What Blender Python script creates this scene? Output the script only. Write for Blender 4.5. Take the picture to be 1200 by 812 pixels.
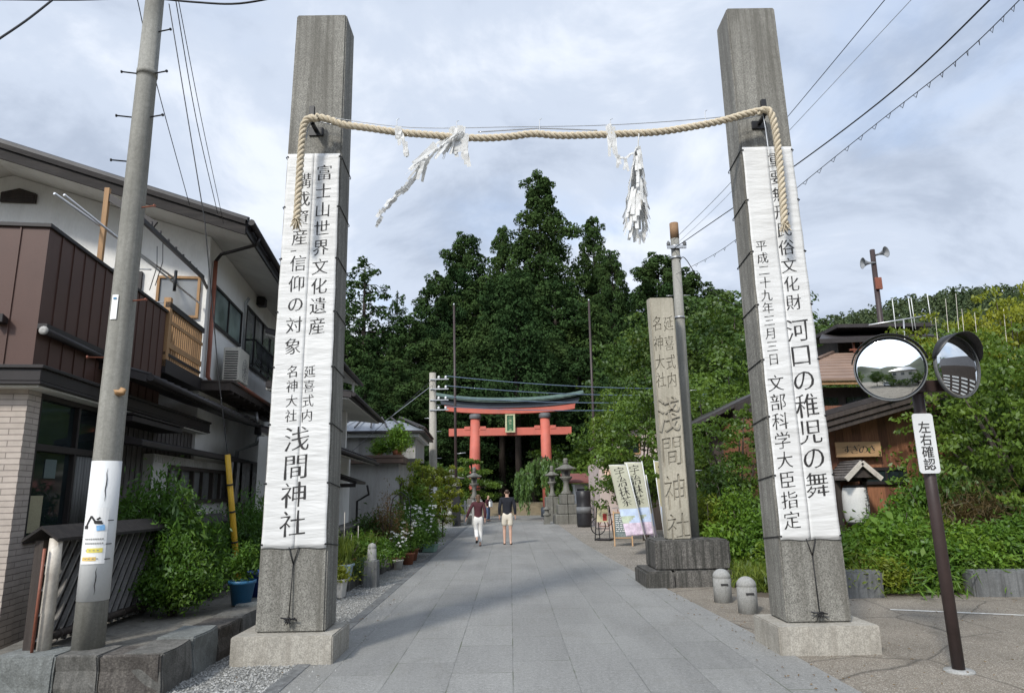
import bpy, bmesh, math, random
import numpy as np
from mathutils import Vector, Matrix

for _o in list(bpy.data.objects):
    bpy.data.objects.remove(_o)
SC = bpy.context.scene
COL = SC.collection
PI = math.pi
R = math.radians

# ------------------------------------------------------------------ camera
HC = 1.75
PITCH, YAW, ROLL = R(11.86), R(0.36), R(1.0)
CAM_ROT = (Matrix.Rotation(-YAW, 3, 'Z') @ Matrix.Rotation(PI / 2 + PITCH, 3, 'X') @ Matrix.Rotation(-ROLL, 3, 'Z'))
cam = bpy.data.objects.new('camera', bpy.data.cameras.new('camera'))
COL.objects.link(cam)
cam.data.sensor_width = 36.0
cam.data.lens = 24.0
cam.data.clip_start = 0.05
cam.data.clip_end = 3000
cam.matrix_world = Matrix.Translation((0, 0, HC)) @ CAM_ROT.to_4x4()
SC.camera = cam

# ------------------------------------------------------------------ world and sun
SUN_EL, SUN_AZ = 40.0, 209.0          # azimuth clockwise from +Y; shadows fall away and to the right
world = bpy.data.worlds.new('World')
SC.world = world
world.use_nodes = True
nt = world.node_tree
nt.nodes.clear()
N = nt.nodes.new
L = nt.links.new
out = N('ShaderNodeOutputWorld')
bg = N('ShaderNodeBackground')
bg.inputs['Strength'].default_value = 0.1
sky = N('ShaderNodeTexSky')
sky.sky_type = 'NISHITA'
sky.sun_disc = False
sky.sun_elevation = R(SUN_EL)
sky.sun_rotation = R(SUN_AZ)
tc = N('ShaderNodeTexCoord')
sep = N('ShaderNodeSeparateXYZ')
L(tc.outputs['Generated'], sep.inputs[0])
def wmath(op, a, b=None):
    n = N('ShaderNodeMath')
    n.operation = op
    for i, x in enumerate((a, b)):
        if x is None:
            continue
        if isinstance(x, (int, float)):
            n.inputs[i].default_value = x
        else:
            L(x, n.inputs[i])
    return n.outputs[0]
den = wmath('ADD', wmath('MAXIMUM', sep.outputs['Z'], 0.0), 0.30)
cx = wmath('DIVIDE', sep.outputs['X'], den)
cy = wmath('DIVIDE', sep.outputs['Y'], den)
comb = N('ShaderNodeCombineXYZ')
L(cx, comb.inputs[0]); L(cy, comb.inputs[1])
def wnoise(scale, detail, rough, dist, off):
    mp = N('ShaderNodeMapping')
    mp.inputs['Location'].default_value = off
    L(comb.outputs[0], mp.inputs[0])
    n = N('ShaderNodeTexNoise')
    n.inputs['Scale'].default_value = scale
    n.inputs['Detail'].default_value = detail
    n.inputs['Roughness'].default_value = rough
    n.inputs['Distortion'].default_value = dist
    L(mp.outputs[0], n.inputs['Vector'])
    return n.outputs['Fac']
def wramp(fac, stops):
    r = N('ShaderNodeValToRGB')
    r.color_ramp.interpolation = 'EASE'
    e = r.color_ramp.elements
    e[0].position, e[0].color = stops[0][0], (*stops[0][1], 1)
    e[1].position, e[1].color = stops[1][0], (*stops[1][1], 1)
    for p, c in stops[2:]:
        k = e.new(p); k.color = (*c, 1)
    L(fac, r.inputs[0])
    return r.outputs[0]
cov = wramp(wnoise(1.5, 6, .55, .3, (3.1, 1.7, 0)), [(.26, (.66,) * 3), (.48, (1,) * 3)])
tone = wramp(wnoise(2.1, 8, .58, .45, (8.6, 2.2, 5)), [(.34, (3.2, 3.7, 4.6)), (.50, (4.35, 4.9, 5.85)), (.66, (5.9, 6.3, 7.0))])
mix = N('ShaderNodeMixRGB')
L(cov, mix.inputs[0])
# thin cloud glows around the sun, which stands behind the viewer
sd = N('ShaderNodeVectorMath'); sd.operation = 'DOT_PRODUCT'
L(tc.outputs['Generated'], sd.inputs[0])
sd.inputs[1].default_value = (math.sin(R(SUN_AZ)) * math.cos(R(SUN_EL)), math.cos(R(SUN_AZ)) * math.cos(R(SUN_EL)), math.sin(R(SUN_EL)))
glow = wmath('ADD', 1.0, wmath('MULTIPLY', wmath('POWER', wmath('MAXIMUM', sd.outputs['Value'], 0.0), 4.0), 1.9))
gm = N('ShaderNodeVectorMath'); gm.operation = 'SCALE'
L(tone, gm.inputs[0]); L(glow, gm.inputs['Scale'])
L(gm.outputs[0], mix.inputs[2])
skyb = N('ShaderNodeMixRGB'); skyb.blend_type = 'MULTIPLY'; skyb.inputs[0].default_value = 1
skyb.inputs[2].default_value = (1.9, 1.9, 1.9, 1)
L(sky.outputs[0], skyb.inputs[1]); L(skyb.outputs[0], mix.inputs[1])
L(mix.outputs[0], bg.inputs['Color'])
L(bg.outputs[0], out.inputs['Surface'])

sun = bpy.data.objects.new('sun', bpy.data.lights.new('sun', 'SUN'))
COL.objects.link(sun)
sun.data.energy = 2.2
sun.data.angle = R(7.0)
sun.data.color = (1.0, 0.95, 0.86)
_d = Vector((math.sin(R(SUN_AZ)) * math.cos(R(SUN_EL)), math.cos(R(SUN_AZ)) * math.cos(R(SUN_EL)), math.sin(R(SUN_EL))))
sun.rotation_euler = _d.to_track_quat('Z', 'Y').to_euler()
sun.location = (-20, -30, 40)

SC.view_settings.view_transform = 'Standard'
SC.view_settings.look = 'None'
SC.view_settings.gamma = 1
SC.view_settings.exposure = 0.64
SC.render.engine = 'CYCLES'
SC.cycles.max_bounces = 6
SC.cycles.diffuse_bounces = 3
SC.cycles.transparent_max_bounces = 6
SC.cycles.use_denoising = True

# ------------------------------------------------------------------ measuring helpers
def ray(px, py):
    return CAM_ROT @ Vector(((px - 600) / 800.0, -(py - 406) / 800.0, -1.0))
def at(px, py, Y):                       # point of the place at distance Y ahead
    d = ray(px, py); t = Y / d.y
    return Vector((d.x * t, Y, HC + d.z * t))
def on_ground(px, py, z=0.0):
    d = ray(px, py); t = (z - HC) / d.z
    return Vector((d.x * t, d.y * t, z))
# ------------------------------------------------------------------ mesh builder
class MB:
    def __init__(s):
        s.v, s.f, s.m, s.sm = [], [], [], []
    def add(s, vs, fs, m=0, smooth=False):
        b = len(s.v)
        s.v.extend([tuple(p) for p in vs])
        for f in fs:
            s.f.append([b + i for i in f]); s.m.append(m); s.sm.append(smooth)
    def box(s, x0, x1, y0, y1, z0, z1, m=0):
        x0, x1 = min(x0, x1), max(x0, x1); y0, y1 = min(y0, y1), max(y0, y1); z0, z1 = min(z0, z1), max(z0, z1)
        v = [(x0, y0, z0), (x1, y0, z0), (x1, y1, z0), (x0, y1, z0), (x0, y0, z1), (x1, y0, z1), (x1, y1, z1), (x0, y1, z1)]
        s.add(v, [(0, 3, 2, 1), (4, 5, 6, 7), (0, 1, 5, 4), (1, 2, 6, 5), (2, 3, 7, 6), (3, 0, 4, 7)], m)
        return s
    def hexa(s, v, m=0):                 # eight corners, bottom ring then top ring
        s.add(v, [(0, 3, 2, 1), (4, 5, 6, 7), (0, 1, 5, 4), (1, 2, 6, 5), (2, 3, 7, 6), (3, 0, 4, 7)], m)
        return s
    def frustum(s, cx, cy, z0, z1, a0, b0, a1, b1, m=0):
        return s.hexa([(cx - a0, cy - b0, z0), (cx + a0, cy - b0, z0), (cx + a0, cy + b0, z0), (cx - a0, cy + b0, z0),
                       (cx - a1, cy - b1, z1), (cx + a1, cy - b1, z1), (cx + a1, cy + b1, z1), (cx - a1, cy + b1, z1)], m)
    def beam(s, p, q, w, h, up=(0, 0, 1), m=0):
        p, q = Vector(p), Vector(q)
        d = (q - p).normalized(); u = Vector(up)
        r = d.cross(u)
        if r.length < 1e-4:
            r = d.cross(Vector((0, 1, 0)))
        r.normalize(); u = r.cross(d)
        o = [(-w / 2, -h / 2), (w / 2, -h / 2), (w / 2, h / 2), (-w / 2, h / 2)]
        v = [p + r * a + u * b for a, b in o] + [q + r * a + u * b for a, b in o]
        s.add(v, [(0, 1, 2, 3), (7, 6, 5, 4), (0, 4, 5, 1), (1, 5, 6, 2), (2, 6, 7, 3), (3, 7, 4, 0)], m)
        return s
    def tube(s, pts, r, seg=8, m=0, caps=True, smooth=True):
        pts = [Vector(p) for p in pts]; n = len(pts)
        rs = r if isinstance(r, (list, tuple)) else [r] * n
        vs = []; prev = None
        for i, p in enumerate(pts):
            t = (pts[min(i + 1, n - 1)] - pts[max(i - 1, 0)]).normalized()
            if prev is None:
                a = t.cross(Vector((0, 0, 1)))
                if a.length < .05:
                    a = t.cross(Vector((0, 1, 0)))
            else:
                a = prev - t * prev.dot(t)
            a.normalize(); prev = a; b = t.cross(a)
            for k in range(seg):
                q = 2 * PI * k / seg
                vs.append(p + (a * math.cos(q) + b * math.sin(q)) * rs[i])
        fs = []
        for i in range(n - 1):
            for k in range(seg):
                k2 = (k + 1) % seg
                fs.append((i * seg + k, i * seg + k2, (i + 1) * seg + k2, (i + 1) * seg + k))
        s.add(vs, fs, m, smooth)
        if caps:
            s.add(vs[:seg], [tuple(range(seg))[::-1]], m)
            s.add(vs[-seg:], [tuple(range(seg))], m)
        return s
    def lathe(s, prof, seg=16, c=(0, 0, 0), m=0, smooth=True, rot=None, caps=True):
        vs = []
        for r, z in prof:
            for k in range(seg):
                q = 2 * PI * (k + (.5 if not smooth else 0)) / seg
                p = Vector((r * math.cos(q), r * math.sin(q), z))
                if rot is not None:
                    p = rot @ p
                vs.append(p + Vector(c))
        fs = []
        for i in range(len(prof) - 1):
            for k in range(seg):
                k2 = (k + 1) % seg
                fs.append((i * seg + k, i * seg + k2, (i + 1) * seg + k2, (i + 1) * seg + k))
        s.add(vs, fs, m, smooth)
        if caps:
            s.add(vs[:seg], [tuple(range(seg))[::-1]], m)
            s.add(vs[-seg:], [tuple(range(seg))], m)
        return s
    def prism(s, poly, axis, a0, a1, m=0):   # polygon in the two other axes, extruded along axis
        def pt(u, v, w):
            return {'x': (w, u, v), 'y': (u, w, v), 'z': (u, v, w)}[axis]
        n = len(poly)
        vs = [pt(u, v, a0) for u, v in poly] + [pt(u, v, a1) for u, v in poly]
        fs = [tuple(range(n))[::-1], tuple(range(n, 2 * n))]
        fs += [(i, (i + 1) % n, n + (i + 1) % n, n + i) for i in range(n)]
        s.add(vs, fs, m)
        return s
    def blob(s, c, r, m=0, seed=0, sub=2, rough=.15):
        bm = bmesh.new()
        bmesh.ops.create_icosphere(bm, subdivisions=sub, radius=1)
        rr = random.Random(seed)
        ph = [rr.uniform(0, 6) for _ in range(6)]
        vs = []
        for v in bm.verts:
            p = v.co
            k = 1 + rough * (math.sin(p.x * 3 + ph[0]) * math.sin(p.y * 3.3 + ph[1]) + .6 * math.sin(p.z * 5 + ph[2] + p.x * 4) + .4 * math.sin(p.y * 8 + ph[3]))
            vs.append((c[0] + p.x * r[0] * k, c[1] + p.y * r[1] * k, c[2] + p.z * r[2] * k))
        s.add(vs, [[v.index for v in f.verts] for f in bm.faces], m, True)
        bm.free()
        return s
    def jitter(s, a, seed=0):
        rr = random.Random(seed); cache = {}
        for i, p in enumerate(s.v):
            k = (round(p[0], 4), round(p[1], 4), round(p[2], 4))
            if k not in cache:
                cache[k] = (rr.uniform(-a, a), rr.uniform(-a, a), rr.uniform(-a, a))
            d = cache[k]
            s.v[i] = (p[0] + d[0], p[1] + d[1], p[2] + d[2])
        return s

def link_mesh(name, mb, mats, parent=None, loc=(0, 0, 0), rotz=0.0, bevel=0.0, fixn=True, bseg=1):
    me = bpy.data.meshes.new(name)
    me.from_pydata(mb.v, [], mb.f)
    me.polygons.foreach_set('material_index', mb.m)
    me.polygons.foreach_set('use_smooth', mb.sm)
    bm = bmesh.new(); bm.from_mesh(me)
    if fixn or bevel:
        bmesh.ops.remove_doubles(bm, verts=bm.verts, dist=1e-5)
        if fixn:
            bmesh.ops.recalc_face_normals(bm, faces=bm.faces)
    if bevel:
        es = [e for e in bm.edges if len(e.link_faces) == 2 and e.calc_face_angle(0) > R(30)]
        if es:
            bmesh.ops.bevel(bm, geom=es, offset=bevel, segments=bseg, affect='EDGES', clamp_overlap=True)
    bm.to_mesh(me); bm.free()
    for k in (mats if isinstance(mats, (list, tuple)) else [mats]):
        me.materials.append(k)
    o = bpy.data.objects.new(name, me)
    COL.objects.link(o)
    o.location = loc
    o.rotation_euler = (0, 0, rotz)
    if parent is not None:
        o.parent = parent
    return o
def part(name, mb, mats, parent, bevel=0.0, label=None, **kw):
    o = link_mesh(name, mb, mats, parent, bevel=bevel, **kw)
    if label:
        o['label'] = label
    return o
def tag(o, label, cat, group=None, kind=None):
    o['label'] = label; o['category'] = cat
    if group: o['group'] = group
    if kind: o['kind'] = kind
    return o
def thing(name, label, cat, loc=(0, 0, 0), rotz=0.0, group=None):
    o = bpy.data.objects.new(name, None)
    o.empty_display_size = .2
    COL.objects.link(o)
    o.location = loc; o.rotation_euler = (0, 0, rotz)
    return tag(o, label, cat, group)
def single(name, mb, mats, label, cat, loc=(0, 0, 0), rotz=0.0, group=None, bevel=0.0, **kw):
    return tag(link_mesh(name, mb, mats, None, loc, rotz, bevel, **kw), label, cat, group)
def structure(name, mb, mats, **kw):
    o = link_mesh(name, mb, mats, **kw); o['kind'] = 'structure'
    return o
def kids(o):
    return [c for c in bpy.data.objects if c.parent is o]
def copy_tree(o, loc=None, rotz=None, label=None, group=None, scale=None, parent=None):
    c = o.copy(); COL.objects.link(c)
    if parent is not None: c.parent = parent
    if loc is not None: c.location = loc
    if rotz is not None: c.rotation_euler = (0, 0, rotz)
    if scale is not None: c.scale = (scale,) * 3 if isinstance(scale, (int, float)) else scale
    if label: c['label'] = label
    if group: c['group'] = group
    for k in kids(o):
        copy_tree(k, parent=c)
    return c

# ------------------------------------------------------------------ materials
def new_mat(name):
    m = bpy.data.materials.new(name); m.use_nodes = True
    t = m.node_tree; t.nodes.clear()
    o = t.nodes.new('ShaderNodeOutputMaterial')
    b = t.nodes.new('ShaderNodeBsdfPrincipled')
    t.links.new(b.outputs[0], o.inputs['Surface'])
    return m, t, b, o
class NT:
    def __init__(s, t): s.t = t
    def n(s, kind, **inp):
        k = s.t.nodes.new(kind)
        for a, v in inp.items():
            a = a.replace('_', ' ')
            if hasattr(v, 'is_output') or isinstance(v, bpy.types.NodeSocket):
                s.t.links.new(v, k.inputs[a])
            else:
                k.inputs[a].default_value = v
        return k
    def math(s, op, a, b=0.0):
        k = s.t.nodes.new('ShaderNodeMath'); k.operation = op
        for i, x in enumerate((a, b)):
            if isinstance(x, bpy.types.NodeSocket): s.t.links.new(x, k.inputs[i])
            else: k.inputs[i].default_value = x
        return k.outputs[0]
    def mix(s, fac, a, b, mode='MIX'):
        k = s.t.nodes.new('ShaderNodeMixRGB'); k.blend_type = mode
        for i, x in enumerate((fac, a, b)):
            if isinstance(x, bpy.types.NodeSocket): s.t.links.new(x, k.inputs[i])
            elif i == 0: k.inputs[0].default_value = x
            else: k.inputs[i].default_value = (*x, 1) if len(x) == 3 else x
        return k.outputs[0]
    def ramp(s, fac, stops):
        k = s.t.nodes.new('ShaderNodeValToRGB'); e = k.color_ramp.elements
        def c4(c): return (c, c, c, 1) if isinstance(c, (int, float)) else (*c, 1)
        e[0].position, e[0].color = stops[0][0], c4(stops[0][1])
        e[1].position, e[1].color = stops[1][0], c4(stops[1][1])
        for p, c in stops[2:]:
            x = e.new(p); x.color = c4(c)
        s.t.links.new(fac, k.inputs[0])
        return k.outputs[0]
    def coord(s, scale=(1, 1, 1), rot=(0, 0, 0), loc=(0, 0, 0), which='Object'):
        c = s.t.nodes.new('ShaderNodeTexCoord'); mp = s.t.nodes.new('ShaderNodeMapping')
        mp.inputs['Scale'].default_value = scale; mp.inputs['Rotation'].default_value = rot; mp.inputs['Location'].default_value = loc
        s.t.links.new(c.outputs[which], mp.inputs[0])
        return mp.outputs[0]
    def noise(s, vec, scale, detail=4, rough=.55, dist=0.0):
        k = s.n('ShaderNodeTexNoise', Vector=vec, Scale=scale, Detail=detail, Roughness=rough, Distortion=dist)
        return k.outputs['Fac']
    def bump(s, height, strength, dist=.02, normal=None):
        k = s.n('ShaderNodeBump', Height=height, Strength=strength, Distance=dist)
        if normal is not None: s.t.links.new(normal, k.inputs['Normal'])
        return k.outputs[0]
def sc(c, k): return tuple(min(1, x * k) for x in c)
def mat(name, col, rough=.75, var=.18, vs=2.0, col2=None, c2amt=.5, fine=.12, fs=60, bump=.15, bs=50, metal=0.0, spec=.4, stretch=(1, 1, 1), bdist=.01):
    m, t, b, o = new_mat(name); n = NT(t)
    v = n.coord(stretch)
    a = n.noise(v, vs, 5, .6)
    c = n.mix(n.ramp(a, [(.3, 0.0), (.7, 1.0)]), sc(col, 1 - var), sc(col, 1 + var))
    if col2 is not None:
        a2 = n.noise(v, vs * 1.7, 6, .65, .4)
        c = n.mix(n.ramp(a2, [(.5, 0.0), (.5 + .25, c2amt)]), c, col2)
    if fine:
        f = n.noise(v, fs, 3, .6)
        c = n.mix(1.0, c, n.ramp(f, [(.3, 1 - fine), (.7, 1 + fine)]), 'MULTIPLY')
    t.links.new(c, b.inputs['Base Color'])
    b.inputs['Roughness'].default_value = rough
    b.inputs['Metallic'].default_value = metal
    b.inputs['Specular IOR Level'].default_value = spec
    if bump:
        t.links.new(n.bump(n.noise(v, bs, 4, .6), bump, bdist), b.inputs['Normal'])
    return m
def leaf_mat(name, c0, c1, c2=None, trans=.28, vs=.6, gloss=.02):
    """leaf colour varies leaf by leaf (tint stored on each leaf) and in patches"""
    m, t, b, o = new_mat(name); n = NT(t)
    t.nodes.remove(b)
    at_ = t.nodes.new('ShaderNodeAttribute'); at_.attribute_name = 'tint'
    c = n.mix(at_.outputs['Fac'], c0, c1)
    oi = t.nodes.new('ShaderNodeObjectInfo')
    c = n.mix(1.0, c, n.ramp(oi.outputs['Random'], [(0.0, (.78, .84, .86)), (1.0, (1.28, 1.18, 1.0))]), 'MULTIPLY')
    if c2 is not None:
        a = n.noise(n.coord(), vs, 3, .6)
        c = n.mix(n.ramp(a, [(.48, 0.0), (.66, .7)]), c, c2)
    d = n.n('ShaderNodeBsdfDiffuse', Color=c, Roughness=.6)
    tr = n.n('ShaderNodeBsdfTranslucent', Color=n.mix(1.0, c, (1.3, 1.25, .7), 'MULTIPLY'))
    g = n.n('ShaderNodeBsdfGlossy', Roughness=.45); g.inputs['Color'].default_value = (.9, .95, 1, 1)
    ms = n.n('ShaderNodeMixShader', Fac=trans); t.links.new(d.outputs[0], ms.inputs[1]); t.links.new(tr.outputs[0], ms.inputs[2])
    m2 = n.n('ShaderNodeMixShader', Fac=gloss); t.links.new(ms.outputs[0], m2.inputs[1]); t.links.new(g.outputs[0], m2.inputs[2])
    t.links.new(m2.outputs[0], o.inputs['Surface'])
    return m
def stone_mat(name, col, speck=.35, ss=180, stain=None, stain_amt=.5, rough=.8, vs=1.2, bump=.25):
    m, t, b, o = new_mat(name); n = NT(t)
    v = n.coord()
    big = n.noise(v, vs, 6, .62, .3)
    c = n.mix(n.ramp(big, [(.3, 0.0), (.7, 1.0)]), sc(col, .82), sc(col, 1.15))
    sp = n.noise(v, ss, 2, .7)
    c = n.mix(1.0, c, n.ramp(sp, [(.32, 1 - speck), (.5, 1.0), (.68, 1 + speck)]), 'MULTIPLY')
    sp2 = n.noise(v, ss * .22, 3, .6)
    c = n.mix(1.0, c, n.ramp(sp2, [(.3, .86), (.7, 1.12)]), 'MULTIPLY')
    if stain is not None:                       # rain streaks and lichen
        st = n.noise(n.coord((2.2, 2.2, .22)), 2.2, 6, .65, .6)
        c = n.mix(n.ramp(st, [(.47, 0.0), (.68, stain_amt)]), c, stain)
        st2 = n.noise(n.coord((11, 11, .3)), 1.6, 5, .6, .5)
        c = n.mix(n.ramp(st2, [(.46, 0.0), (.64, stain_amt * .85)]), c, stain)
        li = n.noise(v, 7, 6, .7, .8)
        c = n.mix(n.ramp(li, [(.6, 0.0), (.72, stain_amt * .8)]), c, sc(stain, .75))
    t.links.new(c, b.inputs['Base Color'])
    b.inputs['Roughness'].default_value = rough
    b.inputs['Specular IOR Level'].default_value = .3
    h = n.math('ADD', n.noise(v, ss * .6, 3, .6), n.math('MULTIPLY', n.noise(v, 9, 4, .6), 1.5))
    t.links.new(n.bump(h, bump, .006), b.inputs['Normal'])
    return m

M = {}
M['pillar'] = stone_mat('weathered_granite', (.225, .218, .195), .55, 75, (.09, .085, .072), .62)
M['plinth'] = stone_mat('pale_granite', (.34, .32, .28), .32, 90, (.20, .18, .15), .35, vs=2)
M['monument'] = stone_mat('carved_stone', (.40, .37, .30), .16, 120, (.24, .22, .17), .5)
M['old_stone'] = stone_mat('mossy_stone', (.125, .118, .108), .5, 45, (.03, .03, .026), .9, vs=3, bump=.8)
M['wall_stone'] = stone_mat('retaining_stone', (.135, .13, .12), .3, 70, (.05, .05, .045), .6, vs=2.5, bump=.9)
M['lantern'] = stone_mat('lantern_stone', (.155, .15, .132), .3, 60, (.09, .09, .075), .6, vs=3, bump=.5)
M['bollard'] = stone_mat('bollard_granite', (.30, .30, .29), .25, 110, (.2, .2, .18), .3, bump=.1)
M['concrete'] = stone_mat('pole_concrete', (.25, .245, .22), .14, 140, (.14, .135, .115), .5, vs=1.5, bump=.12)
M['terrace'] = stone_mat('terrace_concrete', (.17, .16, .14), .2, 90, (.07, .065, .055), .6, vs=1.5, bump=.3)
M['white_paint'] = mat('white_paint', (.62, .63, .63), .5, .05, 3, fine=.03)
M['plaster'] = mat('white_plaster', (.76, .75, .72), .85, .07, 1.0, (.36, .34, .30), .35, .04, 30, stretch=(1, 1, .35))
M['soffit'] = mat('soffit_board', (.60, .59, .55), .8, .08, 1.2, (.3, .28, .25), .4, .04, 30)
M['brown_clad'] = mat('brown_cladding', (.082, .042, .032), .5, .12, 1.2, fine=.06, bump=.04, spec=.4)
M['dark_trim'] = mat('dark_trim', (.022, .018, .018), .5, .2, 3, fine=.08, bump=.05)
M['dark_wood'] = mat('dark_wood', (.045, .035, .03), .7, .3, 2, (.09, .075, .06), .5, .2, 60, .4, 40, stretch=(6, 6, .6))
M['tan_wood'] = mat('tan_wood', (.34, .20, .095), .65, .18, 2, fine=.15, bump=.2, stretch=(8, 8, .6))
M['slat_wood'] = mat('silvered_slat_wood', (.24, .23, .22), .85, .3, 2, (.13, .12, .11), .6, .25, 50, .5, 60, stretch=(4, 4, 1))
M['grey_wood'] = mat('weathered_grey_wood', (.11, .10, .095), .85, .3, 2, (.2, .19, .18), .5, .25, 50, .5, 60, stretch=(4, 4, 1))
M['bamboo'] = mat('faded_bamboo', (.52, .48, .42), .5, .2, 3, (.22, .17, .14), .6, .1, 40)
M['roof_dark'] = mat('dark_roof', (.035, .03, .03), .5, .25, 2, (.07, .06, .055), .5, .1, 40)
M['roof_tile'] = mat('grey_roof_tile', (.05, .048, .05), .45, .25, 3, (.09, .085, .08), .4)
M['roof_brown'] = mat('brown_metal_roof', (.22, .145, .105), .5, .12, 1.5, (.14, .09, .07), .4, .06, 40, .05)
M['roof_red'] = mat('red_roof', (.20, .075, .065), .5, .12, 2)
M['roof_blue'] = mat('pale_roof_sheet', (.20, .22, .25), .45, .12, 2)
M['tin'] = mat('grey_tin_siding', (.33, .325, .31), .6, .2, 1.2, (.18, .165, .15), .6, .08, 30, stretch=(2, 2, .4))
M['cream'] = mat('cream_wall', (.62, .58, .52), .8, .08, 1, (.30, .25, .21), .3)
M['pinkwall'] = mat('pale_pink_wall', (.47, .39, .36), .8, .08, 1, (.33, .27, .24), .4)
M['alu'] = mat('dull_aluminium', (.55, .56, .57), .35, .08, 3, metal=.7, bump=.02)
M['steel'] = mat('galvanised_steel', (.42, .43, .44), .4, .15, 6, metal=.8, bump=.03)
M['brown_steel'] = mat('brown_painted_steel', (.042, .028, .026), .45, .2, 4, fine=.1, bump=.05)
M['black_steel'] = mat('black_steel', (.014, .014, .016), .45, .2, 4, bump=.03)
M['copper_pipe'] = mat('red_brown_pipe', (.22, .075, .045), .5, .2, 2, (.12, .05, .035), .6)
M['black_rubber'] = mat('black_cord', (.012, .012, .013), .6, .1, 10, bump=.1)
M['ink'] = mat('black_ink', (.028, .027, .027), .7, .2, 8, bump=0)
M['ac'] = mat('ac_casing', (.52, .50, .44), .55, .06, 3)
M['yellow'] = mat('yellow_guard', (.55, .33, .025), .5, .15, 4, (.25, .15, .03), .5)
M['blue_plastic'] = mat('blue_plastic', (.035, .14, .27), .4, .1, 4, bump=.02)
M['navy_plastic'] = mat('deep_blue_plastic', (.02, .05, .22), .4, .1, 4, bump=.02)
M['vermilion'] = mat('vermilion_paint', (.47, .120, .085), .65, .16, 1.0, (.37, .14, .11), .6, .03, 40, .06)
M['verdigris'] = mat('copper_green_roof', (.075, .115, .10), .6, .25, 2, (.2, .27, .2), .5)
M['slate_paint'] = mat('slate_painted_wood', (.045, .055, .07), .55, .15, 3)
M['collar'] = mat('grey_collar', (.12, .125, .13), .6, .2, 4)
M['soil'] = mat('soil', (.07, .055, .04), .95, .3, 4, bump=.6, bs=30)
M['bark'] = mat('bark', (.075, .06, .048), .9, .3, 3, (.13, .12, .1), .5, .3, 20, .8, 18, stretch=(3, 3, .6), bdist=.04)
M['dark_bark'] = mat('dark_cedar_bark', (.035, .027, .022), .9, .3, 3, bump=.8, bs=18, stretch=(3, 3, .6), bdist=.04)
M['skin'] = mat('skin', (.52, .33, .25), .6, .05, 8, fine=.03, bump=.02)
M['maroon'] = mat('maroon_jacket', (.065, .018, .024), .85, .2, 6, bump=.3, bs=25)
M['navy'] = mat('navy_knit', (.013, .015, .022), .9, .2, 6, bump=.3, bs=25)
M['cream_cloth'] = mat('cream_shorts', (.62, .57, .48), .85, .08, 6, bump=.3, bs=20)
M['white_cloth'] = mat('white_trousers', (.72, .71, .69), .85, .06, 6, bump=.3, bs=20)
M['denim'] = mat('blue_denim', (.06, .09, .16), .85, .2, 6, bump=.2)
M['hair'] = mat('brown_hair', (.06, .035, .022), .55, .3, 14, bump=.5, bs=60)
M['hair_light'] = mat('light_brown_hair', (.10, .058, .032), .55, .3, 14, bump=.5, bs=60)
M['sandal'] = mat('brown_leather', (.045, .025, .016), .6)
M['flower'] = mat('white_petals', (.78, .78, .74), .8, .05, 5, bump=0)
M['terracotta'] = mat('terracotta', (.30, .11, .06), .8, .15, 4)
M['red_plastic'] = mat('red_planter', (.30, .035, .025), .5, .15, 4)
M['white_plastic'] = mat('off_white_planter', (.58, .56, .52), .5, .12, 4, (.35, .32, .28), .5)
M['paleblue_plastic'] = mat('pale_blue_planter', (.27, .36, .42), .5, .12, 4)
M['green_plastic'] = mat('green_planter', (.18, .30, .24), .5, .12, 4)
M['grey_block'] = stone_mat('grey_edge_block', (.16, .165, .165), .25, 90, (.06, .06, .06), .6, vs=3)
M['paper'] = mat('white_paper', (.80, .80, .79), .8, .04, 8, fine=.02, bump=.05)
def thin_paper():
    m, t, b, o = new_mat('thin_white_paper'); n = NT(t); t.nodes.remove(b)
    d = n.n('ShaderNodeBsdfDiffuse'); d.inputs['Color'].default_value = (.85, .85, .84, 1)
    r = n.n('ShaderNodeBsdfTranslucent'); r.inputs['Color'].default_value = (.85, .85, .84, 1)
    x = n.n('ShaderNodeMixShader', Fac=.45); t.links.new(d.outputs[0], x.inputs[1]); t.links.new(r.outputs[0], x.inputs[2]); t.links.new(x.outputs[0], o.inputs['Surface'])
    return m
M['thin_paper'] = thin_paper()
M['gold'] = mat('gold_leaf', (.55, .42, .15), .4, .2, 8, metal=.4)
M['plaque_green'] = mat('plaque_green', (.03, .11, .05), .5, .2, 6)
M['board_wood'] = mat('sign_board_wood', (.40, .25, .13), .6, .12, 2, (.3, .17, .08), .5, .1, 40, .1, stretch=(.6, 6, 6))
M['chalk'] = mat('chalkboard', (.12, .15, .15), .8, .25, 9, (.4, .42, .42), .5)
M['speaker'] = mat('horn_speaker', (.24, .25, .26), .45, .1, 4)
M['lantern_paper'] = mat('white_lantern', (.72, .71, .68), .7, .05, 3, bump=.05)
M['curtain'] = mat('grey_curtain', (.17, .17, .165), .9, .2, 2, stretch=(8, 8, .3))

def glass_mat(name, tint, rough=.06):
    m, t, b, o = new_mat(name); n = NT(t)
    c = n.mix(n.ramp(n.noise(n.coord(), 1.3, 3, .5), [(.35, 0.0), (.65, 1.0)]), sc(tint, .6), sc(tint, 1.4))
    t.links.new(c, b.inputs['Base Color'])
    b.inputs['Roughness'].default_value = rough
    b.inputs['Specular IOR Level'].default_value = .7
    t.links.new(n.bump(n.noise(n.coord(), 1.1, 2, .4), .05, .05), b.inputs['Normal'])
    return m
M['glass'] = glass_mat('dark_window_glass', (.012, .018, .02))
M['glass_pale'] = glass_mat('frosted_glass', (.20, .245, .235), .2)
M['glass_grey'] = glass_mat('grey_window_glass', (.16, .165, .165), .12)

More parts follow.
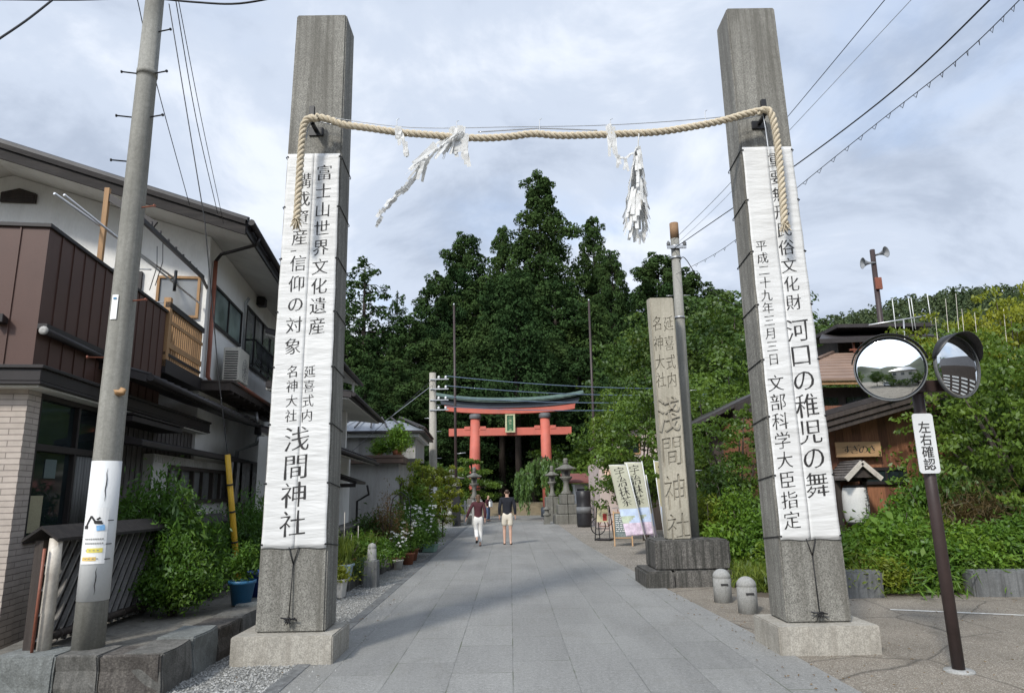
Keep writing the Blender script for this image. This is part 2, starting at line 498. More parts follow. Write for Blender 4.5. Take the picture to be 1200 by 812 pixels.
def mirror_mat():
    m, t, b, o = new_mat('mirror_face')
    b.inputs['Base Color'].default_value = (.86, .88, .88, 1)
    b.inputs['Metallic'].default_value = 1
    b.inputs['Roughness'].default_value = .012
    return m
M['mirror'] = mirror_mat()

def rope_mat():
    m, t, b, o = new_mat('hemp_rope'); n = NT(t)
    v = n.coord()
    c = n.mix(n.noise(v, 6, 4), (.52, .44, .32), (.66, .58, .44))
    c = n.mix(1.0, c, n.ramp(n.noise(v, 160, 2, .7), [(.3, .72), (.7, 1.2)]), 'MULTIPLY')
    t.links.new(c, b.inputs['Base Color'])
    b.inputs['Roughness'].default_value = .9
    t.links.new(n.bump(n.noise(n.coord((60, 60, 60)), 4, 3), .7, .01), b.inputs['Normal'])
    return m
M['rope'] = rope_mat()

def cloth_mat():
    m, t, b, o = new_mat('banner_cloth'); n = NT(t)
    v = n.coord()
    c = n.mix(n.noise(v, 1.5, 4), (.60, .60, .59), (.67, .67, .66))
    d = n.noise(n.coord((1, 1, .3)), 2.2, 5, .6)
    c = n.mix(n.ramp(d, [(.58, 0.0), (.78, .35)]), c, (.48, .47, .44))
    t.links.new(c, b.inputs['Base Color'])
    b.inputs['Roughness'].default_value = .55
    b.inputs['Specular IOR Level'].default_value = .3
    w = n.noise(n.coord((.75, 1, 3.2), (0, R(17), 0)), 2.3, 3, .5, .25)
    w2 = n.noise(n.coord((.6, 1, 3.4), (0, R(-28), 0)), 3.6, 3, .5, .3)
    t.links.new(n.bump(n.math('ADD', w, n.math('MULTIPLY', w2, .6)), .55, .035), b.inputs['Normal'])
    return m
M['cloth'] = cloth_mat()

def paving_mat():
    """long granite slabs: rows run up the street, 0.6 m wide, staggered cross joints"""
    m, t, b, o = new_mat('granite_paving'); n = NT(t)
    v = n.coord(rot=(0, 0, R(90)), which='Object')
    br = n.n('ShaderNodeTexBrick', Vector=v, Scale=1.0)
    br.offset = .37; br.offset_frequency = 2
    br.inputs['Color1'].default_value = (.0, .0, .0, 1); br.inputs['Color2'].default_value = (1, 1, 1, 1)
    br.inputs['Mortar'].default_value = (.5, .5, .5, 1)
    br.inputs['Mortar Size'].default_value = .006; br.inputs['Mortar Smooth'].default_value = .3
    br.inputs['Brick Width'].default_value = 1.2; br.inputs['Row Height'].default_value = .6
    vo = n.coord()
    base = n.mix(br.outputs['Color'], (.202, .201, .192), (.238, .237, .226))
    big = n.noise(n.coord((1, .35, 1)), .55, 5, .6, .4)
    base = n.mix(1.0, base, n.ramp(big, [(.3, .82), (.7, 1.14)]), 'MULTIPLY')
    sp = n.noise(vo, 110, 2, .8)
    base = n.mix(1.0, base, n.ramp(sp, [(.3, .60), (.5, 1.0), (.7, 1.42)]), 'MULTIPLY')
    base = n.mix(1.0, base, n.ramp(n.noise(vo, 28, 3, .7), [(.3, .80), (.7, 1.2)]), 'MULTIPLY')
    dirt = n.noise(vo, 1.3, 6, .7, .5)
    base = n.mix(n.ramp(dirt, [(.54, 0.0), (.78, .55)]), base, (.14, .135, .115))
    wear = n.noise(n.coord((1.6, .16, 1)), 1.1, 5, .6, .6)
    base = n.mix(n.ramp(wear, [(.48, 0.0), (.72, .35)]), base, (.30, .30, .285))
    spots = n.noise(vo, 5.5, 5, .75, 1.0)
    base = n.mix(n.ramp(spots, [(.64, 0.0), (.72, .5)]), base, (.10, .10, .085))
    moss = n.math('MULTIPLY', n.ramp(br.outputs['Fac'], [(.0, 0.0), (.2, 1.0)]), n.ramp(n.noise(vo, 1.1, 5, .7), [(.5, 0.0), (.62, .8)]))
    base = n.mix(n.math('MULTIPLY', br.outputs['Fac'], n.ramp(n.noise(vo, 2.2, 4), [(.35, .2), (.6, .65)])), base, (.10, .10, .095))
    base = n.mix(moss, base, (.07, .085, .04))
    t.links.new(base, b.inputs['Base Color'])
    b.inputs['Roughness'].default_value = .62
    b.inputs['Specular IOR Level'].default_value = .35
    h = n.math('SUBTRACT', n.math('MULTIPLY', n.noise(vo, 75, 3, .7), .6), n.math('MULTIPLY', br.outputs['Fac'], .8))
    t.links.new(n.bump(h, .5, .008), b.inputs['Normal'])
    return m
M['paving'] = paving_mat()

def grit_mat(name, c0, c1, c2, sc_=55, bump=1.0, cracks=False):
    m, t, b, o = new_mat(name); n = NT(t)
    v = n.coord()
    vor = n.n('ShaderNodeTexVoronoi', Vector=v, Scale=sc_)
    hs = n.n('ShaderNodeSeparateColor', Color=vor.outputs['Color'])
    c = n.mix(hs.outputs[0], c0, c1)
    c = n.mix(n.math('MULTIPLY', n.math('GREATER_THAN', hs.outputs[1], .82), .8), c, c2)
    big = n.noise(v, .7, 5, .6, .4)
    c = n.mix(1.0, c, n.ramp(big, [(.3, .78), (.7, 1.16)]), 'MULTIPLY')
    c = n.mix(n.ramp(vor.outputs['Distance'], [(.35, 0.0), (.75, .55)]), c, sc(c0, .35))
    if cracks:
        w = n.mix(.12, n.coord(), n.n('ShaderNodeTexNoise', Vector=n.coord(), Scale=1.6, Detail=5).outputs['Color'])
        e = n.n('ShaderNodeTexVoronoi', Vector=w, Scale=.42); e.feature = 'DISTANCE_TO_EDGE'
        c = n.mix(n.ramp(e.outputs['Distance'], [(.0, .75), (.006, 0.0)]), c, (.05, .045, .04))
        pt = n.noise(n.coord((1, .5, 1)), .9, 6, .7, .8)
        c = n.mix(n.ramp(pt, [(.55, 0.0), (.62, .45)]), c, sc(c0, .6))
        ol = n.noise(n.coord(), 3.1, 4, .7, .6)
        c = n.mix(n.ramp(ol, [(.66, 0.0), (.74, .55)]), c, (.07, .065, .055))
    t.links.new(c, b.inputs['Base Color'])
    b.inputs['Roughness'].default_value = .85
    b.inputs['Specular IOR Level'].default_value = .25
    t.links.new(n.bump(n.math('MULTIPLY', vor.outputs['Distance'], -1.0), bump, .015), b.inputs['Normal'])
    return m
M['gravel'] = grit_mat('grey_gravel', (.15, .15, .14), (.31, .31, .295), (.42, .42, .40), 42, 1.0)
M['beige_gravel'] = grit_mat('beige_gravel', (.20, .18, .15), (.34, .31, .27), (.46, .43, .38), 40, .8)
M['aggregate'] = grit_mat('exposed_aggregate', (.17, .148, .118), (.285, .25, .205), (.40, .37, .32), 95, .35, True)
M['pebble'] = mat('loose_pebble', (.27, .27, .26), .8, .5, 9, bump=.2)

def brick_mat(name, c0, c1, mort, bw, rh, ms, ax, bump=.5):
    m, t, b, o = new_mat(name); n = NT(t)
    s3 = n.n('ShaderNodeSeparateXYZ', Vector=n.coord()); c3 = n.n('ShaderNodeCombineXYZ', X=s3.outputs[ax], Y=s3.outputs[2])
    br = n.n('ShaderNodeTexBrick', Vector=c3.outputs[0], Scale=1.0)
    br.inputs['Color1'].default_value = (*c0, 1); br.inputs['Color2'].default_value = (*c1, 1); br.inputs['Mortar'].default_value = (*mort, 1)
    br.inputs['Mortar Size'].default_value = ms; br.inputs['Brick Width'].default_value = bw; br.inputs['Row Height'].default_value = rh
    c = n.mix(1.0, br.outputs['Color'], n.ramp(n.noise(n.coord(), 8, 4), [(.3, .88), (.7, 1.1)]), 'MULTIPLY')
    t.links.new(c, b.inputs['Base Color']); b.inputs['Roughness'].default_value = .75
    h = n.math('SUBTRACT', n.math('MULTIPLY', n.noise(n.coord(), 40, 3), .35), br.outputs['Fac'])
    t.links.new(n.bump(h, bump, .008), b.inputs['Normal'])
    return m
M['siding_front'] = brick_mat('beige_brick_siding', (.40, .345, .30), (.46, .40, .35), (.20, .17, .15), .30, .064, .005, 0)
M['siding_side'] = brick_mat('beige_brick_siding_side', (.40, .345, .30), (.46, .40, .35), (.20, .17, .15), .30, .064, .005, 1)

def plank_mat():
    m, t, b, o = new_mat('red_brown_planks'); n = NT(t)
    v = n.coord()
    s = n.n('ShaderNodeSeparateXYZ', Vector=v)
    q = n.math('FLOOR', n.math('MULTIPLY', s.outputs[0], 5.0))
    k = n.n('ShaderNodeTexWhiteNoise'); k.noise_dimensions = '1D'; t.links.new(q, k.inputs['W'])
    c = n.mix(k.outputs[0], (.15, .06, .032), (.30, .13, .065))
    gr = n.noise(n.coord((9, 9, .5)), 6, 5, .65, .5)
    c = n.mix(1.0, c, n.ramp(gr, [(.3, .55), (.7, 1.3)]), 'MULTIPLY')
    t.links.new(c, b.inputs['Base Color']); b.inputs['Roughness'].default_value = .6
    fr = n.math('FRACT', n.math('MULTIPLY', s.outputs[0], 5.0))
    h = n.ramp(fr, [(.0, 0.0), (.06, 1.0)])
    t.links.new(n.bump(h, .6, .02), b.inputs['Normal'])
    return m
M['planks'] = plank_mat()

# foliage colours
M['cedar'] = leaf_mat('cedar_needles', (.020, .042, .018), (.058, .104, .038), (.074, .112, .036), .08, .12, 0.0)
M['cedar_far'] = leaf_mat('hazed_conifer_needles', (.048, .075, .050), (.085, .118, .066), None, .1, gloss=0.0)  # distance haze put into the colour: paler and bluer than the near cedars
M['broad'] = leaf_mat('broad_leaves', (.05, .10, .018), (.12, .20, .035), (.15, .21, .03), .32, .35)
M['broad_dark'] = leaf_mat('dark_broad_leaves', (.036, .076, .018), (.098, .16, .034), (.14, .19, .034), .28, .3)
M['yellow_leaf'] = leaf_mat('yellow_green_leaves', (.12, .17, .022), (.26, .29, .035), None, .35)
M['garden'] = leaf_mat('garden_leaves', (.06, .13, .018), (.15, .27, .035), (.21, .29, .035), .32, 1.2)
M['lush'] = leaf_mat('fern_green_leaves', (.04, .095, .015), (.10, .20, .03), (.13, .21, .03), .3, 1.5)
M['grass'] = leaf_mat('grass_blades', (.07, .12, .02), (.20, .26, .05), None, .3)
M['brown_stem'] = leaf_mat('withered_stems', (.045, .035, .018), (.11, .085, .04), None, .2)
M['dry'] = leaf_mat('dry_brown_stems', (.10, .06, .03), (.2, .13, .06), None, .2)
M['willow'] = leaf_mat('weeping_leaves', (.07, .13, .04), (.14, .23, .06), None, .3)
M['stone_blue'] = stone_mat('blue_grey_block', (.17, .18, .175), .25, 60, (.10, .105, .10), .5, vs=2.5, bump=.7)
M['stone_brown'] = stone_mat('dark_brown_block', (.10, .09, .08), .4, 60, (.035, .03, .028), .7, vs=3, bump=1.0)
# ------------------------------------------------------------------ foliage
def unit(a):
    return a / np.maximum(np.linalg.norm(a, axis=1, keepdims=True), 1e-6)
class Leaves:
    def __init__(s, seed):
        s.rng = np.random.default_rng(seed); s.c, s.d, s.l, s.w, s.t, s.n = [], [], [], [], [], []
    def add(s, c, d, l, w, t, nrm=None):
        n = len(c)
        s.n.append(unit(s.rng.normal(size=(n, 3))) if nrm is None else unit(nrm))
        s.c.append(np.asarray(c, float)); s.d.append(unit(np.asarray(d, float)))
        s.l.append(np.broadcast_to(l, n).astype(float)); s.w.append(np.broadcast_to(w, n).astype(float)); s.t.append(np.broadcast_to(t, n).astype(float))
    def puff(s, c, r, n, L, W, out=1.0, jit=.7, droop=0.0, flat=.8, tint=None, fill=.45):
        g = s.rng
        u = unit(g.normal(size=(n, 3)))
        rad = g.random(n) ** fill
        p = np.asarray(c, float) + u * rad[:, None] * np.array([r, r, r * flat])
        d = u * out + g.normal(size=(n, 3)) * jit + np.array([0, 0, -droop])
        b = g.random() if tint is None else tint
        s.add(p, d, L * g.uniform(.7, 1.3, n), W * g.uniform(.7, 1.3, n), np.clip(b * .6 + g.random(n) * .45, 0, 1))
    def cap(s, c, r, n, L, W, flat=.8, tint=None, jit=.35):
        """a rounded tuft: small sprays lying on its surface, as cedar foliage does"""
        g = s.rng
        u = unit(g.normal(size=(n, 3)) + np.array([0, 0, .25]))
        rad = g.uniform(.62, 1.06, n)
        p = np.asarray(c, float) + u * rad[:, None] * np.array([r, r, r * flat])
        nr = u + g.normal(size=(n, 3)) * jit
        d = np.cross(nr, unit(g.normal(size=(n, 3)))) + u * .35 + np.array([0, 0, -.25])
        b = g.random() if tint is None else tint
        s.add(p, d, L * g.uniform(.6, 1.35, n), W * g.uniform(.6, 1.35, n), np.clip(b * .7 + g.random(n) * .35, 0, 1), nr)
    def mesh(s, name):
        g = s.rng
        c = np.concatenate(s.c); d = np.concatenate(s.d); l = np.concatenate(s.l); w = np.concatenate(s.w); t = np.concatenate(s.t)
        n = len(c)
        q = unit(np.cross(d, np.concatenate(s.n)))
        up = np.cross(q, d)
        v = np.empty((n, 4, 3))
        v[:, 0] = c - d * (l * .5)[:, None]
        v[:, 2] = c + d * (l * .5)[:, None]
        mid = c + up * (w * .25)[:, None]
        v[:, 1] = mid + q * w[:, None] * .5
        v[:, 3] = mid - q * w[:, None] * .5
        me = bpy.data.meshes.new(name)
        me.vertices.add(4 * n); me.vertices.foreach_set('co', v.reshape(-1).astype(np.float32))
        me.loops.add(4 * n); me.loops.foreach_set('vertex_index', np.arange(4 * n, dtype=np.int32))
        me.polygons.add(n)
        me.polygons.foreach_set('loop_start', np.arange(0, 4 * n, 4, dtype=np.int32))
        me.polygons.foreach_set('loop_total', np.full(n, 4, dtype=np.int32))
        a = me.attributes.new('tint', 'FLOAT', 'POINT')
        a.data.foreach_set('value', np.repeat(t, 4).astype(np.float32))
        me.update(calc_edges=True); me.validate()
        return me
    def obj(s, name, mats, parent=None, loc=(0, 0, 0)):
        me = s.mesh(name); me.materials.append(mats)
        o = bpy.data.objects.new(name, me); COL.objects.link(o); o.location = loc
        if parent is not None: o.parent = parent
        return o

def conifer(name, label, seed, H, rad, bottom=.12, nb=90, puff_r=1.0, per=42, leaf=.34, m='cedar', taper=.8, gap=0.0, group=None, cat='tree', pw=.5, droop=.35, notch=0.0):
    rr = random.Random(seed); L_ = Leaves(seed)
    t = thing(name, label, cat, group=group)
    tr = MB()
    tr.tube([(0, 0, -.3), (rr.uniform(-.2, .2), rr.uniform(-.2, .2), H * .5), (0, 0, H * .97)], [H * .017, H * .012, .05], 9)
    for i in range(nb):
        k = (i + rr.random()) / nb
        k = k ** .9
        z = H * (bottom + (1 - bottom) * k)
        az = i * 2.39996 + rr.uniform(-.5, .5)
        env = rad * (1 - k) ** taper * rr.uniform(.50, 1.10) + .35
        env *= (1 + .16 * math.sin(z * .9 + seed)) * (1 + .17 * math.sin(az * 2 + z * .5 + seed * 1.7)) 
        if k < .12: env *= .75 + 2 * k
        drop = env * .12
        n = max(1, int(env / (puff_r * .95)) + 1)
        end = (math.cos(az) * env, math.sin(az) * env, z - drop)
        tr.tube([(0, 0, z - .1), (end[0] * .6, end[1] * .6, z + .1), end], [.03 + env * .012, .03, .015], 5)
        for j in range(n):
            f = 1 - j / n * .8
            if gap and rr.random() < gap: continue
            pr = puff_r * rr.uniform(.6, 1.15) * (.55 + .45 * min(1, (1 - k) * 2.2))
            L_.cap((end[0] * f + rr.uniform(-.3, .3), end[1] * f + rr.uniform(-.3, .3), z - drop * f + rr.uniform(-.3, .3)), pr, int(per * (.45 + .55 * pr / puff_r)), leaf, leaf * pw, flat=.72)
    L_.puff((0, 0, H * .985), puff_r * .45, per // 2, leaf, leaf * pw, droop=0, flat=1.4)
    part('trunk', tr, M['dark_bark'], t)
    L_.obj('crown', M[m], t)
    return t
def broadleaf(name, label, seed, H, rad, base=.25, nl=26, per=70, leaf=.2, m='broad', sub=7, pr=.55, group=None, lean=(0, 0), cat='tree', trunk_r=.12, flat=.55, forks=5, ry=None, pads=False):
    rr = random.Random(seed); L_ = Leaves(seed); ry = ry or rad
    t = thing(name, label, cat, group=group)
    tr = MB()
    hz = H * (base + 1) / 2; vz = H * (1 - base) / 2
    fork = Vector((lean[0] * .3, lean[1] * .3, H * base * .8 + .1))
    tr.tube([(0, 0, -.15), fork * .5, fork], [trunk_r * 1.25, trunk_r, trunk_r * .85], 8)
    for i in range(nl):
        z = 1 - 2 * (i + .5) / nl
        a = i * 2.39996 + rr.uniform(-.4, .4)
        s_ = math.sqrt(max(0, 1 - z * z)); k = rr.uniform(.66, 1.05)
        c = Vector((math.cos(a) * s_ * rad * k + lean[0], math.sin(a) * s_ * ry * k + lean[1], hz + z * vz * k))
        if i % 2 == 0 or nl < 14:
            mid = fork.lerp(c, .5) + Vector((rr.uniform(-.2, .2), rr.uniform(-.2, .2), rr.uniform(-.1, .3))) * rad * .25
            tr.tube([fork, mid, c], [trunk_r * .5, trunk_r * .3, trunk_r * .1], 5)
        tint = rr.random()
        for j in range(sub):
            q = Vector((rr.gauss(0, 1) * pr * 1.1, rr.gauss(0, 1) * pr * 1.1, rr.gauss(0, 1) * pr * .55))
            tt = min(1, max(0, tint + rr.uniform(-.3, .3)))
            if pads: L_.cap(c + q, pr * rr.uniform(.6, 1.1), per // sub * 4, leaf, leaf * .6, flat=flat, tint=tt, jit=.45)
            else: L_.puff(c + q, pr * rr.uniform(.5, 1.0), per // sub * 3, leaf, leaf * .55, out=.7, droop=.15, flat=flat, tint=tt)
    part('trunk', tr, M['bark'], t)
    L_.obj('crown', M[m], t)
    return t
def shrub_leaves(seed, rx, ry, H, n, leaf, pw=.45, clumps=26, low=.08):
    """arching leafy shoots of uneven length, so the outline stays ragged"""
    rr = random.Random(seed); L_ = Leaves(seed); g = L_.rng
    ns = clumps * 4; per = max(6, n // ns)
    for i in range(ns):
        a = rr.uniform(0, 2 * PI); k = math.sqrt(rr.random())
        reach = k * rr.uniform(.75, 1.25)
        top = H * (1.02 - .55 * k ** 2) * rr.uniform(.55, 1.12)
        b = np.array([math.cos(a) * rx * reach * .25 + rr.uniform(-.1, .1) * rx, math.sin(a) * ry * reach * .25 + rr.uniform(-.1, .1) * ry, 0.0])
        m_ = np.array([math.cos(a) * rx * reach * .7, math.sin(a) * ry * reach * .7, top * 1.05])
        e = np.array([math.cos(a) * rx * reach * 1.15, math.sin(a) * ry * reach * 1.15, top * rr.uniform(.6, 1.0)])
        q = per + rr.randint(-per // 3, per // 3)
        t = g.uniform(.22, 1.0, q)[:, None]
        p = (1 - t) ** 2 * b + 2 * t * (1 - t) * m_ + t ** 2 * e
        dr = unit(2 * (1 - t) * (m_ - b) + 2 * t * (e - m_))
        sp = leaf * .9 * rr.uniform(.7, 1.5)
        p = p + g.normal(size=(q, 3)) * sp
        p[:, 2] = np.maximum(p[:, 2], .02)
        d = dr * .7 + g.normal(size=(q, 3)) * .75 + np.array([0, 0, -.25])
        s_ = rr.uniform(.75, 1.3)
        L_.add(p, d, leaf * s_ * g.uniform(.6, 1.35, q), leaf * pw * s_ * g.uniform(.7, 1.3, q), np.clip(rr.random() * .55 + .15 * t[:, 0] + g.random(q) * .4, 0, 1), g.normal(size=(q, 3)) * .7 + np.array([0, 0, .9]))
    return L_
def shrub(name, label, seed, rx, ry, H, n=5000, leaf=.07, m='garden', pw=.45, group=None, cat='shrub', clumps=26, loc=(0, 0, 0), stems=7, rotz=0):
    rr = random.Random(seed + 5)
    t = thing(name, label, cat, loc, rotz, group)
    st = MB()
    for i in range(stems):
        a = rr.uniform(0, 2 * PI); k = rr.uniform(.2, .8)
        e = Vector((math.cos(a) * rx * k, math.sin(a) * ry * k, H * rr.uniform(.5, .9)))
        st.tube([(e.x * .15, e.y * .15, -.05), (e.x * .5, e.y * .5, e.z * .55), e], [.022, .016, .006], 5)
    part('stems', st, M['bark'], t)
    shrub_leaves(seed, rx, ry, H, n, leaf, pw, clumps).obj('foliage', M[m], t)
    return t
def blades(seed, rx, ry, H, n, w=.02, lean=.35):
    L_ = Leaves(seed); g = L_.rng
    x = g.uniform(-rx, rx, n); y = g.uniform(-ry, ry, n); h = H * g.uniform(.45, 1.1, n)
    d = np.stack([g.normal(size=n) * lean, g.normal(size=n) * lean, np.ones(n)], 1)
    L_.add(np.stack([x, y, h * .48], 1), d, h, w * g.uniform(.6, 1.4, n), g.random(n))
    return L_

# ------------------------------------------------------------------ lettering
_txt = bpy.data.curves.new('glyph_source', 'FONT')
_txt.size = 1.0
_txt_o = bpy.data.objects.new('glyph_source', _txt)
COL.objects.link(_txt_o)
GL = {}
def glyph(ch, brush=0.0):
    """outline of one character centred in a unit square; brush thins level strokes and swells upright ones"""
    key = (ch, brush)
    if key in GL: return GL[key]
    _txt.body = ch; _txt.resolution_u = 3
    dg = bpy.context.evaluated_depsgraph_get(); dg.update()
    me = bpy.data.meshes.new_from_object(_txt_o.evaluated_get(dg))
    bm = bmesh.new(); bm.from_mesh(me); bpy.data.meshes.remove(me)
    bmesh.ops.remove_doubles(bm, verts=bm.verts, dist=1e-4)
    if brush:
        for _ in range(2):
            es = [e for e in bm.edges if len(e.link_faces) == 1 and e.calc_length() > .09]
            if es: bmesh.ops.subdivide_edges(bm, edges=es, cuts=2)
        bmesh.ops.triangulate(bm, faces=bm.faces)
        nm = {}
        for e in bm.edges:
            if len(e.link_faces) == 1:
                a, b = e.verts; d = (b.co - a.co); f = e.link_faces[0].calc_center_median()
                n_ = Vector((d.y, -d.x, 0))
                if n_.length < 1e-7: continue
                n_.normalize()
                if (f - (a.co + b.co) / 2).dot(n_) > 0: n_ = -n_
                for v in (a, b): nm.setdefault(v.index, []).append(n_)
        bm.verts.ensure_lookup_table()
        moves = []
        for i, ns in nm.items():
            n_ = sum(ns, Vector()); 
            if n_.length < .2: continue
            n_.normalize(); v = bm.verts[i].co
            wob = .5 + .5 * math.sin(v.x * 9.1 + v.y * 5.3 + ord(ch) % 17)
            moves.append((i, Vector((n_.x * (-.006 + .020 * wob), n_.y * (-.021 + .014 * wob), 0)) * brush))
        for i, d in moves: bm.verts[i].co += d
    vs = []
    for v in bm.verts:
        x, y = v.co.x - .5, v.co.y - .38
        if brush: y += x * .10 * brush; x *= .96
        vs.append((x, y))
    fs = [[v.index for v in f.verts] for f in bm.faces]
    bm.free()
    GL[key] = (vs, fs)
    return GL[key]
def write(mb, text, fn, size, x, y0, step, brush=1.0, wid=1.0, vertical=True, m=0):
    """characters down a column (or along a row); fn maps (u, v) on the surface to a point"""
    for i, ch in enumerate(text):
        if ch == ' ': continue
        vs, fs = glyph(ch, brush)
        cx_, cy_ = (x, y0 - i * step) if vertical else (x + i * step, y0)
        mb.add([fn(cx_ + u * size * wid, cy_ + v * size) for u, v in vs], fs, m)
# ================================================================== THE SETTING
def sheet(name, pts, z, m, h=0.0):
    mb = MB(); n = len(pts)
    mb.add([(x, y, z) for x, y in pts], [tuple(range(n))])
    return structure(name, mb, M[m])
M['earth'] = mat('dry_earth', (.15, .135, .11), .95, .2, .6, (.09, .10, .05), .5, .2, 30, .5, 25)
M['hillside'] = mat('wooded_hillside', (.03, .045, .022), .95, .4, .05)
sheet('ground', [(-1500, -900), (1500, -900), (1500, 1600), (-1500, 1600)], -.012, 'earth')
sheet('asphalt_yard', [(2.7, -40), (40, -40), (40, 11.9), (2.45, 14.5), (2.55, 11)], -.004, 'aggregate')
sheet('road', [(-40, -40), (2.7, -40), (2.7, 3.0), (-40, 3.0)], -.004, 'aggregate')
sheet('gravel_strip', [(-3.9, 3.0), (-1.9, 3.0), (-1.9, 40), (-4.2, 40)], -.004, 'gravel')
sheet('gravel_verge', [(2.5, 14.0), (5.6, 12.6), (5.6, 40), (2.2, 40)], .000, 'beige_gravel')
sheet('stone_path', [(-2.1, 3.0), (3.05, 3.0), (2.95, 8), (2.78, 11.6), (2.55, 17), (2.4, 23), (2.4, 60), (-2.15, 60), (-2.15, 23)], .004, 'paving')
mb = MB(); mb.add([(5.35, 10.2, .002), (7.9, 9.15, .002), (7.94, 9.23, .002), (5.39, 10.28, .002)], [(0, 1, 2, 3)])
structure('painted_line', mb, mat('worn_line_paint', (.50, .49, .46), .8, .1, 3, (.22, .19, .16), .9, .3, 30))
# kerb of flush granite along the left edge of the path
mb = MB()
y = 3.0
rr = random.Random(4)
while y < 40:
    l = rr.uniform(.8, 1.0)
    mb.box(-2.26, -2.11, y, y + l - .008, -.05, .012); y += l
structure('path_edging', mb, M['grey_block'], bevel=.006)

# hills: one long terrain sheet behind everything
def hill(name, fn, x0, x1, y0, y1, nx, ny, m):
    mb = MB(); vs = []
    for j in range(ny + 1):
        for i in range(nx + 1):
            x = x0 + (x1 - x0) * i / nx; y = y0 + (y1 - y0) * j / ny
            vs.append((x, y, fn(x, y)))
    fs = [(j * (nx + 1) + i, j * (nx + 1) + i + 1, (j + 1) * (nx + 1) + i + 1, (j + 1) * (nx + 1) + i) for j in range(ny) for i in range(nx)]
    mb.add(vs, fs, 0, True)
    return structure(name, mb, M[m], fixn=False)
def hz_right(x, y):                     # wooded ridge to the right, about 200 m off
    k = min(1, max(0, (y - 110) / 120)); k = k * k * (3 - 2 * k)
    ridge = 46 + 13 * math.sin((x - 40) / 90) + 4 * math.sin(x / 23 + 1)
    e = min(1, max(0, (x - 10) / 50))
    return -1.5 + k * ridge * (.35 + .65 * e)
hill('hill', hz_right, -20, 420, 100, 420, 44, 24, 'hillside')
def hz_back(x, y):                      # rising ground of the shrine wood
    k = min(1, max(0, (y - 72) / 60)); k = k * k * (3 - 2 * k)
    return -.6 + k * (12 + 3 * math.sin(x / 17))
hill('slope', hz_back, -160, 30, 66, 190, 30, 16, 'hillside')

# far wood on the ridge: reads as one mass
def far_wood():
    g = np.random.default_rng(77); L_ = Leaves(77)
    n = 3600
    xs = g.uniform(20, 330, n); ys = g.uniform(140, 250, n)
    for x, y in zip(xs, ys):
        z = hz_right(x, y); h = g.uniform(4.0, 7.2); r = h * g.uniform(.24, .38)
        tint = g.random()
        if g.random() < .12: tint = 1.0
        m_ = 46
        u = g.random(m_); a = g.uniform(0, 2 * PI, m_); k = r * (1 - u) ** .65 * g.uniform(.55, 1.05, m_) + .2
        p = np.stack([x + np.cos(a) * k, y + np.sin(a) * k, z + h * (.15 + .85 * u)], 1)
        d = np.stack([np.cos(a), np.sin(a), g.normal(size=m_) * .4 - .1], 1) + g.normal(size=(m_, 3)) * .3
        L_.add(p, d, 1.0 * g.uniform(.6, 1.3, m_), .66, np.clip(tint * .7 + g.random(m_) * .35, 0, 1))
    o = L_.obj('distant_forest', M['cedar_far'])
    tag(o, 'dark conifer forest covering the far ridge on the right', 'forest', kind='stuff')
far_wood()

# loose pebbles on the gravel by the left pillar
def pebbles():
    g = random.Random(8); mb = MB()
    for i in range(5200):
        y = 6.0 + 8 * g.random() ** 1.6; x = g.uniform(-3.25, -2.2)
        if g.random() < .06: x = g.uniform(-2.2, -1.75)
        r = g.uniform(.007, .017); a = g.uniform(0, 6.3)
        v = []
        for k in range(5):
            q = a + k * 1.2566
            v.append((x + math.cos(q) * r * g.uniform(.8, 1.2), y + math.sin(q) * r * g.uniform(.7, 1.1), .0))
        v.append((x + g.uniform(-.3, .3) * r, y + g.uniform(-.3, .3) * r, r * g.uniform(.8, 1.3)))
        mb.add(v, [(k, (k + 1) % 5, 5) for k in range(5)])
    o = link_mesh('pebbles', mb, M['pebble'], fixn=False)
    tag(o, 'loose grey pebbles scattered on the gravel beside the left pillar', 'pebbles', kind='stuff')
pebbles()
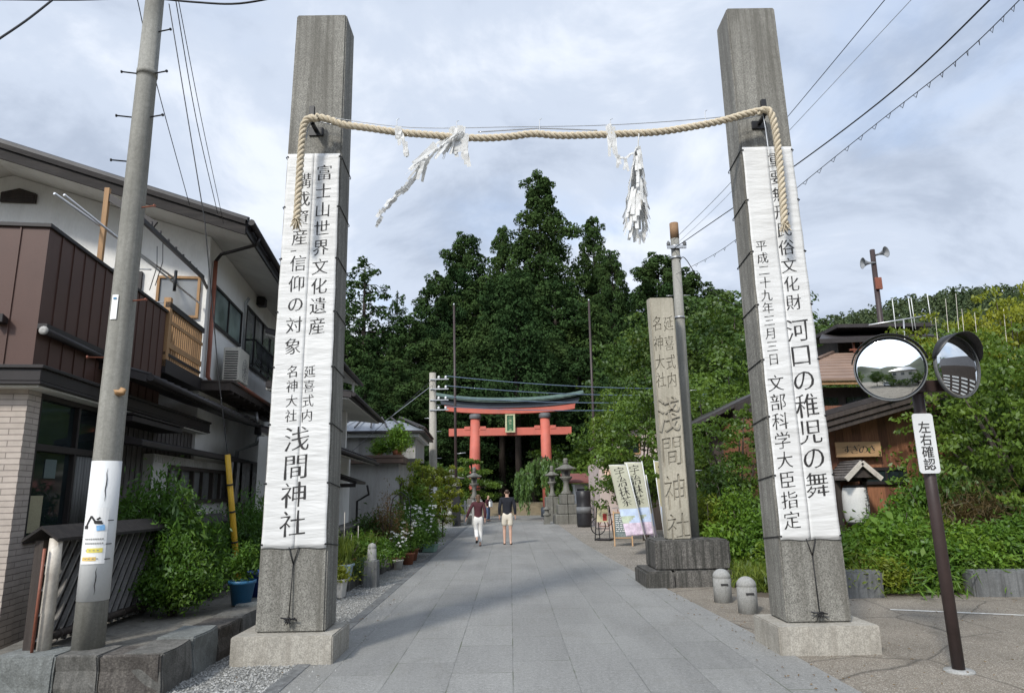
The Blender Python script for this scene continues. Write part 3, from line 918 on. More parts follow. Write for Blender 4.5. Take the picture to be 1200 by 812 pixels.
# ================================================================== THE STONE GATE PILLARS
YF = 7.85                                # front face of both pillars
def lerp(a, b, k): return a + (b - a) * k
class Pillar:
    def __init__(s, c0, h0, c1, h1, z1):
        s.c0, s.h0, s.c1, s.h1, s.z0, s.z1 = c0, h0, c1, h1, .28, z1
    def c(s, z): return lerp(s.c0, s.c1, (z - s.z0) / (s.z1 - s.z0))
    def h(s, z): return lerp(s.h0, s.h1, (z - s.z0) / (s.z1 - s.z0))
PL = Pillar(-2.405, .378, -2.365, .325, 7.88)
PR = Pillar(3.335, .355, 3.262, .315, 7.90)
def build_pillar(P_, label, px0, px1, hook, cords, side, tie):
    o = Vector((P_.c0, 8.1, 0))
    t = thing('stone_pillar', label, 'stone pillar', o, group='pair of stone gate pillars')
    mb = MB(); mb.box(px0 - o.x, px1 - o.x, 7.66 - o.y, 8.44 - o.y, -.05, .285)
    part('plinth', mb, M['plinth'], t, bevel=.012, bseg=2)
    mb = MB()
    d1 = .46
    mb.hexa([(P_.c0 - P_.h0 - o.x, YF - o.y, .285), (P_.c0 + P_.h0 - o.x, YF - o.y, .285), (P_.c0 + P_.h0 - o.x, 8.35 - o.y, .285), (P_.c0 - P_.h0 - o.x, 8.35 - o.y, .285),
             (P_.c1 - P_.h1 - o.x, YF + .01 - o.y, P_.z1), (P_.c1 + P_.h1 - o.x, YF + .01 - o.y, P_.z1), (P_.c1 + P_.h1 - o.x, YF + d1 - o.y, P_.z1), (P_.c1 - P_.h1 - o.x, YF + d1 - o.y, P_.z1)])
    part('shaft', mb, M['pillar'], t, bevel=.018, bseg=2)
    hx, hzz = hook
    mb = MB()
    mb.box(hx - .03 - o.x, hx + .03 - o.x, 7.62 - o.y, 7.67 - o.y, hzz - .05, hzz + .16)
    mb.box(hx - .022 - o.x, hx + .022 - o.x, 7.67 - o.y, YF + .02 - o.y, hzz - .07, hzz - .03)
    mb.box(hx - .09 - o.x, hx + .09 - o.x, YF - .015 - o.y, YF + .02 - o.y, hzz - .12, hzz - .01)
    part('rope_hook', mb, M['black_steel'], t, bevel=.004)
    # iron ring bracket that the banner is tied down to
    (bx, bz) = tie
    mb = MB()
    mb.tube([(bx - .05 - o.x, YF + .01 - o.y, bz), (bx - .05 - o.x, YF - .05 - o.y, bz), (bx + .05 - o.x, YF - .05 - o.y, bz), (bx + .05 - o.x, YF + .01 - o.y, bz)], .008, 6)
    mb.tube([(bx - .09 - o.x, YF - .045 - o.y, bz + .012), (bx + .09 - o.x, YF - .045 - o.y, bz - .012)], .008, 6)
    part('tie_bracket', mb, M['black_steel'], t)
    return t
hookL = at(366, 140, 7.66); hookR = at(895, 132, 7.66)
zb0 = at(343, 642, YF).z; zt0 = at(370, 181, YF).z
zb1 = at(950, 632, YF).z; zt1 = at(897, 173, YF).z
tieL = at(340, 724, YF); tieR = at(958, 717, YF)
build_pillar(PL, 'weathered granite pillar on the left, its banner starting with Mount Fuji heritage text', -2.965, -1.89, (hookL.x, hookL.z), 8, 1, (tieL.x, tieL.z))
build_pillar(PR, 'weathered granite pillar on the right beside the two round mirrors', 2.81, 3.885, (hookR.x, hookR.z), 8, -1, (tieR.x, tieR.z))

def banner(P_, zb, zt, label, cols, side, tie, seam):
    o = Vector((P_.c(zb), YF, zb))
    t = thing('cloth_banner', label, 'banner', o, group='banners tied to the gate pillars')
    def surf(u, z, off=0.0):             # u -1..1 across
        x = P_.c(z) + u * (P_.h(z) - .012)
        pull = .004 * math.sin(z * 7.3 + u * 2) + .003 * math.sin(z * 3.1 - u * 5)
        return Vector((x, YF - .012 + pull * (1 - abs(u)) - off, z)) - o
    mb = MB(); nu, nz = 10, 90
    for (a, b) in ((-1.0, seam - .004), (seam + .004, 1.0)):
        vs = []
        for j in range(nz + 1):
            z = lerp(zb, zt, j / nz)
            for i in range(nu + 1):
                u = lerp(a, b, i / nu)
                p = surf(u, z)
                if abs(u) > .99:         # the edge is drawn in a little between the grommets
                    k = (z - zb) / (zt - zb) * 8
                    p.x -= math.copysign(.006 * (math.sin(PI * (k % 1))), u)
                if j == 0: p.z += .006 * math.sin(u * 6)
                vs.append(p)
        fs = [(j * (nu + 1) + i, j * (nu + 1) + i + 1, (j + 1) * (nu + 1) + i + 1, (j + 1) * (nu + 1) + i) for j in range(nz) for i in range(nu)]
        mb.add(vs, fs, 0, True)
        b_ = len(mb.v)
    cl = part('cloth', mb, M['cloth'], t, fixn=False)
    so = cl.modifiers.new('thickness', 'SOLIDIFY'); so.thickness = .002; so.offset = 1
    mb = MB()
    for (txt, p0, p1, size, wid, step_list) in cols:
        a, b = at(p0[0], p0[1], YF), at(p1[0], p1[1], YF)
        n = len(txt)
        for i, ch in enumerate(txt):
            k = (step_list[i] if step_list else (i / (n - 1)))
            cx_, cz_ = lerp(a.x, b.x, k), lerp(a.z, b.z, k)
            def fn(u, v, cx_=cx_, cz_=cz_):
                z = cz_ + v; x = cx_ + u
                uu = (x - P_.c(z)) / (P_.h(z) - .012)
                return surf(uu, z, .0045)
            vs, fs = glyph(ch, 1.0)
            s2 = size * (.55 if ch == '‐' else 1)
            mb.add([fn(u * size * wid, v * size) for u, v in vs], fs)
    part('lettering', mb, M['ink'], t, fixn=False)
    for k in range(8):                   # grommets and the cords that run round the shaft
        mb = MB()
        z = lerp(zb + .04, zt - .04, k / 7)
        for u in (-1, 1):
            p = surf(u * .975, z, .004)
            mb.lathe([(.011, -.004), (.011, .004), (.004, .005)], 8, p, rot=Matrix.Rotation(PI / 2, 3, 'X'))
        for s_ in (-1, 1):
            xe = P_.c(z) + s_ * (P_.h(z) + .006) - o.x
            f0 = surf(s_ * .975, z, .006)
            mb.tube([f0, (xe, YF - .004 - o.y, z - o.z), (xe, 8.34 - o.y, z - .05 - o.z)], .006, 5)
        mb.tube([(P_.c(z) - P_.h(z) - .006 - o.x, 8.34 - o.y, z - .05 - o.z), (P_.c(z) - P_.h(z) - o.x, 8.37 - o.y, z - .05 - o.z), (P_.c(z) + P_.h(z) - o.x, 8.37 - o.y, z - .05 - o.z), (P_.c(z) + P_.h(z) + .006 - o.x, 8.34 - o.y, z - .05 - o.z)], .006, 5)
        part('cord', mb, M['black_rubber'], t)
    mb = MB()
    a = surf(seam - .16, zb + .01, .006); b = surf(seam + .14, zb + .01, .006)
    j = Vector((lerp(a.x, b.x, .5), -.012, -.17)); e = Vector((tie[0], YF - .05, tie[1])) - o
    mb.tube([a, j], .006, 6); mb.tube([b, j], .006, 6); mb.tube([j, e], .0065, 6)
    for q in range(9):
        ang = q * .9
        mb.tube([e + Vector((math.cos(ang) * .03, -.012, math.sin(ang) * .02)), e + Vector((math.cos(ang + 2) * .035, -.02, math.sin(ang + 2) * .03 - .02))], .006, 5)
    for q in range(3):
        mb.tube([e, e + Vector((rr.uniform(-.09, .09), -.01, rr.uniform(-.09, -.05)))], .004, 5)
    part('tie_cord', mb, M['black_rubber'], t)
    return t
rr = random.Random(3)
banner(PL, zb0, zt0, 'white banner on the left pillar with two columns and four big characters at its foot',
       [('富士山世界文化遺産', (380.5, 203), (372, 382), .218, .98, None),
        ('構成資産‐信仰の対象', (356, 213), (343.5, 406), .218, .98, [0, .115, .232, .35, .425, .51, .632, .755, .877, 1]),
        ('延喜式内', (363.5, 435.5), (360, 487), .155, .95, None),
        ('名神大社', (343.5, 435.5), (341.5, 487), .155, .95, None),
        ('浅間神社', (348.5, 514), (343.5, 613), .305, 1.04, None)], 1, (tieL.x, tieL.z), .02)
banner(PR, zb1, zt1, 'white banner on the right pillar with large dance festival characters in its right column',
       [('重要無形民俗文化財', (908, 188), (929.5, 354.5), .208, 1.0, None),
        ('河口の稚児の舞', (934, 387), (957, 567.5), .30, .98, None),
        ('平成二十九年三月三日', (891.5, 288.5), (906, 421), .15, 1.0, None),
        ('文部科学大臣指定', (908.5, 449), (927.5, 609), .208, 1.0, None)], -1, (tieR.x, tieR.z), .0)

# ------------------------------------------------------------------ straw rope with paper streamers
def catmull(pts, n):
    pts = [Vector(p) for p in pts]; out_ = []
    P_ = [pts[0] * 2 - pts[1]] + pts + [pts[-1] * 2 - pts[-2]]
    for i in range(1, len(P_) - 2):
        a, b, c, d = P_[i - 1:i + 3]
        for k in range(n):
            t_ = k / n
            out_.append(.5 * ((2 * b) + (c - a) * t_ + (2 * a - 5 * b + 4 * c - d) * t_ ** 2 + (3 * b - a - 3 * c + d) * t_ ** 3))
    out_.append(pts[-1]); return out_
def rope_strands(mb, path, R0, pitch, strands=3, seg=8):
    pts = catmull(path, 14)
    ln = 0; acc = [0]
    for a, b in zip(pts, pts[1:]): ln += (b - a).length; acc.append(ln)
    n = int(ln / .022); res = []; j = 0
    for i in range(n + 1):
        s_ = ln * i / n
        while j < len(acc) - 2 and acc[j + 1] < s_: j += 1
        k = (s_ - acc[j]) / max(1e-6, acc[j + 1] - acc[j])
        res.append((pts[j].lerp(pts[j + 1], k), s_))
    fr = []; prev = None
    for i, (p, s_) in enumerate(res):
        t_ = (res[min(i + 1, n)][0] - res[max(i - 1, 0)][0]).normalized()
        a = Vector((0, 1, 0)) if prev is None else prev
        a = (a - t_ * a.dot(t_)).normalized(); prev = a
        fr.append((p, a, t_.cross(a), s_))
    for q in range(strands):
        st = []
        for p, a, b, s_ in fr:
            th = 2 * PI * (s_ / pitch + q / strands)
            st.append(p + (a * math.cos(th) + b * math.sin(th)) * R0 * .56)
        mb.tube(st, R0 * .475, seg)
def fray(mb, c, d, r, n, l, g):
    for _ in range(n):
        e = Vector((g.uniform(-r, r), g.uniform(-r, r), g.uniform(-r, r)))
        mb.tube([c + e * .5, c + e * 1.3 + d * l * g.uniform(.5, 1)], .006, 4)
mb = MB()
yl = 7.60
pathA = [at(*p, yl) for p in ((371, 137), (385, 140), (402, 146), (430, 150), (465, 155), (500, 158), (540, 161), (570, 162), (600, 160), (625, 157), (655, 159), (690, 158.5), (730, 157), (770, 155), (810, 149), (845, 142), (870, 135), (890, 130))]
rope_strands(mb, pathA, .045, .215)
pathL = [at(*p, 7.56) for p in ((372, 139), (362, 139), (356, 147), (354, 165), (352, 190), (350.5, 215), (349, 240), (347.5, 258))]
pathR = [at(*p, 7.56) for p in ((888, 131), (899, 129), (905, 137), (909, 155), (912.5, 180), (915, 205), (917.5, 235), (919.5, 263))]
rope_strands(mb, pathL, .045, .21); rope_strands(mb, pathR, .045, .21)
g = random.Random(5)
fray(mb, pathL[-1], Vector((-.05, 0, -1)), .045, 40, .07, g); fray(mb, pathR[-1], Vector((.0, 0, -1)), .045, 40, .07, g)
o_ = Vector(pathA[8])
for i, p in enumerate(mb.v): mb.v[i] = tuple(Vector(p) - o_)
rp = single('straw_rope', mb, M['rope'], 'thick twisted straw rope strung between the two stone pillars', 'rope', o_, fixn=False)
mb = MB()                               # steel wire the rope is lashed to, with its ties
w0, w1 = at(372, 136, 7.70), at(893, 130, 7.70)
wm = [at(480, 149.5, 7.68), at(600, 149, 7.68), at(720, 146.5, 7.68), at(840, 138, 7.68)]
for i, p in enumerate([w0] + wm + [w1]): pass
mb.tube(catmull([w0] + wm + [w1], 6), .005, 5)
mb.tube([at(560, 155, 7.66), at(632, 150.5, 7.68), at(700, 153, 7.66)], .008, 5)
for px, py in ((465, 150), (535, 152), (632, 150), (715, 150), (826, 140)):
    a = at(px, py - 9, 7.66); b = at(px + 1, py + 7, 7.66)
    mb.tube([a, b], .005, 5); mb.tube([a, a + Vector((.03, 0, .02))], .004, 5)
mb.tube([at(402, 149, 7.62), at(366, 141, 7.60), at(361, 150, 7.62), at(358, 165, 7.62)], .009, 5)
mb.tube([at(860, 142, 7.62), at(894, 135, 7.60), at(897, 150, 7.62), at(900, 172, 7.62)], .009, 5)
o_ = Vector(w0)
for i, p in enumerate(mb.v): mb.v[i] = tuple(Vector(p) - o_)
single('support_wire', mb, M['steel'], 'thin steel wire carrying the straw rope between the pillars', 'wire', o_, fixn=False)

def strip(mb, p, d, s, L_, w, g, folds=3):
    """one creased slip of paper hanging along d"""
    p = Vector(p); d = Vector(d).normalized(); s = (Vector(s) - d * Vector(s).dot(d)).normalized(); n_ = s.cross(d)
    vs = []
    for i in range(folds + 1):
        k = i / folds
        c = p + d * L_ * k + n_ * (.009 * math.sin(i * 2.1 + g.uniform(-.6, .6))) + Vector((g.uniform(-.006, .006), g.uniform(-.01, .01), 0))
        ww = w * (1 - .15 * k) * g.uniform(.85, 1.1)
        tw = g.uniform(-.14, .14)
        ss = s * math.cos(tw) + n_ * math.sin(tw)
        vs += [c - ss * ww / 2, c + ss * ww / 2]
    mb.add(vs, [(2 * i, 2 * i + 1, 2 * i + 3, 2 * i + 2) for i in range(folds)])
def streamer(label, anchor, build):
    mb = MB(); build(mb)
    o_ = Vector(anchor)
    for i, p in enumerate(mb.v): mb.v[i] = tuple(Vector(p) - o_)
    ob = single('paper_streamer', mb, M['thin_paper'], label, 'paper streamer', o_, group='paper streamers on the straw rope', fixn=False)
    so = ob.modifiers.new('thickness', 'SOLIDIFY'); so.thickness = .0012
    return ob
YS = 7.56
def bundle(mb):
    g = random.Random(11)
    top, bot = at(748, 166, YS), at(744, 284, YS)
    for i in range(95):
        k = g.random() ** .85 * .80
        c = top.lerp(bot, k); r = .012 + .085 * min(1, k * 2.0) * (1 - .15 * k)
        a = g.uniform(0, 2 * PI)
        q = c + Vector((math.cos(a) * r, math.sin(a) * r * .8, g.uniform(-.03, .03)))
        strip(mb, q, (math.cos(a) * .22 - .06, math.sin(a) * .25, -1), (math.sin(a), -math.cos(a), g.uniform(-.3, .3)), g.uniform(.22, .36), g.uniform(.03, .05), g)
    mb.tube([at(749, 155, 7.58), top, bot.lerp(top, .3)], .008, 5)
    for q in range(8):
        strip(mb, at(g.uniform(736, 756), g.uniform(262, 272), YS), (g.uniform(-.25, .1), 0, -1), (1, 0, 0), .16, .03, g)
streamer('dense white paper tassel hanging straight down from the rope on the right', at(748, 160, YS), bundle)
def blown(mb):
    g = random.Random(12)
    for (px, py, n_, sp) in ((539, 154, 9, 6), (526, 164, 6, 5), (511, 173, 6, 6), (499, 185, 5, 3)):
        for i in range(n_):
            p = at(px + g.uniform(-sp, sp), py + g.uniform(-6, 6), YS + g.uniform(-.08, .08))
            strip(mb, p, (-.75 + g.uniform(-.35, .6), g.uniform(-.3, .3), -.8), (g.uniform(-1, 1), g.uniform(-.4, .4), g.uniform(-1, 1)), g.uniform(.2, .38), g.uniform(.025, .055), g, 4)
    ch = catmull([at(500, 186, YS), at(488, 205, YS), at(474, 222, YS), at(461, 234, YS), at(450, 248, YS), at(441, 263, YS)], 3)
    for i in range(len(ch) - 1):
        a, b = ch[i], ch[i + 1]
        for q in range(2 if i < 9 else 1):
            strip(mb, a + Vector((g.uniform(-.03, .03), g.uniform(-.03, .03), g.uniform(-.03, .03))), (b - a), (g.uniform(.2, 1), g.uniform(-.3, .3), 1), (b - a).length * g.uniform(1.5, 2.1), .065 * (1 - .4 * i / len(ch)), g)
    for (px, py) in ((545, 160), (540, 150), (532, 150)):
        for q in range(5):
            strip(mb, at(px + g.uniform(-4, 4), py + g.uniform(-3, 3), YS), (g.uniform(-.2, .2), 0, -1), (1, 0, .3), g.uniform(.22, .42), .06, g)
streamer('long white paper streamer blown sideways to the lower left', at(537, 155, YS), blown)
def small_l(mb):
    g = random.Random(13)
    for q in range(7): strip(mb, at(466 + g.uniform(-3, 3), 150 + g.uniform(-3, 4), YS), (g.uniform(.0, .35), 0, -1), (1, g.uniform(-.4, .4), .2), g.uniform(.16, .28), .045, g)
    for q in range(5): strip(mb, at(474 + g.uniform(-2, 2), 168 + g.uniform(-3, 4), YS), (g.uniform(-.1, .2), 0, -1), (1, g.uniform(-.4, .4), .2), g.uniform(.1, .2), .04, g)
streamer('short torn paper streamer at the left end of the rope', at(466, 150, YS), small_l)
def small_r(mb):
    g = random.Random(14)
    for q in range(10): strip(mb, at(716 + g.uniform(-4, 4), 148 + g.uniform(-3, 4), YS), (g.uniform(-.05, .15), 0, -1), (1, g.uniform(-.4, .4), .2), g.uniform(.2, .42), .045, g)
    ch = [at(718, 172, YS), at(724, 184, YS), at(732, 186, YS), at(741, 180, YS)]
    for a, b in zip(ch, ch[1:]):
        for q in range(3): strip(mb, a, (b - a), (g.uniform(-.5, .5), .2, 1), (b - a).length * 1.1, .03, g)
    for (px, py) in ((725, 182), (733, 186)):
        for q in range(3): strip(mb, at(px, py, YS), (g.uniform(-.2, .2), 0, -1), (1, .2, 0), g.uniform(.1, .18), .035, g)
streamer('small knotted paper streamer left of the dense tassel', at(716, 148, YS), small_r)
# ================================================================== LEFT SIDE
AZ = R(8)
# ------------------------------------------------------------------ brown-clad corner house
def brown_house():
    t = thing('house', 'brown metal clad house with beige brick corner and dark shop window at the far left', 'house', (-5.3, 7.5, 0), AZ)
    mb = MB()
    mb.box(-4.5, 0, 0, .27, -.1, 2.93); mb.m[-3] = 1     # right face of the corner
    mb.box(-4.5, -.02, .27, 2.05, -.1, 1.30); mb.m[-3] = 1
    part('wall', mb, [M['siding_front'], M['siding_side']], t)
    mb = MB()
    mb.box(-4.5, -.06, 2.05, 7.6, -.1, 2.93)
    for k in range(28):
        y = 2.12 + k * .2
        mb.box(-.06, -.045, y, y + .05, 0, 2.9)
    part('rear_wall', mb, M['grey_wood'], t)
    fr = MB()
    fr.box(-.10, -.01, .27, .33, 1.30, 2.93); fr.box(-.10, -.01, 1.99, 2.05, 1.30, 2.93)
    fr.box(-.10, -.012, .33, 1.99, 2.87, 2.93); fr.box(-.10, -.012, .33, 1.99, 2.28, 2.36); fr.box(-.12, .03, .25, 2.07, 1.27, 1.33)
    fr.box(-.10, -.012, 1.24, 1.29, 1.33, 2.28); fr.box(-.10, -.012, 1.24, 1.29, 2.36, 2.87)
    w = part('window', fr, M['dark_trim'], t, bevel=.004)
    g_ = MB(); g_.box(-.075, -.07, .33, 1.99, 1.33, 2.87)
    part('pane', g_, M['glass'], w)
    c = MB()
    for k in range(7):
        c.tube([(-.055, 1.40 + k * .075, 1.36), (-.058, 1.40 + k * .075, 2.27)], .03, 6)
    part('curtain', c, M['curtain'], w)
    n_ = MB(); n_.box(-.066, -.062, .36, .70, 1.37, 1.78); part('notice', n_, mat('yellowed_card', (.34, .31, .20), .8, .08, 4), w)
    n_ = MB(); n_.box(-.066, -.062, .66, .92, 1.98, 2.2); part('notice', n_, mat('grey_card', (.10, .13, .125), .8, .1, 4), w)
    # eave fascia round the ground floor with pale soffit
    mb = MB()
    mb.box(-4.7, .20, -.20, 6.2, 2.995, 3.13); mb.box(-4.72, .23, -.23, 6.2, 3.13, 3.17); mb.box(-4.71, .215, -.215, 6.2, 2.955, 2.99)
    part('fascia', mb, M['dark_trim'], t, bevel=.006)
    mb = MB(); mb.box(-4.68, .17, -.17, 6.2, 2.932, 2.952); part('soffit', mb, M['soffit'], t)
    # upper storey: standing-seam cladding
    mb = MB(); mb.box(-4.5, 0, 0, 3.88, 3.17, 4.82)
    y = .0
    for k in range(1, 15): mb.box(-k * .3 - .008, -k * .3 + .008, -.014, 0, 3.17, 4.82)
    for k in range(1, 13): mb.box(0, .014, k * .3 - .008, k * .3 + .008, 3.17, 4.82)
    part('cladding', mb, M['brown_clad'], t)
    mb = MB(); mb.box(-4.53, .03, -.03, 3.91, 4.82, 4.87); part('parapet_cap', mb, M['dark_trim'], t, bevel=.006)
    mb = MB()                             # small gutter hood with fluted end
    mb.tube([(.07, .0, 3.60), (.07, 2.2, 3.57)], .045, 8); mb.box(0, .1, .0, 2.2, 3.62, 3.68)
    part('gutter', mb, M['dark_trim'], t)
    mb = MB(); mb.lathe([(.05, -.012), (.05, .0), (.02, .006)], 12, (.07, -.005, 3.60), rot=Matrix.Rotation(PI / 2, 3, 'X')); part('gutter_end', mb, M['tin'], t)
    mb = MB(); mb.prism([(-.06, 3.66), (.06, 3.66), (.06, 3.73), (-.06, 3.76)], 'x', -.42, -.3); 
    mb.v = [(p[0], p[1] - .06, p[2]) for p in mb.v]
    part('vent_hood', mb, M['dark_trim'], t, bevel=.006)
    # long lower lean-to roof on the street side
    mb = MB(); mb.hexa([(-.2, 1.6, 3.50), (.62, 1.6, 3.27), (.62, 8.4, 3.27), (-.2, 8.4, 3.50), (-.2, 1.6, 3.60), (.62, 1.6, 3.37), (.62, 8.4, 3.37), (-.2, 8.4, 3.60)])
    rf = part('lean_to_roof', mb, M['roof_dark'], t)
    mb = MB()
    for k in range(22): mb.tube([(.62, 1.75 + k * .31, 3.39), (.1, 1.75 + k * .31, 3.54)], .03, 6)
    part('roof_roll', mb, M['roof_dark'], rf)
    mb = MB(); mb.tube([(.67, 1.6, 3.33), (.67, 8.45, 3.29)], .05, 8); mb.box(.6, .76, 8.28, 8.46, 3.1, 3.32); part('gutter', mb, M['dark_trim'], t)
    mb = MB(); mb.box(-.06, .34, 2.0, 4.1, 2.78, 2.86); mb.box(-.06, .36, 1.98, 4.12, 2.87, 2.9); part('window_hood', mb, M['dark_trim'], t, bevel=.006)
    # projecting grey corrugated bay with a band of windows
    mb = MB(); mb.box(-.05, .1, 3.6, 8.3, -.1, 1.62); mb.box(-.05, .1, 3.6, 8.3, 2.27, 2.42); mb.box(-.05, .1, 3.6, 4.3, 1.62, 2.27)
    for k in range(47):
        y = 3.62 + k * .1
        mb.tube([(.1, y, 0), (.1, y, 1.6)], .02, 5, caps=False); mb.tube([(.1, y, 2.28), (.1, y, 2.4)], .02, 5, caps=False)
    part('bay_wall', mb, mat('pale_bay_siding', (.56, .55, .53), .6, .15, 1.2, (.32, .30, .28), .5, .08, 30, stretch=(2, 2, .4)), t)
    fr = MB()
    fr.box(.0, .14, 4.3, 8.3, 2.2, 2.27); fr.box(.0, .16, 4.3, 8.32, 1.6, 1.67)
    for y in (4.3, 5.6, 6.9, 8.22): fr.box(.0, .14, y, y + .07, 1.67, 2.2)
    for y in (4.95, 6.25, 7.55): fr.box(.02, .12, y, y + .04, 1.67, 2.2)
    w = part('window', fr, M['dark_wood'], t)
    g_ = MB(); g_.box(.05, .06, 4.3, 8.29, 1.67, 2.2); part('pane', g_, M['glass_grey'], w)
    mb = MB(); mb.hexa([(-.1, 2.0, 2.52), (.5, 2.0, 2.44), (.5, 8.45, 2.44), (-.1, 8.45, 2.52), (-.1, 2.0, 2.66), (.5, 2.0, 2.52), (.5, 8.45, 2.52), (-.1, 8.45, 2.66)])
    part('bay_roof', mb, M['dark_trim'], t, bevel=.008)
    return t
brown_house()

M['barge'] = mat('blackened_board', (.018, .015, .014), .8, .3, 1.5, (.06, .052, .045), .6, .25, 40, .4, 40, stretch=(.5, 5, 5))
# ------------------------------------------------------------------ tall white house behind it
def white_house():
    t = thing('house', 'tall white plastered house with wide gable roof rising behind the brown clad house', 'house', (-5.3, 7.5, 0), AZ)
    rx, sl = -3.9, .30
    ez = 7.02
    top = lambda x: ez + (.95 - abs(x - rx) * 0 - (x if x > rx else 2 * rx - x)) * sl   # roof surface height
    mb = MB()
    mb.prism([(-7.8, -.1), (0, -.1), (0, top(0) - .3), (rx, top(rx) - .3), (-7.8, top(-7.8) - .3)], 'y', 6.0, 14.0)
    part('wall', mb, M['plaster'], t)
    mb = MB()
    for (x0, x1) in ((rx, .98), (-8.78, rx)):
        mb.prism([(x0, top(x0) - .06), (x1, top(x1) - .06), (x1, top(x1)), (x0, top(x0))], 'y', 4.86, 15.0)
    r = part('roof', mb, M['roof_tile'], t)
    mb = MB()
    for k in range(34): mb.tube([(.99, 4.95 + k * .3, top(.99) - .01), (rx + .1, 4.95 + k * .3, top(rx + .1) + .01)], .045, 6)
    mb.tube([(rx, 4.82, top(rx) + .05), (rx, 15.0, top(rx) + .05)], .12, 8)
    part('tile_roll', mb, M['roof_tile'], r)
    mb = MB()
    for (x0, x1) in ((rx, .95), (-8.75, rx)):
        mb.prism([(x0, top(x0) - .36), (x1, top(x1) - .36), (x1, top(x1) - .065), (x0, top(x0) - .065)], 'y', 4.88, 4.93)
        mb.prism([(x0, top(x0) - .16), (x1, top(x1) - .16), (x1, top(x1) - .065), (x0, top(x0) - .065)], 'y', 4.84, 4.88)
    part('bargeboard', mb, M['barge'], r)
    mb = MB()
    for (x0, x1) in ((rx, .93), (-8.73, rx)):
        mb.prism([(x0, top(x0) - .29), (x1, top(x1) - .29), (x1, top(x1) - .25), (x0, top(x0) - .25)], 'y', 4.93, 14.9)
    part('soffit', mb, M['soffit'], t)
    mb = MB()
    mb.box(.93, .97, 4.93, 14.9, top(.95) - .3, top(.95) - .07)
    mb.tube([(1.05, 4.9, 6.92), (1.05, 15.0, 6.88)], .065, 8)
    for k in range(6): mb.box(.97, 1.07, 5.2 + k * 1.8, 5.23 + k * 1.8, 6.84, 6.99)
    part('gutter', mb, M['dark_trim'], t)
    mb = MB()
    mb.tube([(1.05, 5.6, 6.86), (1.0, 5.62, 6.72), (.2, 6.1, 6.66), (.07, 6.22, 6.55)], .035, 8)
    part('downpipe', mb, M['dark_trim'], t)
    mb = MB(); mb.tube([(.07, 6.22, 6.55), (.07, 6.25, 4.1), (.15, 6.3, 3.98), (.62, 6.5, 3.98), (.66, 11.6, 3.9)], .045, 8)
    part('downpipe', mb, M['copper_pipe'], t, label='rust red downpipe')
    mb = MB(); mb.prism([(-4.05, 7.58), (-3.4, 7.58), (-3.4, 7.78), (-3.72, 7.88), (-4.05, 7.78)], 'y', 5.94, 6.0)
    for k in range(5): mb.box(-4.02, -3.43, 5.925, 5.94, 7.6 + k * .042, 7.62 + k * .042)
    part('gable_vent', mb, M['dark_wood'], t)
    def win(x0, x1, z0, z1, wall_y=None, wall_x=None, glass='glass_grey', frame='dark_trim', mull=1):
        fr, g_ = MB(), MB()
        def bx(q, a0, a1, b0, b1, d0, d1):
            if wall_y is not None: q.box(a0, a1, wall_y - d1, wall_y - d0, b0, b1)
            else: q.box(wall_x + d0, wall_x + d1, a0, a1, b0, b1)
        f = .05
        bx(fr, x0, x1, z0, z0 + f, .0, .06); bx(fr, x0, x1, z1 - f, z1, .0, .06)
        bx(fr, x0, x0 + f, z0 + f, z1 - f, .0, .06); bx(fr, x1 - f, x1, z0 + f, z1 - f, .0, .06)
        for k in range(mull):
            xm = x0 + (x1 - x0) * (k + 1) / (mull + 1)
            bx(fr, xm - .025, xm + .025, z0 + f, z1 - f, .005, .05)
        bx(g_, x0 + f, x1 - f, z0 + f, z1 - f, .008, .02)
        w = part('window', fr, M[frame], t); part('pane', g_, M[glass], w)
        return w
    win(-.95, -.12, 5.25, 6.12, wall_y=6.0, frame='tan_wood', mull=0)
    win(-2.2, -1.25, 4.3, 6.2, wall_y=6.0, frame='dark_trim', glass='glass', mull=0)
    w = win(6.42, 8.78, 5.25, 6.1, wall_x=0.0, mull=1, glass='glass_pale')
    w2 = win(9.2, 13.2, 4.95, 6.42, wall_x=0.0, mull=3, glass='glass_grey')
    win(8.6, 12.0, 1.5, 2.6, wall_x=0.0, mull=2)
    mb = MB()                             # iron window railing
    mb.box(.28, .32, 9.2, 13.2, 5.5, 5.54); mb.box(.28, .32, 9.2, 13.2, 4.9, 4.93)
    for k in range(28):
        y = 9.25 + k * .145
        mb.tube([(.3, y, 4.92), (.36, y, 5.05), (.3, y, 5.5)], .012, 5)
    for y in (9.2, 13.2): mb.box(.0, .3, y - .02, y + .02, 5.5, 5.54); mb.box(.0, .3, y - .02, y + .02, 4.9, 4.93)
    part('window_railing', mb, M['black_steel'], t)
    mb = MB(); mb.box(0, .62, 5.9, 12.2, 3.78, 3.94); mb.box(0, .66, 5.88, 12.22, 3.94, 3.98)
    for k in range(12): mb.box(.3, .62, 6.1 + k * .5, 6.14 + k * .5, 3.72, 3.78)
    part('ledge', mb, M['dark_wood'], t)
    mb = MB(); mb.prism([(10.3, 6.72), (10.62, 6.72), (10.62, 6.95), (10.3, 6.95)], 'x', 0, .22); part('vent_hood', mb, M['dark_trim'], t, bevel=.02)
    mb = MB()
    for y in (8.95, 9.08): mb.tube([(.05, y, 4.9), (.05, y, 6.4), (.12, y, 6.55)], .02, 6)
    part('conduit', mb, M['steel'], t)
    mb = MB(); mb.tube([(.62, 8.5, 3.38), (.55, 8.6, 3.62), (.1, 8.9, 3.72), (.1, 10.5, 3.74)], .045, 8); mb.tube([(.68, 8.4, 3.1), (.62, 8.45, 2.9), (.2, 8.5, 2.75), (.12, 8.5, 1.2)], .045, 8)
    part('downpipe', mb, M['steel'], t, label='grey elbow downpipe')
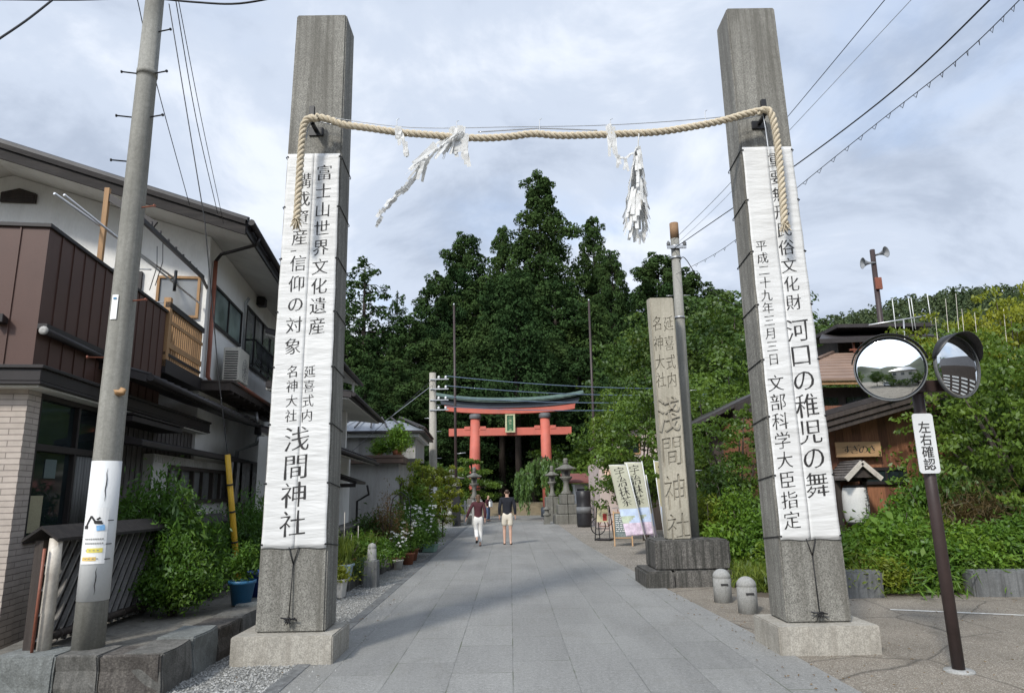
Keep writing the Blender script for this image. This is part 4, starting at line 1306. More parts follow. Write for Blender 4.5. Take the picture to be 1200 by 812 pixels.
    # balcony over the lean-to
    bal = MB(); bal.box(-2.6, .06, 3.9, 5.98, 3.78, 4.02)
    b = part('balcony', bal, M['dark_trim'], t, bevel=.006)
    mb = MB(); mb.box(-.03, .05, 3.9, 5.9, 4.92, 5.02); part('rail', mb, M['dark_trim'], b); mb = MB(); mb.box(-.02, .03, 3.9, 5.9, 4.1, 4.15); part('rail', mb, M['dark_trim'], b)
    mb = MB()
    for k in range(18): mb.box(-.01, .02, 3.98 + k * .108, 4.035 + k * .108, 4.0, 4.92)
    mb.box(.021, .04, 3.95, 5.88, 4.24, 4.34)
    mb.box(.021, .04, 3.95, 5.88, 4.66, 4.72)
    part('slats', mb, M['tan_wood'], b)
    mb = MB(); mb.box(-1.24, -1.16, 3.96, 4.04, 4.02, 7.1); part('post', mb, M['tan_wood'], b)
    mb = MB(); mb.box(-.06, .05, 3.9, 4.0, 3.9, 5.1); part('post', mb, M['tan_wood'], b)
    mb = MB(); mb.box(-1.9, -1.245, 3.97, 4.03, 5.55, 5.65); part('crossbar', mb, M['tan_wood'], b)
    mb = MB(); mb.beam((-1.2, 4.0, 6.95), (-.35, 4.0, 6.45), .05, .12); mb.beam((.12, 1.96, 5.83), (.12, 5.3, 5.90), .05, .07)
    for k in range(8): mb.tube([(.12, 2.2 + k * .38, 5.86), (.12, 2.2 + k * .38, 5.95)], .02, 6)
    mb.beam((.1, 5.3, 5.9), (.0, 6.0, 5.9), .04, .05)
    part('awning_rail', mb, M['dark_trim'], b)
    mb = MB(); mb.tube([(-1.6, 3.1, 6.58), (-.6, 6.0, 6.05)], .022, 7); mb.tube([(-1.2, 2.6, 6.35), (-.1, 5.9, 5.55)], .02, 7)
    mb.tube([(-2.2, 4.4, 5.75), (-.5, 4.4, 5.75)], .012, 6); mb.tube([(-.9, 4.6, 5.2), (-.15, 4.6, 5.2)], .012, 6)
    part('laundry_pole', mb, M['alu'], b)
    mb = MB()
    for (x, y) in ((-.55, 4.7), (-.35, 4.4)): mb.tube([(x, y, 6.3), (x + .03, y, 5.9), (x - .06, y, 5.45)], .008, 5)
    mb.tube([(-.25, 4.9, 5.9), (-.25, 4.9, 5.5)], .03, 6)
    part('hanger', mb, M['black_steel'], b)
    return t
white_house()
# the air conditioner on the ledge is a thing of its own
def ac_unit():
    c, s_ = math.cos(AZ), math.sin(AZ)
    lx, ly = .36, 7.25
    t = thing('air_conditioner', 'cream outdoor air conditioner unit on the ledge of the white house', 'air conditioner', (-5.3 + c * lx - s_ * ly, 7.5 + s_ * lx + c * ly, 4.06), AZ)
    mb = MB(); mb.box(-.17, .17, -.42, .42, .06, .78); mb.box(-.14, .14, -.36, -.28, 0, .06); mb.box(-.14, .14, .28, .36, 0, .06)
    part('casing', mb, M['ac'], t, bevel=.015, bseg=2)
    mb = MB()
    for k in range(12): mb.box(-.13, .13, -.428, -.42, .1 + k * .052, .125 + k * .052)
    part('louvre', mb, M['dark_trim'], t)
    mb = MB()
    for r_ in (.24, .18, .12, .06):
        mb.tube([(.166, .08 + math.cos(q / 24 * 2 * PI) * r_, .35 + math.sin(q / 24 * 2 * PI) * r_) for q in range(25)], .008, 5)
    for q in range(8): mb.tube([(.168, .08, .35), (.168, .08 + math.cos(q * PI / 4) * .25, .35 + math.sin(q * PI / 4) * .25)], .006, 5)
    part('fan_grille', mb, M['collar'], t)
ac_unit()

# ------------------------------------------------------------------ second house: white walls, dark eaves, only its street side shows
def second_house():
    t = thing('house', 'white walled house with dark stacked eaves just right of the left pillar', 'house', (-4.6, 14.3, 0), R(4))
    # local: x to the right, y away along the street
    mb = MB(); mb.box(-.85, 0, .9, 8.2, -.1, 3.0); mb.box(-.85, -.3, 2.0, 7.0, 3.0, 5.2)
    part('wall', mb, M['plaster'], t)
    def eave(name, x0, x1, y0, y1, z0, z1, th=.10, m='roof_dark'):
        q = MB(); q.hexa([(x0, y0, z1 - th), (x1, y0, z0 - th), (x1, y1, z0 - th), (x0, y1, z1 - th), (x0, y0, z1), (x1, y0, z0), (x1, y1, z0), (x0, y1, z1)])
        r = part('roof', q, M[m], t)
        q = MB(); q.hexa([(x0, y0 + .05, z1 - th - .05), (x1 - .06, y0 + .05, z0 - th - .03), (x1 - .06, y1 - .05, z0 - th - .03), (x0, y1 - .05, z1 - th - .05),
                          (x0, y0 + .05, z1 - th - .003), (x1 - .06, y0 + .05, z0 - th - .003), (x1 - .06, y1 - .05, z0 - th - .003), (x0, y1 - .05, z1 - th - .003)])
        part('soffit', q, M['soffit'], r)
        q = MB(); q.tube([(x1 + .05, y0, z0 - .05), (x1 + .05, y1, z0 - .09)], .05, 7)
        n = int((y1 - y0) / .3)
        for k in range(n): q.tube([(x1, y0 + .15 + k * .3, z0 + .015), (x0, y0 + .15 + k * .3, z1 + .015)], .035, 5)
        part('gutter', q, M['dark_trim'], r)
    eave('roof', -.85, .52, .9, 6.4, 5.06, 5.45)
    eave('roof', -.55, 1.25, .1, 5.7, 3.86, 4.10, .12)
    eave('roof', -.5, .88, -.2, 8.0, 2.72, 3.10, .10)
    mb = MB(); mb.box(.55, .70, 2.9, 3.05, 2.85, 3.75); part('post', mb, M['plaster'], t); mb = MB(); mb.box(.4, .46, 5.5, 5.56, 3.9, 5.0); part('post', mb, M['plaster'], t)
    mb = MB(); mb.box(0, .04, 2.9, 4.0, .0, 2.25); mb.box(.04, .06, 2.95, 3.42, .1, 2.15); mb.box(.04, .06, 3.48, 3.95, .1, 2.15)
    d = part('door', mb, M['dark_wood'], t)
    mb = MB(); mb.box(.06, .09, 3.36, 3.39, .95, 1.2); part('handle', mb, M['steel'], d)
    mb = MB(); mb.box(0, .05, 1.2, 1.9, 1.1, 2.1); part('shutter', mb, M['tan_wood'], t)
    mb = MB(); mb.hexa([(0, 4.6, 2.2), (.75, 4.6, 1.98), (.75, 6.4, 1.98), (0, 6.4, 2.2), (0, 4.6, 2.32), (.75, 4.6, 2.06), (.75, 6.4, 2.06), (0, 6.4, 2.32)]); mb.box(.0, .72, 4.63, 4.7, 1.9, 2.0)
    part('porch_roof', mb, M['roof_dark'], t)
    mb = MB(); mb.tube([(.8, 6.4, 1.96), (.84, 6.5, 1.7), (.5, 6.5, 1.5), (.5, 6.5, .2)], .035, 7); mb.box(.02, .06, 4.2, 4.3, 0, 2.6)
    part('downpipe', mb, M['dark_trim'], t)
    mb = MB()
    for q in range(3):
        mb.tube([(.2 - q * .2, .3, 3.0), (.3, .25 + q * .1, 3.25), (.75 + .05 * q, .3, 3.5)], .01, 5)
    for q in range(5): mb.tube([(-.4 + q * .25, .2, 2.95), (-.35 + q * .25, .2, 3.35)], .012, 5)
    mb.tube([(-.5, .2, 3.35), (.8, .2, 3.3)], .015, 5); mb.tube([(-.5, .2, 3.0), (.8, .2, 2.97)], .012, 5)
    part('balcony_railing', mb, M['black_steel'], t)
second_house()
M['shed_beam'] = mat('brown_beam', (.09, .06, .045), .7, .2, 3)
def grey_shed():
    t = thing('house', 'grey metal sided house with pot plants along its upper balcony', 'house', (-4.4, 24.0, 0), R(3))
    mb = MB(); mb.box(-3.0, .55, 0, 6, -.1, 2.95)
    for k in range(17): mb.box(-2.9 + k * .2, -2.86 + k * .2, -.02, 0, 0, 2.9)
    part('wall', mb, M['tin'], t)
    mb = MB(); mb.box(-3.0, 1.0, 1.4, 6, 2.95, 3.8); part('upper_wall', mb, M['tin'], t)
    mb = MB(); mb.box(-3.1, 1.15, 1.1, 6.2, 3.72, 3.86); part('fascia', mb, M['white_paint'], t, bevel=.01)
    mb = MB(); mb.hexa([(-3.3, .9, 3.94), (1.35, .9, 3.94), (1.35, 6.4, 3.94), (-3.3, 6.4, 3.94), (-2.2, 2.5, 4.45), (.3, 2.5, 4.45), (.3, 5.0, 4.45), (-2.2, 5.0, 4.45)]); mb.box(-3.32, 1.37, .88, 6.42, 3.865, 3.935, 1)
    r = part('roof', mb, [M['roof_blue'], M['dark_trim']], t)
    mb = MB()
    for k in range(8): mb.beam((-2.9 + k * .58, .93, 4.06), (-2.1 + k * .34, 2.5, 4.6), .05, .04)
    mb.beam((1.33, .9, 4.04), (.3, 2.5, 4.58), .1, .06); mb.beam((1.33, .9, 4.02), (1.33, 6.4, 4.02), .12, .08)
    part('ridge_bar', mb, M['roof_dark'], r)
    mb = MB(); mb.box(-2.6, .75, -.35, 1.4, 2.72, 2.95); mb.box(-2.6, .75, -.38, -.33, 2.9, 3.0); part('balcony', mb, M['shed_beam'], t, bevel=.008)
    mb = MB()
    for x in (.2, .45): mb.box(x, x + .05, .1, .14, 3.0, 3.5)
    mb.box(-.1, .7, .1, .14, 3.45, 3.5)
    part('balcony_railing', mb, M['white_paint'], t)
    mb = MB(); mb.box(.56, .62, .4, 1.3, 0, 2.1); part('door', mb, M['dark_wood'], t)
grey_shed()
def garden_wall():
    t = thing('garden_wall', 'low dark stone wall below the white house behind the potted plants', 'wall', (-3.55, 14.4, 0), R(5))
    g = random.Random(17)
    for r_ in range(3):
        y = -.3 * (r_ % 2)
        while y < 4.6:
            l = g.uniform(.5, .9); mb = MB(); mb.box(-.3, g.uniform(-.02, .02), max(0, y), min(4.6, y + l - .012), r_ * .31 - .02, r_ * .31 + .298); part('stone_block', mb, M['wall_stone'], t, bevel=.02); y += l
    mb = MB(); mb.box(-.34, .05, -.02, 4.65, .925, 1.0); part('coping', mb, M['old_stone'], t, bevel=.01)
garden_wall()

# ------------------------------------------------------------------ stone terrace by the pole
def terrace():
    t = thing('terrace_wall', 'low terrace of big rough stone blocks under the leaning concrete pole', 'retaining wall', (-3.9, 7.4, 0))
    o = Vector((-3.9, 7.4, 0))
    g = random.Random(21)
    def block(p, q, depth, z1, seed, zb=-.05):
        p, q = Vector((*p, 0)), Vector((*q, 0)); d = (q - p).normalized(); n_ = Vector((-d.y, d.x, 0))
        mb = MB(); bm = bmesh.new()
        bmesh.ops.create_cube(bm, size=1); bmesh.ops.bevel(bm, geom=list(bm.edges), offset=.03, segments=2, affect='EDGES')
        bmesh.ops.subdivide_edges(bm, edges=list(bm.edges), cuts=2, use_grid_fill=True)
        L_ = (q - p).length; c = (p + q) / 2 + n_ * depth / 2
        r_ = random.Random(seed); ph = [r_.uniform(0, 6) for _ in range(6)]
        vs = []
        for v in bm.verts:
            x, y, z = v.co
            k = .009 * (math.sin(x * 6 + ph[0] + z * 4) + math.sin(z * 9 + ph[1]) + .8 * math.sin(x * 17 + z * 13 + ph[2]))
            w = c + d * x * (L_ - .015) + n_ * (y * depth + k * (1 if y < 0 else .3)) + Vector((0, 0, zb + (z + .5) * (z1 - zb) + .25 * k))
            vs.append(w - o)
        mb.add(vs, [[v.index for v in f.verts] for f in bm.faces], 0, False); bm.free()
        part('stone_block', mb, M[('stone_blue', 'wall_stone', 'stone_brown', 'stone_brown', 'wall_stone')[seed % 10 % 5] if seed < 40 else ('stone_brown', 'wall_stone', 'stone_blue')[seed % 3]], t)
    A = [(-4.72, 6.62), (-4.12, 6.60), (-3.72, 6.60), (-3.17, 6.62)]
    for i in range(3): block(A[i], A[i + 1], .42, .355 + .01 * (i % 2), 30 + i)
    B = [(-3.16, 6.62), (-3.17, 7.25), (-3.19, 7.9), (-3.17, 8.5), (-3.15, 9.2), (-3.2, 10.0), (-3.25, 10.8)]
    for i in range(6): block(B[i], B[i + 1], .38, .36 + .015 * math.sin(i * 2), 40 + i)
    mb = MB(); mb.prism([(-4.9, 6.85), (-3.4, 6.85), (-3.4, 8.4), (-3.42, 10.8), (-4.4, 11.8), (-5.6, 11.6), (-5.05, 7.6)], 'z', .0, .33)
    mb.v = [(p[0] - o.x, p[1] - o.y, p[2]) for p in mb.v]
    part('terrace_slab', mb, M['terrace'], t)
    g = random.Random(5)
    for i in range(7):
        mb = MB(); r = g.uniform(.08, .2); mb.blob((-4.95 + g.uniform(-.3, .35), 6.35 + g.uniform(-.3, .2), r * .25), (r, r * .8, r * .6), seed=i, sub=2, rough=.12)
        o2 = Vector(mb.v[0]); o2.z = 0
        for k, p in enumerate(mb.v): mb.v[k] = tuple(Vector(p) - o2)
        single('rock', mb, M['wall_stone'], 'rough brown rock lying on the ground at the foot of the beige corner', 'rock', o2, group='rocks at the foot of the beige house corner')
terrace()

# ------------------------------------------------------------------ lattice fence
def fence():
    A, B = Vector((-4.52, 6.92, .33)), Vector((-4.66, 11.3, .33))
    t = thing('lattice_fence', 'dark wooden fence of slanting slats with a ridged cap and a faded bamboo end post', 'fence', A, 0)
    d = (B - A).normalized(); n_ = Vector((d.y, -d.x, 0)); Ln = (B - A).length
    def pt(s_, z, off=0): return d * s_ + n_ * off + Vector((0, 0, z))
    H = 1.02
    mb = MB(); k = -.9
    while k < Ln:
        s0, s1 = k, k + .62; z0, z1 = .04, H
        if s0 < 0: z0 += (0 - s0) / .62 * (H - .04); s0 = 0
        if s1 > Ln: z1 -= (s1 - Ln) / .62 * (H - .04); s1 = Ln
        if z1 - z0 > .06: mb.beam(pt(s0, z0, .02), pt(s1, z1, .02), .018, .046, up=n_)
        k += .145
    part('slats', mb, M['slat_wood'], t)
    mb = MB(); mb.beam(pt(.1, .5, -.10), pt(Ln, .5, -.10), .02, .92, up=(0, 0, 1)); part('backing', mb, M['dark_trim'], t)
    mb = MB(); k = 0
    while k < Ln + .6:
        s0, s1 = k, k - .62; z0, z1 = .04, H
        if s0 > Ln: z0 += (s0 - Ln) / .62 * H; s0 = Ln
        if s1 < 0: z1 -= (0 - s1) / .62 * H; s1 = 0
        if z1 - z0 > .06: mb.beam(pt(s0, z0, -.02), pt(s1, z1, -.02), .014, .026, up=n_)
        k += .33
    part('back_slats', mb, M['dark_wood'], t)
    mb = MB()
    a, b = pt(-.12, H), pt(Ln, H - .02)
    for s_ in (-1, 1):
        v = [a + Vector((0, 0, .14)), b + Vector((0, 0, .14)), b + n_ * s_ * .17 + Vector((0, 0, .02)), a + n_ * s_ * .17 + Vector((0, 0, .02))]
        w = [p - Vector((0, 0, .03)) for p in v]
        mb.hexa(w + v)
    part('cap', mb, M['barge'], t)
    for q in range(5):
        c = pt(q * Ln / 4, 0, -.05); mb = MB(); mb.box(c.x - .04, c.x + .04, c.y - .04, c.y + .04, 0, H); part('post', mb, M['dark_wood'], t)
    mb = MB(); mb.tube([pt(.06, .12, .07), pt(2.6, .12, .07)], .04, 8)
    for q in range(8): mb.tube([pt(.2 + q * .3, .12, .07), pt(.24 + q * .3, .12, .07)], .047, 8)
    part('rail', mb, M['dark_wood'], t)
    mb = MB(); mb.tube([pt(-.03, 0, .10), pt(-.03, .35, .10), pt(-.03, .36, .10), pt(-.03, .7, .10), pt(-.03, .71, .10), pt(-.03, 1.04, .10)], [.062, .058, .064, .058, .062, .056], 10)
    part('bamboo_post', mb, M['bamboo'], t)
    mb = MB(); mb.tube([pt(-.14, 0, .06), pt(-.13, .95, .06)], .014, 7)
    part('stake', mb, M['copper_pipe'], t)
fence()

# ------------------------------------------------------------------ utility pole on the terrace
def utility_pole():
    bx, by = -4.02, 6.92
    t = thing('utility_pole', 'tall concrete utility pole with a white wrap and work notice on the stone terrace', 'utility pole', (bx, by, .33))
    mb = MB(); H = 9.2; rad = lambda z: .140 - .0062 * z
    mb.lathe([(rad(z), z) for z in (0, 1, 2, 3, 4, 5, 6, 6.05)] + [(rad(6.05) + .006, 6.05), (rad(6.1) + .006, 6.11), (rad(6.1), 6.11), (rad(7), 7), (rad(8), 8), (rad(H), H)], 24)
    part('shaft', mb, M['concrete'], t)
    mb = MB(); mb.lathe([(rad(.46) + .004, .46), (rad(1.1) + .005, 1.1), (rad(1.77) + .004, 1.77)], 28)
    part('wrap', mb, M['white_paint'], t)
    mb = MB()                             # dark seam tears in the wrap
    for (z0, z1, an) in ((.52, .77, -1.02), (1.38, 1.70, -.96)):
        v = []
        for k in range(7):
            z = lerp(z0, z1, k / 6); a = an + .03 * math.sin(k * 2.2); w = .035 * math.sin(PI * (k + .3) / 6.6)
            r_ = rad(z) + .0075
            v += [(math.cos(a - w) * r_, math.sin(a - w) * r_, z), (math.cos(a + w) * r_, math.sin(a + w) * r_, z)]
        mb.add(v, [(2 * k, 2 * k + 1, 2 * k + 3, 2 * k + 2) for k in range(6)])
    part('wrap_seam', mb, M['ink'], t, fixn=False)
    for z, sd in ((6.60, 1), (6.07, 1), (6.07, -1), (5.53, 1), (5.53, -1), (5.0, -1), (4.46, 1), (3.42, 1), (2.82, -1)):
        mb = MB(); a = -.25 if sd > 0 else PI + .25
        d = Vector((math.cos(a), math.sin(a), 0)); r_ = rad(z)
        mb.tube([d * (r_ - .02) + Vector((0, 0, z)), d * (r_ + .15) + Vector((0, 0, z)), d * (r_ + .15) + Vector((0, 0, z)) , d * (r_ + .165) + Vector((0, 0, z))], [.008, .008, .016, .016], 6)
        part('step_bolt', mb, M['black_steel'] if z > 4.6 else M['copper_pipe'], t)
    def patch(z0, z1, a0, a1, off, m, name, par):
        q = MB(); v = []
        for k in range(9):
            a = lerp(a0, a1, k / 8)
            for z in (z0, z1): v.append((math.cos(a) * (rad(z) + off), math.sin(a) * (rad(z) + off), z))
        q.add(v, [(2 * k, 2 * k + 2, 2 * k + 3, 2 * k + 1) for k in range(8)])
        return part(name, q, m, par, fixn=False)
    no = patch(.80, 1.32, -2.15, -.60, .012, M['paper'], 'notice', t)
    patch(.905, .945, -1.74, -.78, .0145, mat('notice_yellow', (.72, .62, .14), .8, .05, 5), 'yellow_band', no)
    patch(.83, .865, -2.01, -1.12, .0145, mat('notice_amber', (.68, .48, .16), .8, .05, 5), 'amber_band', no)
    q = MB()                              # black excavator drawing: arm, bucket, cab
    def on(a, z, off=.016):
        a = -2.15 + (a + 2.15) * 1.37
        return Vector((math.cos(a) * (rad(z) + off), math.sin(a) * (rad(z) + off), z))
    def stroke(pts, w):
        for (a0, z0), (a1, z1) in zip(pts, pts[1:]):
            n = 4
            for k in range(n):
                b0, y0, b1, y1 = lerp(a0, a1, k / n), lerp(z0, z1, k / n), lerp(a0, a1, (k + 1) / n), lerp(z0, z1, (k + 1) / n)
                dx, dz = (b1 - b0) * .15, y1 - y0; l_ = math.hypot(dx, dz) + 1e-6
                nx, nz = -dz / l_ * w / 2 / .15, dx / l_ * w / 2
                q.add([on(b0 - nx, y0 - nz), on(b1 - nx, y1 - nz), on(b1 + nx, y1 + nz), on(b0 + nx, y0 + nz)], [(0, 1, 2, 3)])
    stroke([(-2.0, 1.15), (-1.78, 1.245), (-1.58, 1.19)], .014); stroke([(-2.1, 1.14), (-1.9, 1.14)], .03); stroke([(-1.64, 1.19), (-1.3, 1.19)], .022); stroke([(-1.52, 1.21), (-1.38, 1.23)], .014); stroke([(-1.6, 1.18), (-1.25, 1.175)], .016)
    part('excavator_drawing', q, M['ink'], no, fixn=False)
    q = MB()
    stroke([(-1.5, 1.13), (-1.15, 1.135)], .05)
    part('blue_spot', q, mat('notice_blue', (.20, .42, .70), .8, .1, 6), no, fixn=False)
    q = MB()
    for z in (1.03, .99):
        for k in range(9): stroke([(-1.98 + k * .095, z), (-1.92 + k * .095, z)], .014)
    for z in (.925, .848):
        for k in range(4): stroke([(-1.9 + k * .17, z), (-1.82 + k * .17, z)], .008)
    part('fine_print', q, mat('grey_print', (.25, .25, .24), .8), no, fixn=False)
    q = MB()
    for z in (1.2, .98, .84): stroke([(-1.05, z), (-.75, z)], .008)
    part('tie', q, M['ink'], no, fixn=False)
    pl = patch(3.20, 3.46, -2.0, -1.45, .01, M['paper'], 'number_plate', t)
    q = MB(); stroke([(-1.92, 3.42), (-1.72, 3.42)], .02)
    part('plate_mark', q, mat('plate_blue', (.08, .22, .38), .7), pl, fixn=False)
    mb = MB(); mb.blob((.12, -.10, 2.45), (.06, .035, .035), seed=4, rough=.3); part('tape_knot', mb, M['tan_wood'], t)
utility_pole()
def guy():
    p0, p1 = Vector((-4.02, 10.6, .33)), at(268, 548, 10.2)
    d = (p1 - p0).normalized()
    t = thing('guy_wire', 'stay wire with yellow plastic guard slanting behind the blue buckets', 'guy wire', p0)
    mb = MB(); mb.tube([(0, 0, 0), d * 1.0, d * 2.05], [.047, .044, .04], 9); part('guard', mb, M['yellow'], t)
    for k in (.35, .75, 1.2, 1.6):
        mb = MB(); mb.tube([d * k, d * (k + .025)], .049, 9); part('band', mb, M['ink'], t)
    top = at(240, 260, 10.2) - p0
    mb = MB(); mb.tube([(0, 0, 0), d * 2.0, at(256, 440, 10.2) - p0, top, at(198, 5, 10.2) - p0], .009, 5); part('cable', mb, M['black_rubber'], t)
guy()
# ================================================================== MIDDLE OF THE STREET
# ------------------------------------------------------------------ carved stone monument
def monument():
    Y = 13.1
    o = Vector((3.32, Y + .15, 0))
    t = thing('stone_monument', 'tall carved stone stele on a two step mossy base right of the path', 'monument', o)
    zb = .80
    mb = MB(); mb.box(2.40 - o.x, 2.90 - o.x, 12.72 - o.y, 13.9 - o.y, -.05, .285)
    part('base_block', mb, M['old_stone'], t, bevel=.035, bseg=2)
    mb = MB(); mb.box(2.915 - o.x, 4.22 - o.x, 12.80 - o.y, 14.0 - o.y, -.05, .275)
    part('base_block', mb, M['old_stone'], t, bevel=.03, bseg=2)
    mb = MB(); mb.box(2.62 - o.x, 3.98 - o.x, 12.88 - o.y, 13.85 - o.y, .277, zb)
    part('plinth', mb, M['old_stone'], t, bevel=.03, bseg=2)
    a, b = at(783, 637, Y), at(811, 637, Y)
    c, d = at(761, 349, Y), at(789, 348.5, Y)
    zt = c.z
    mb = MB()
    th = .34
    mb.hexa([(a.x - o.x, Y - o.y, zb), (b.x - o.x, Y - o.y, zb), (b.x - o.x, Y + th - o.y, zb), (a.x - o.x, Y + th - o.y, zb),
             (c.x - o.x, Y - o.y, zt), (d.x - o.x, Y - o.y, zt), (d.x - o.x, Y + th - .03 - o.y, zt + .05), (c.x - o.x, Y + th - .03 - o.y, zt + .05)])
    st = part('stele', mb, M['monument'], t, bevel=.02, bseg=2)
    dirty = []
    def carve(ch, px, py, w, h):
        q = at(px, py, Y); vs, fs = glyph(ch, 1.0)
        n = len(vs)
        fr = [(q.x - o.x + u * w, Y - .03 - o.y, q.z + v * h) for u, v in vs]; bk = [(x, y + .058, z) for x, y, z in fr]
        cnt = {}
        for f in fs:
            for i in range(len(f)):
                e = (f[i], f[(i + 1) % len(f)]); cnt.setdefault(tuple(sorted(e)), []).append(e)
        sides = [(l[0][1], l[0][0], l[0][0] + n, l[0][1] + n) for l in cnt.values() if len(l) == 1]
        cut = MB()
        cut.add(fr + bk, [tuple(f) for f in fs] + [tuple(i + n for i in f)[::-1] for f in fs] + sides)
        co = link_mesh('cutter', cut, M['monument'])
        mo = st.modifiers.new('carving', 'BOOLEAN'); mo.operation = 'DIFFERENCE'; mo.object = co; mo.solver = 'EXACT'
        dg = bpy.context.evaluated_depsgraph_get(); dg.update()
        # the cutter is in the stele's own coordinates
        co.parent = st; dg = bpy.context.evaluated_depsgraph_get(); dg.update()
        me = bpy.data.meshes.new_from_object(st.evaluated_get(dg))
        before = len(st.data.vertices)
        st.modifiers.clear()
        if len(me.vertices) > before + 20: st.data = me
        else:
            part('lettering', cut, M['groove'], t); print('CARVE FAILED', ch)
        bpy.data.objects.remove(co)
    for ch, px, py in (('延', 783.2, 379), ('喜', 784.3, 402), ('式', 786, 424), ('内', 787.5, 445)): carve(ch, px, py, .21, .32)
    for ch, px, py in (('名', 770.4, 379), ('神', 771.8, 402), ('大', 773.4, 424), ('社', 774.8, 445)): carve(ch, px, py, .21, .32)
    for ch, px, py, h_ in (('淺', 783.5, 485, .74), ('間', 787.6, 528, .62), ('神', 791.4, 576, .70), ('社', 795.2, 616, .50)): carve(ch, px, py, .46, h_)
    me = st.data
    me.materials.append(M['groove'])
    for p in me.polygons:                 # groove floors: dirt plus some shade put into the darker colour
        cc = p.center
        if Y - o.y + .012 < cc.y < Y - o.y + .045 and abs(p.normal.y) > .9: p.material_index = 1
M['groove'] = stone_mat('stained_shaded_groove', (.33, .305, .25), .2, 120, (.22, .195, .15), .5)
monument()

def concrete_post():
    b = at(813, 636, 13.75); tp = at(789.5, 262, 13.75)
    t = thing('utility_pole', 'old concrete pole with rusty brown cap standing right behind the carved stele', 'utility pole', (b.x, 13.75, 0))
    dx = tp.x - b.x
    mb = MB(); mb.tube([(0, 0, -.1), (dx * .5, 0, tp.z * .5), (dx, 0, tp.z - .35)], [.118, .103, .090], 18); part('shaft', mb, M['concrete'], t)
    mb = MB(); mb.tube([(dx, 0, tp.z - .351), (dx, 0, tp.z)], [.093, .093], 18); part('cap', mb, mat('rusty_cap', (.20, .12, .065), .8, .2, 5), t)
    mb = MB()
    for z in (tp.z - .55, tp.z - .8, tp.z - 2.1):
        mb.lathe([(.104, 0), (.112, .0), (.112, .04), (.104, .04)], 16, (dx * z / tp.z, 0, z))
    mb.box(dx - .2, dx + .2, -.13, -.09, tp.z - .6, tp.z - .54)
    part('clamp', mb, M['steel'], t)
    for s_ in (-.17, .17):
        mb = MB(); mb.lathe([(.02, 0), (.045, .01), (.03, .03), (.045, .05), (.03, .07), (.02, .1)], 10, (dx + s_, -.11, tp.z - .54)); part('insulator', mb, M['collar'], t)
    for z, s_ in ((tp.z - 1.6, -1), (tp.z - 1.6, 1), (tp.z - 3.6, 1), (tp.z - 5.2, 1)):
        mb = MB(); mb.tube([(dx * z / tp.z + s_ * .09, 0, z), (dx * z / tp.z + s_ * .25, 0, z)], .009, 5); part('step_bolt', mb, M['steel'], t)
concrete_post()

# ------------------------------------------------------------------ bollards
def dome_bollard(label, x, y, h, r):
    t = thing('bollard', label, 'bollard', (x, y, 0), 0, 'round topped granite bollards')
    mb = MB(); mb.lathe([(r, -.05), (r * .99, h - r * 1.05), (r * .94, h - r * .98), (r * .99, h - r * .92)] + [(r * math.cos(q * PI / 16), h - r * .9 + r * .9 * math.sin(q * PI / 16)) for q in range(1, 8)] + [(.005, h)], 22)
    part('post', mb, M['bollard'], t)
    mb = MB(); mb.box(-.055, .055, -r - .004, -r + .03, h * .52, h * .52 + .028); part('slot', mb, M['ink'], t)
p1, p2 = on_ground(850, 706), on_ground(880, 719)
dome_bollard('dome topped granite bollard nearer the carved stele base', p1.x, p1.y + .1, .49, .137)
dome_bollard('dome topped granite bollard nearer the right pillar', p2.x, p2.y + .1, .49, .137)
def square_bollard(x, y, h, w, label):
    t = thing('bollard', label, 'bollard', (x, y, 0))
    mb = MB(); mb.frustum(0, 0, -.05, h * .60, w, w, w * .94, w * .94); part('shaft', mb, M['grey_block'], t, bevel=.012)
    mb = MB(); mb.lathe([(w * .78, h * .60), (w * .70, h * .62), (w * .66, h * .66), (w * .62, h * .86), (w * .56, h * .865), (w * .62, h * .885), (w * .60, h * .92), (w * .45, h * .97), (.01, h)], 18); part('knob', mb, M['bollard'], t)
pb = on_ground(435, 687)
square_bollard(pb.x, pb.y, .80, .135, 'square grey stone bollard with a knob top on the gravel by the flower pots')
pb = on_ground(536, 617)
square_bollard(pb.x - .35, pb.y, .75, .12, 'small far stone bollard beside the left flagpole sleeve')

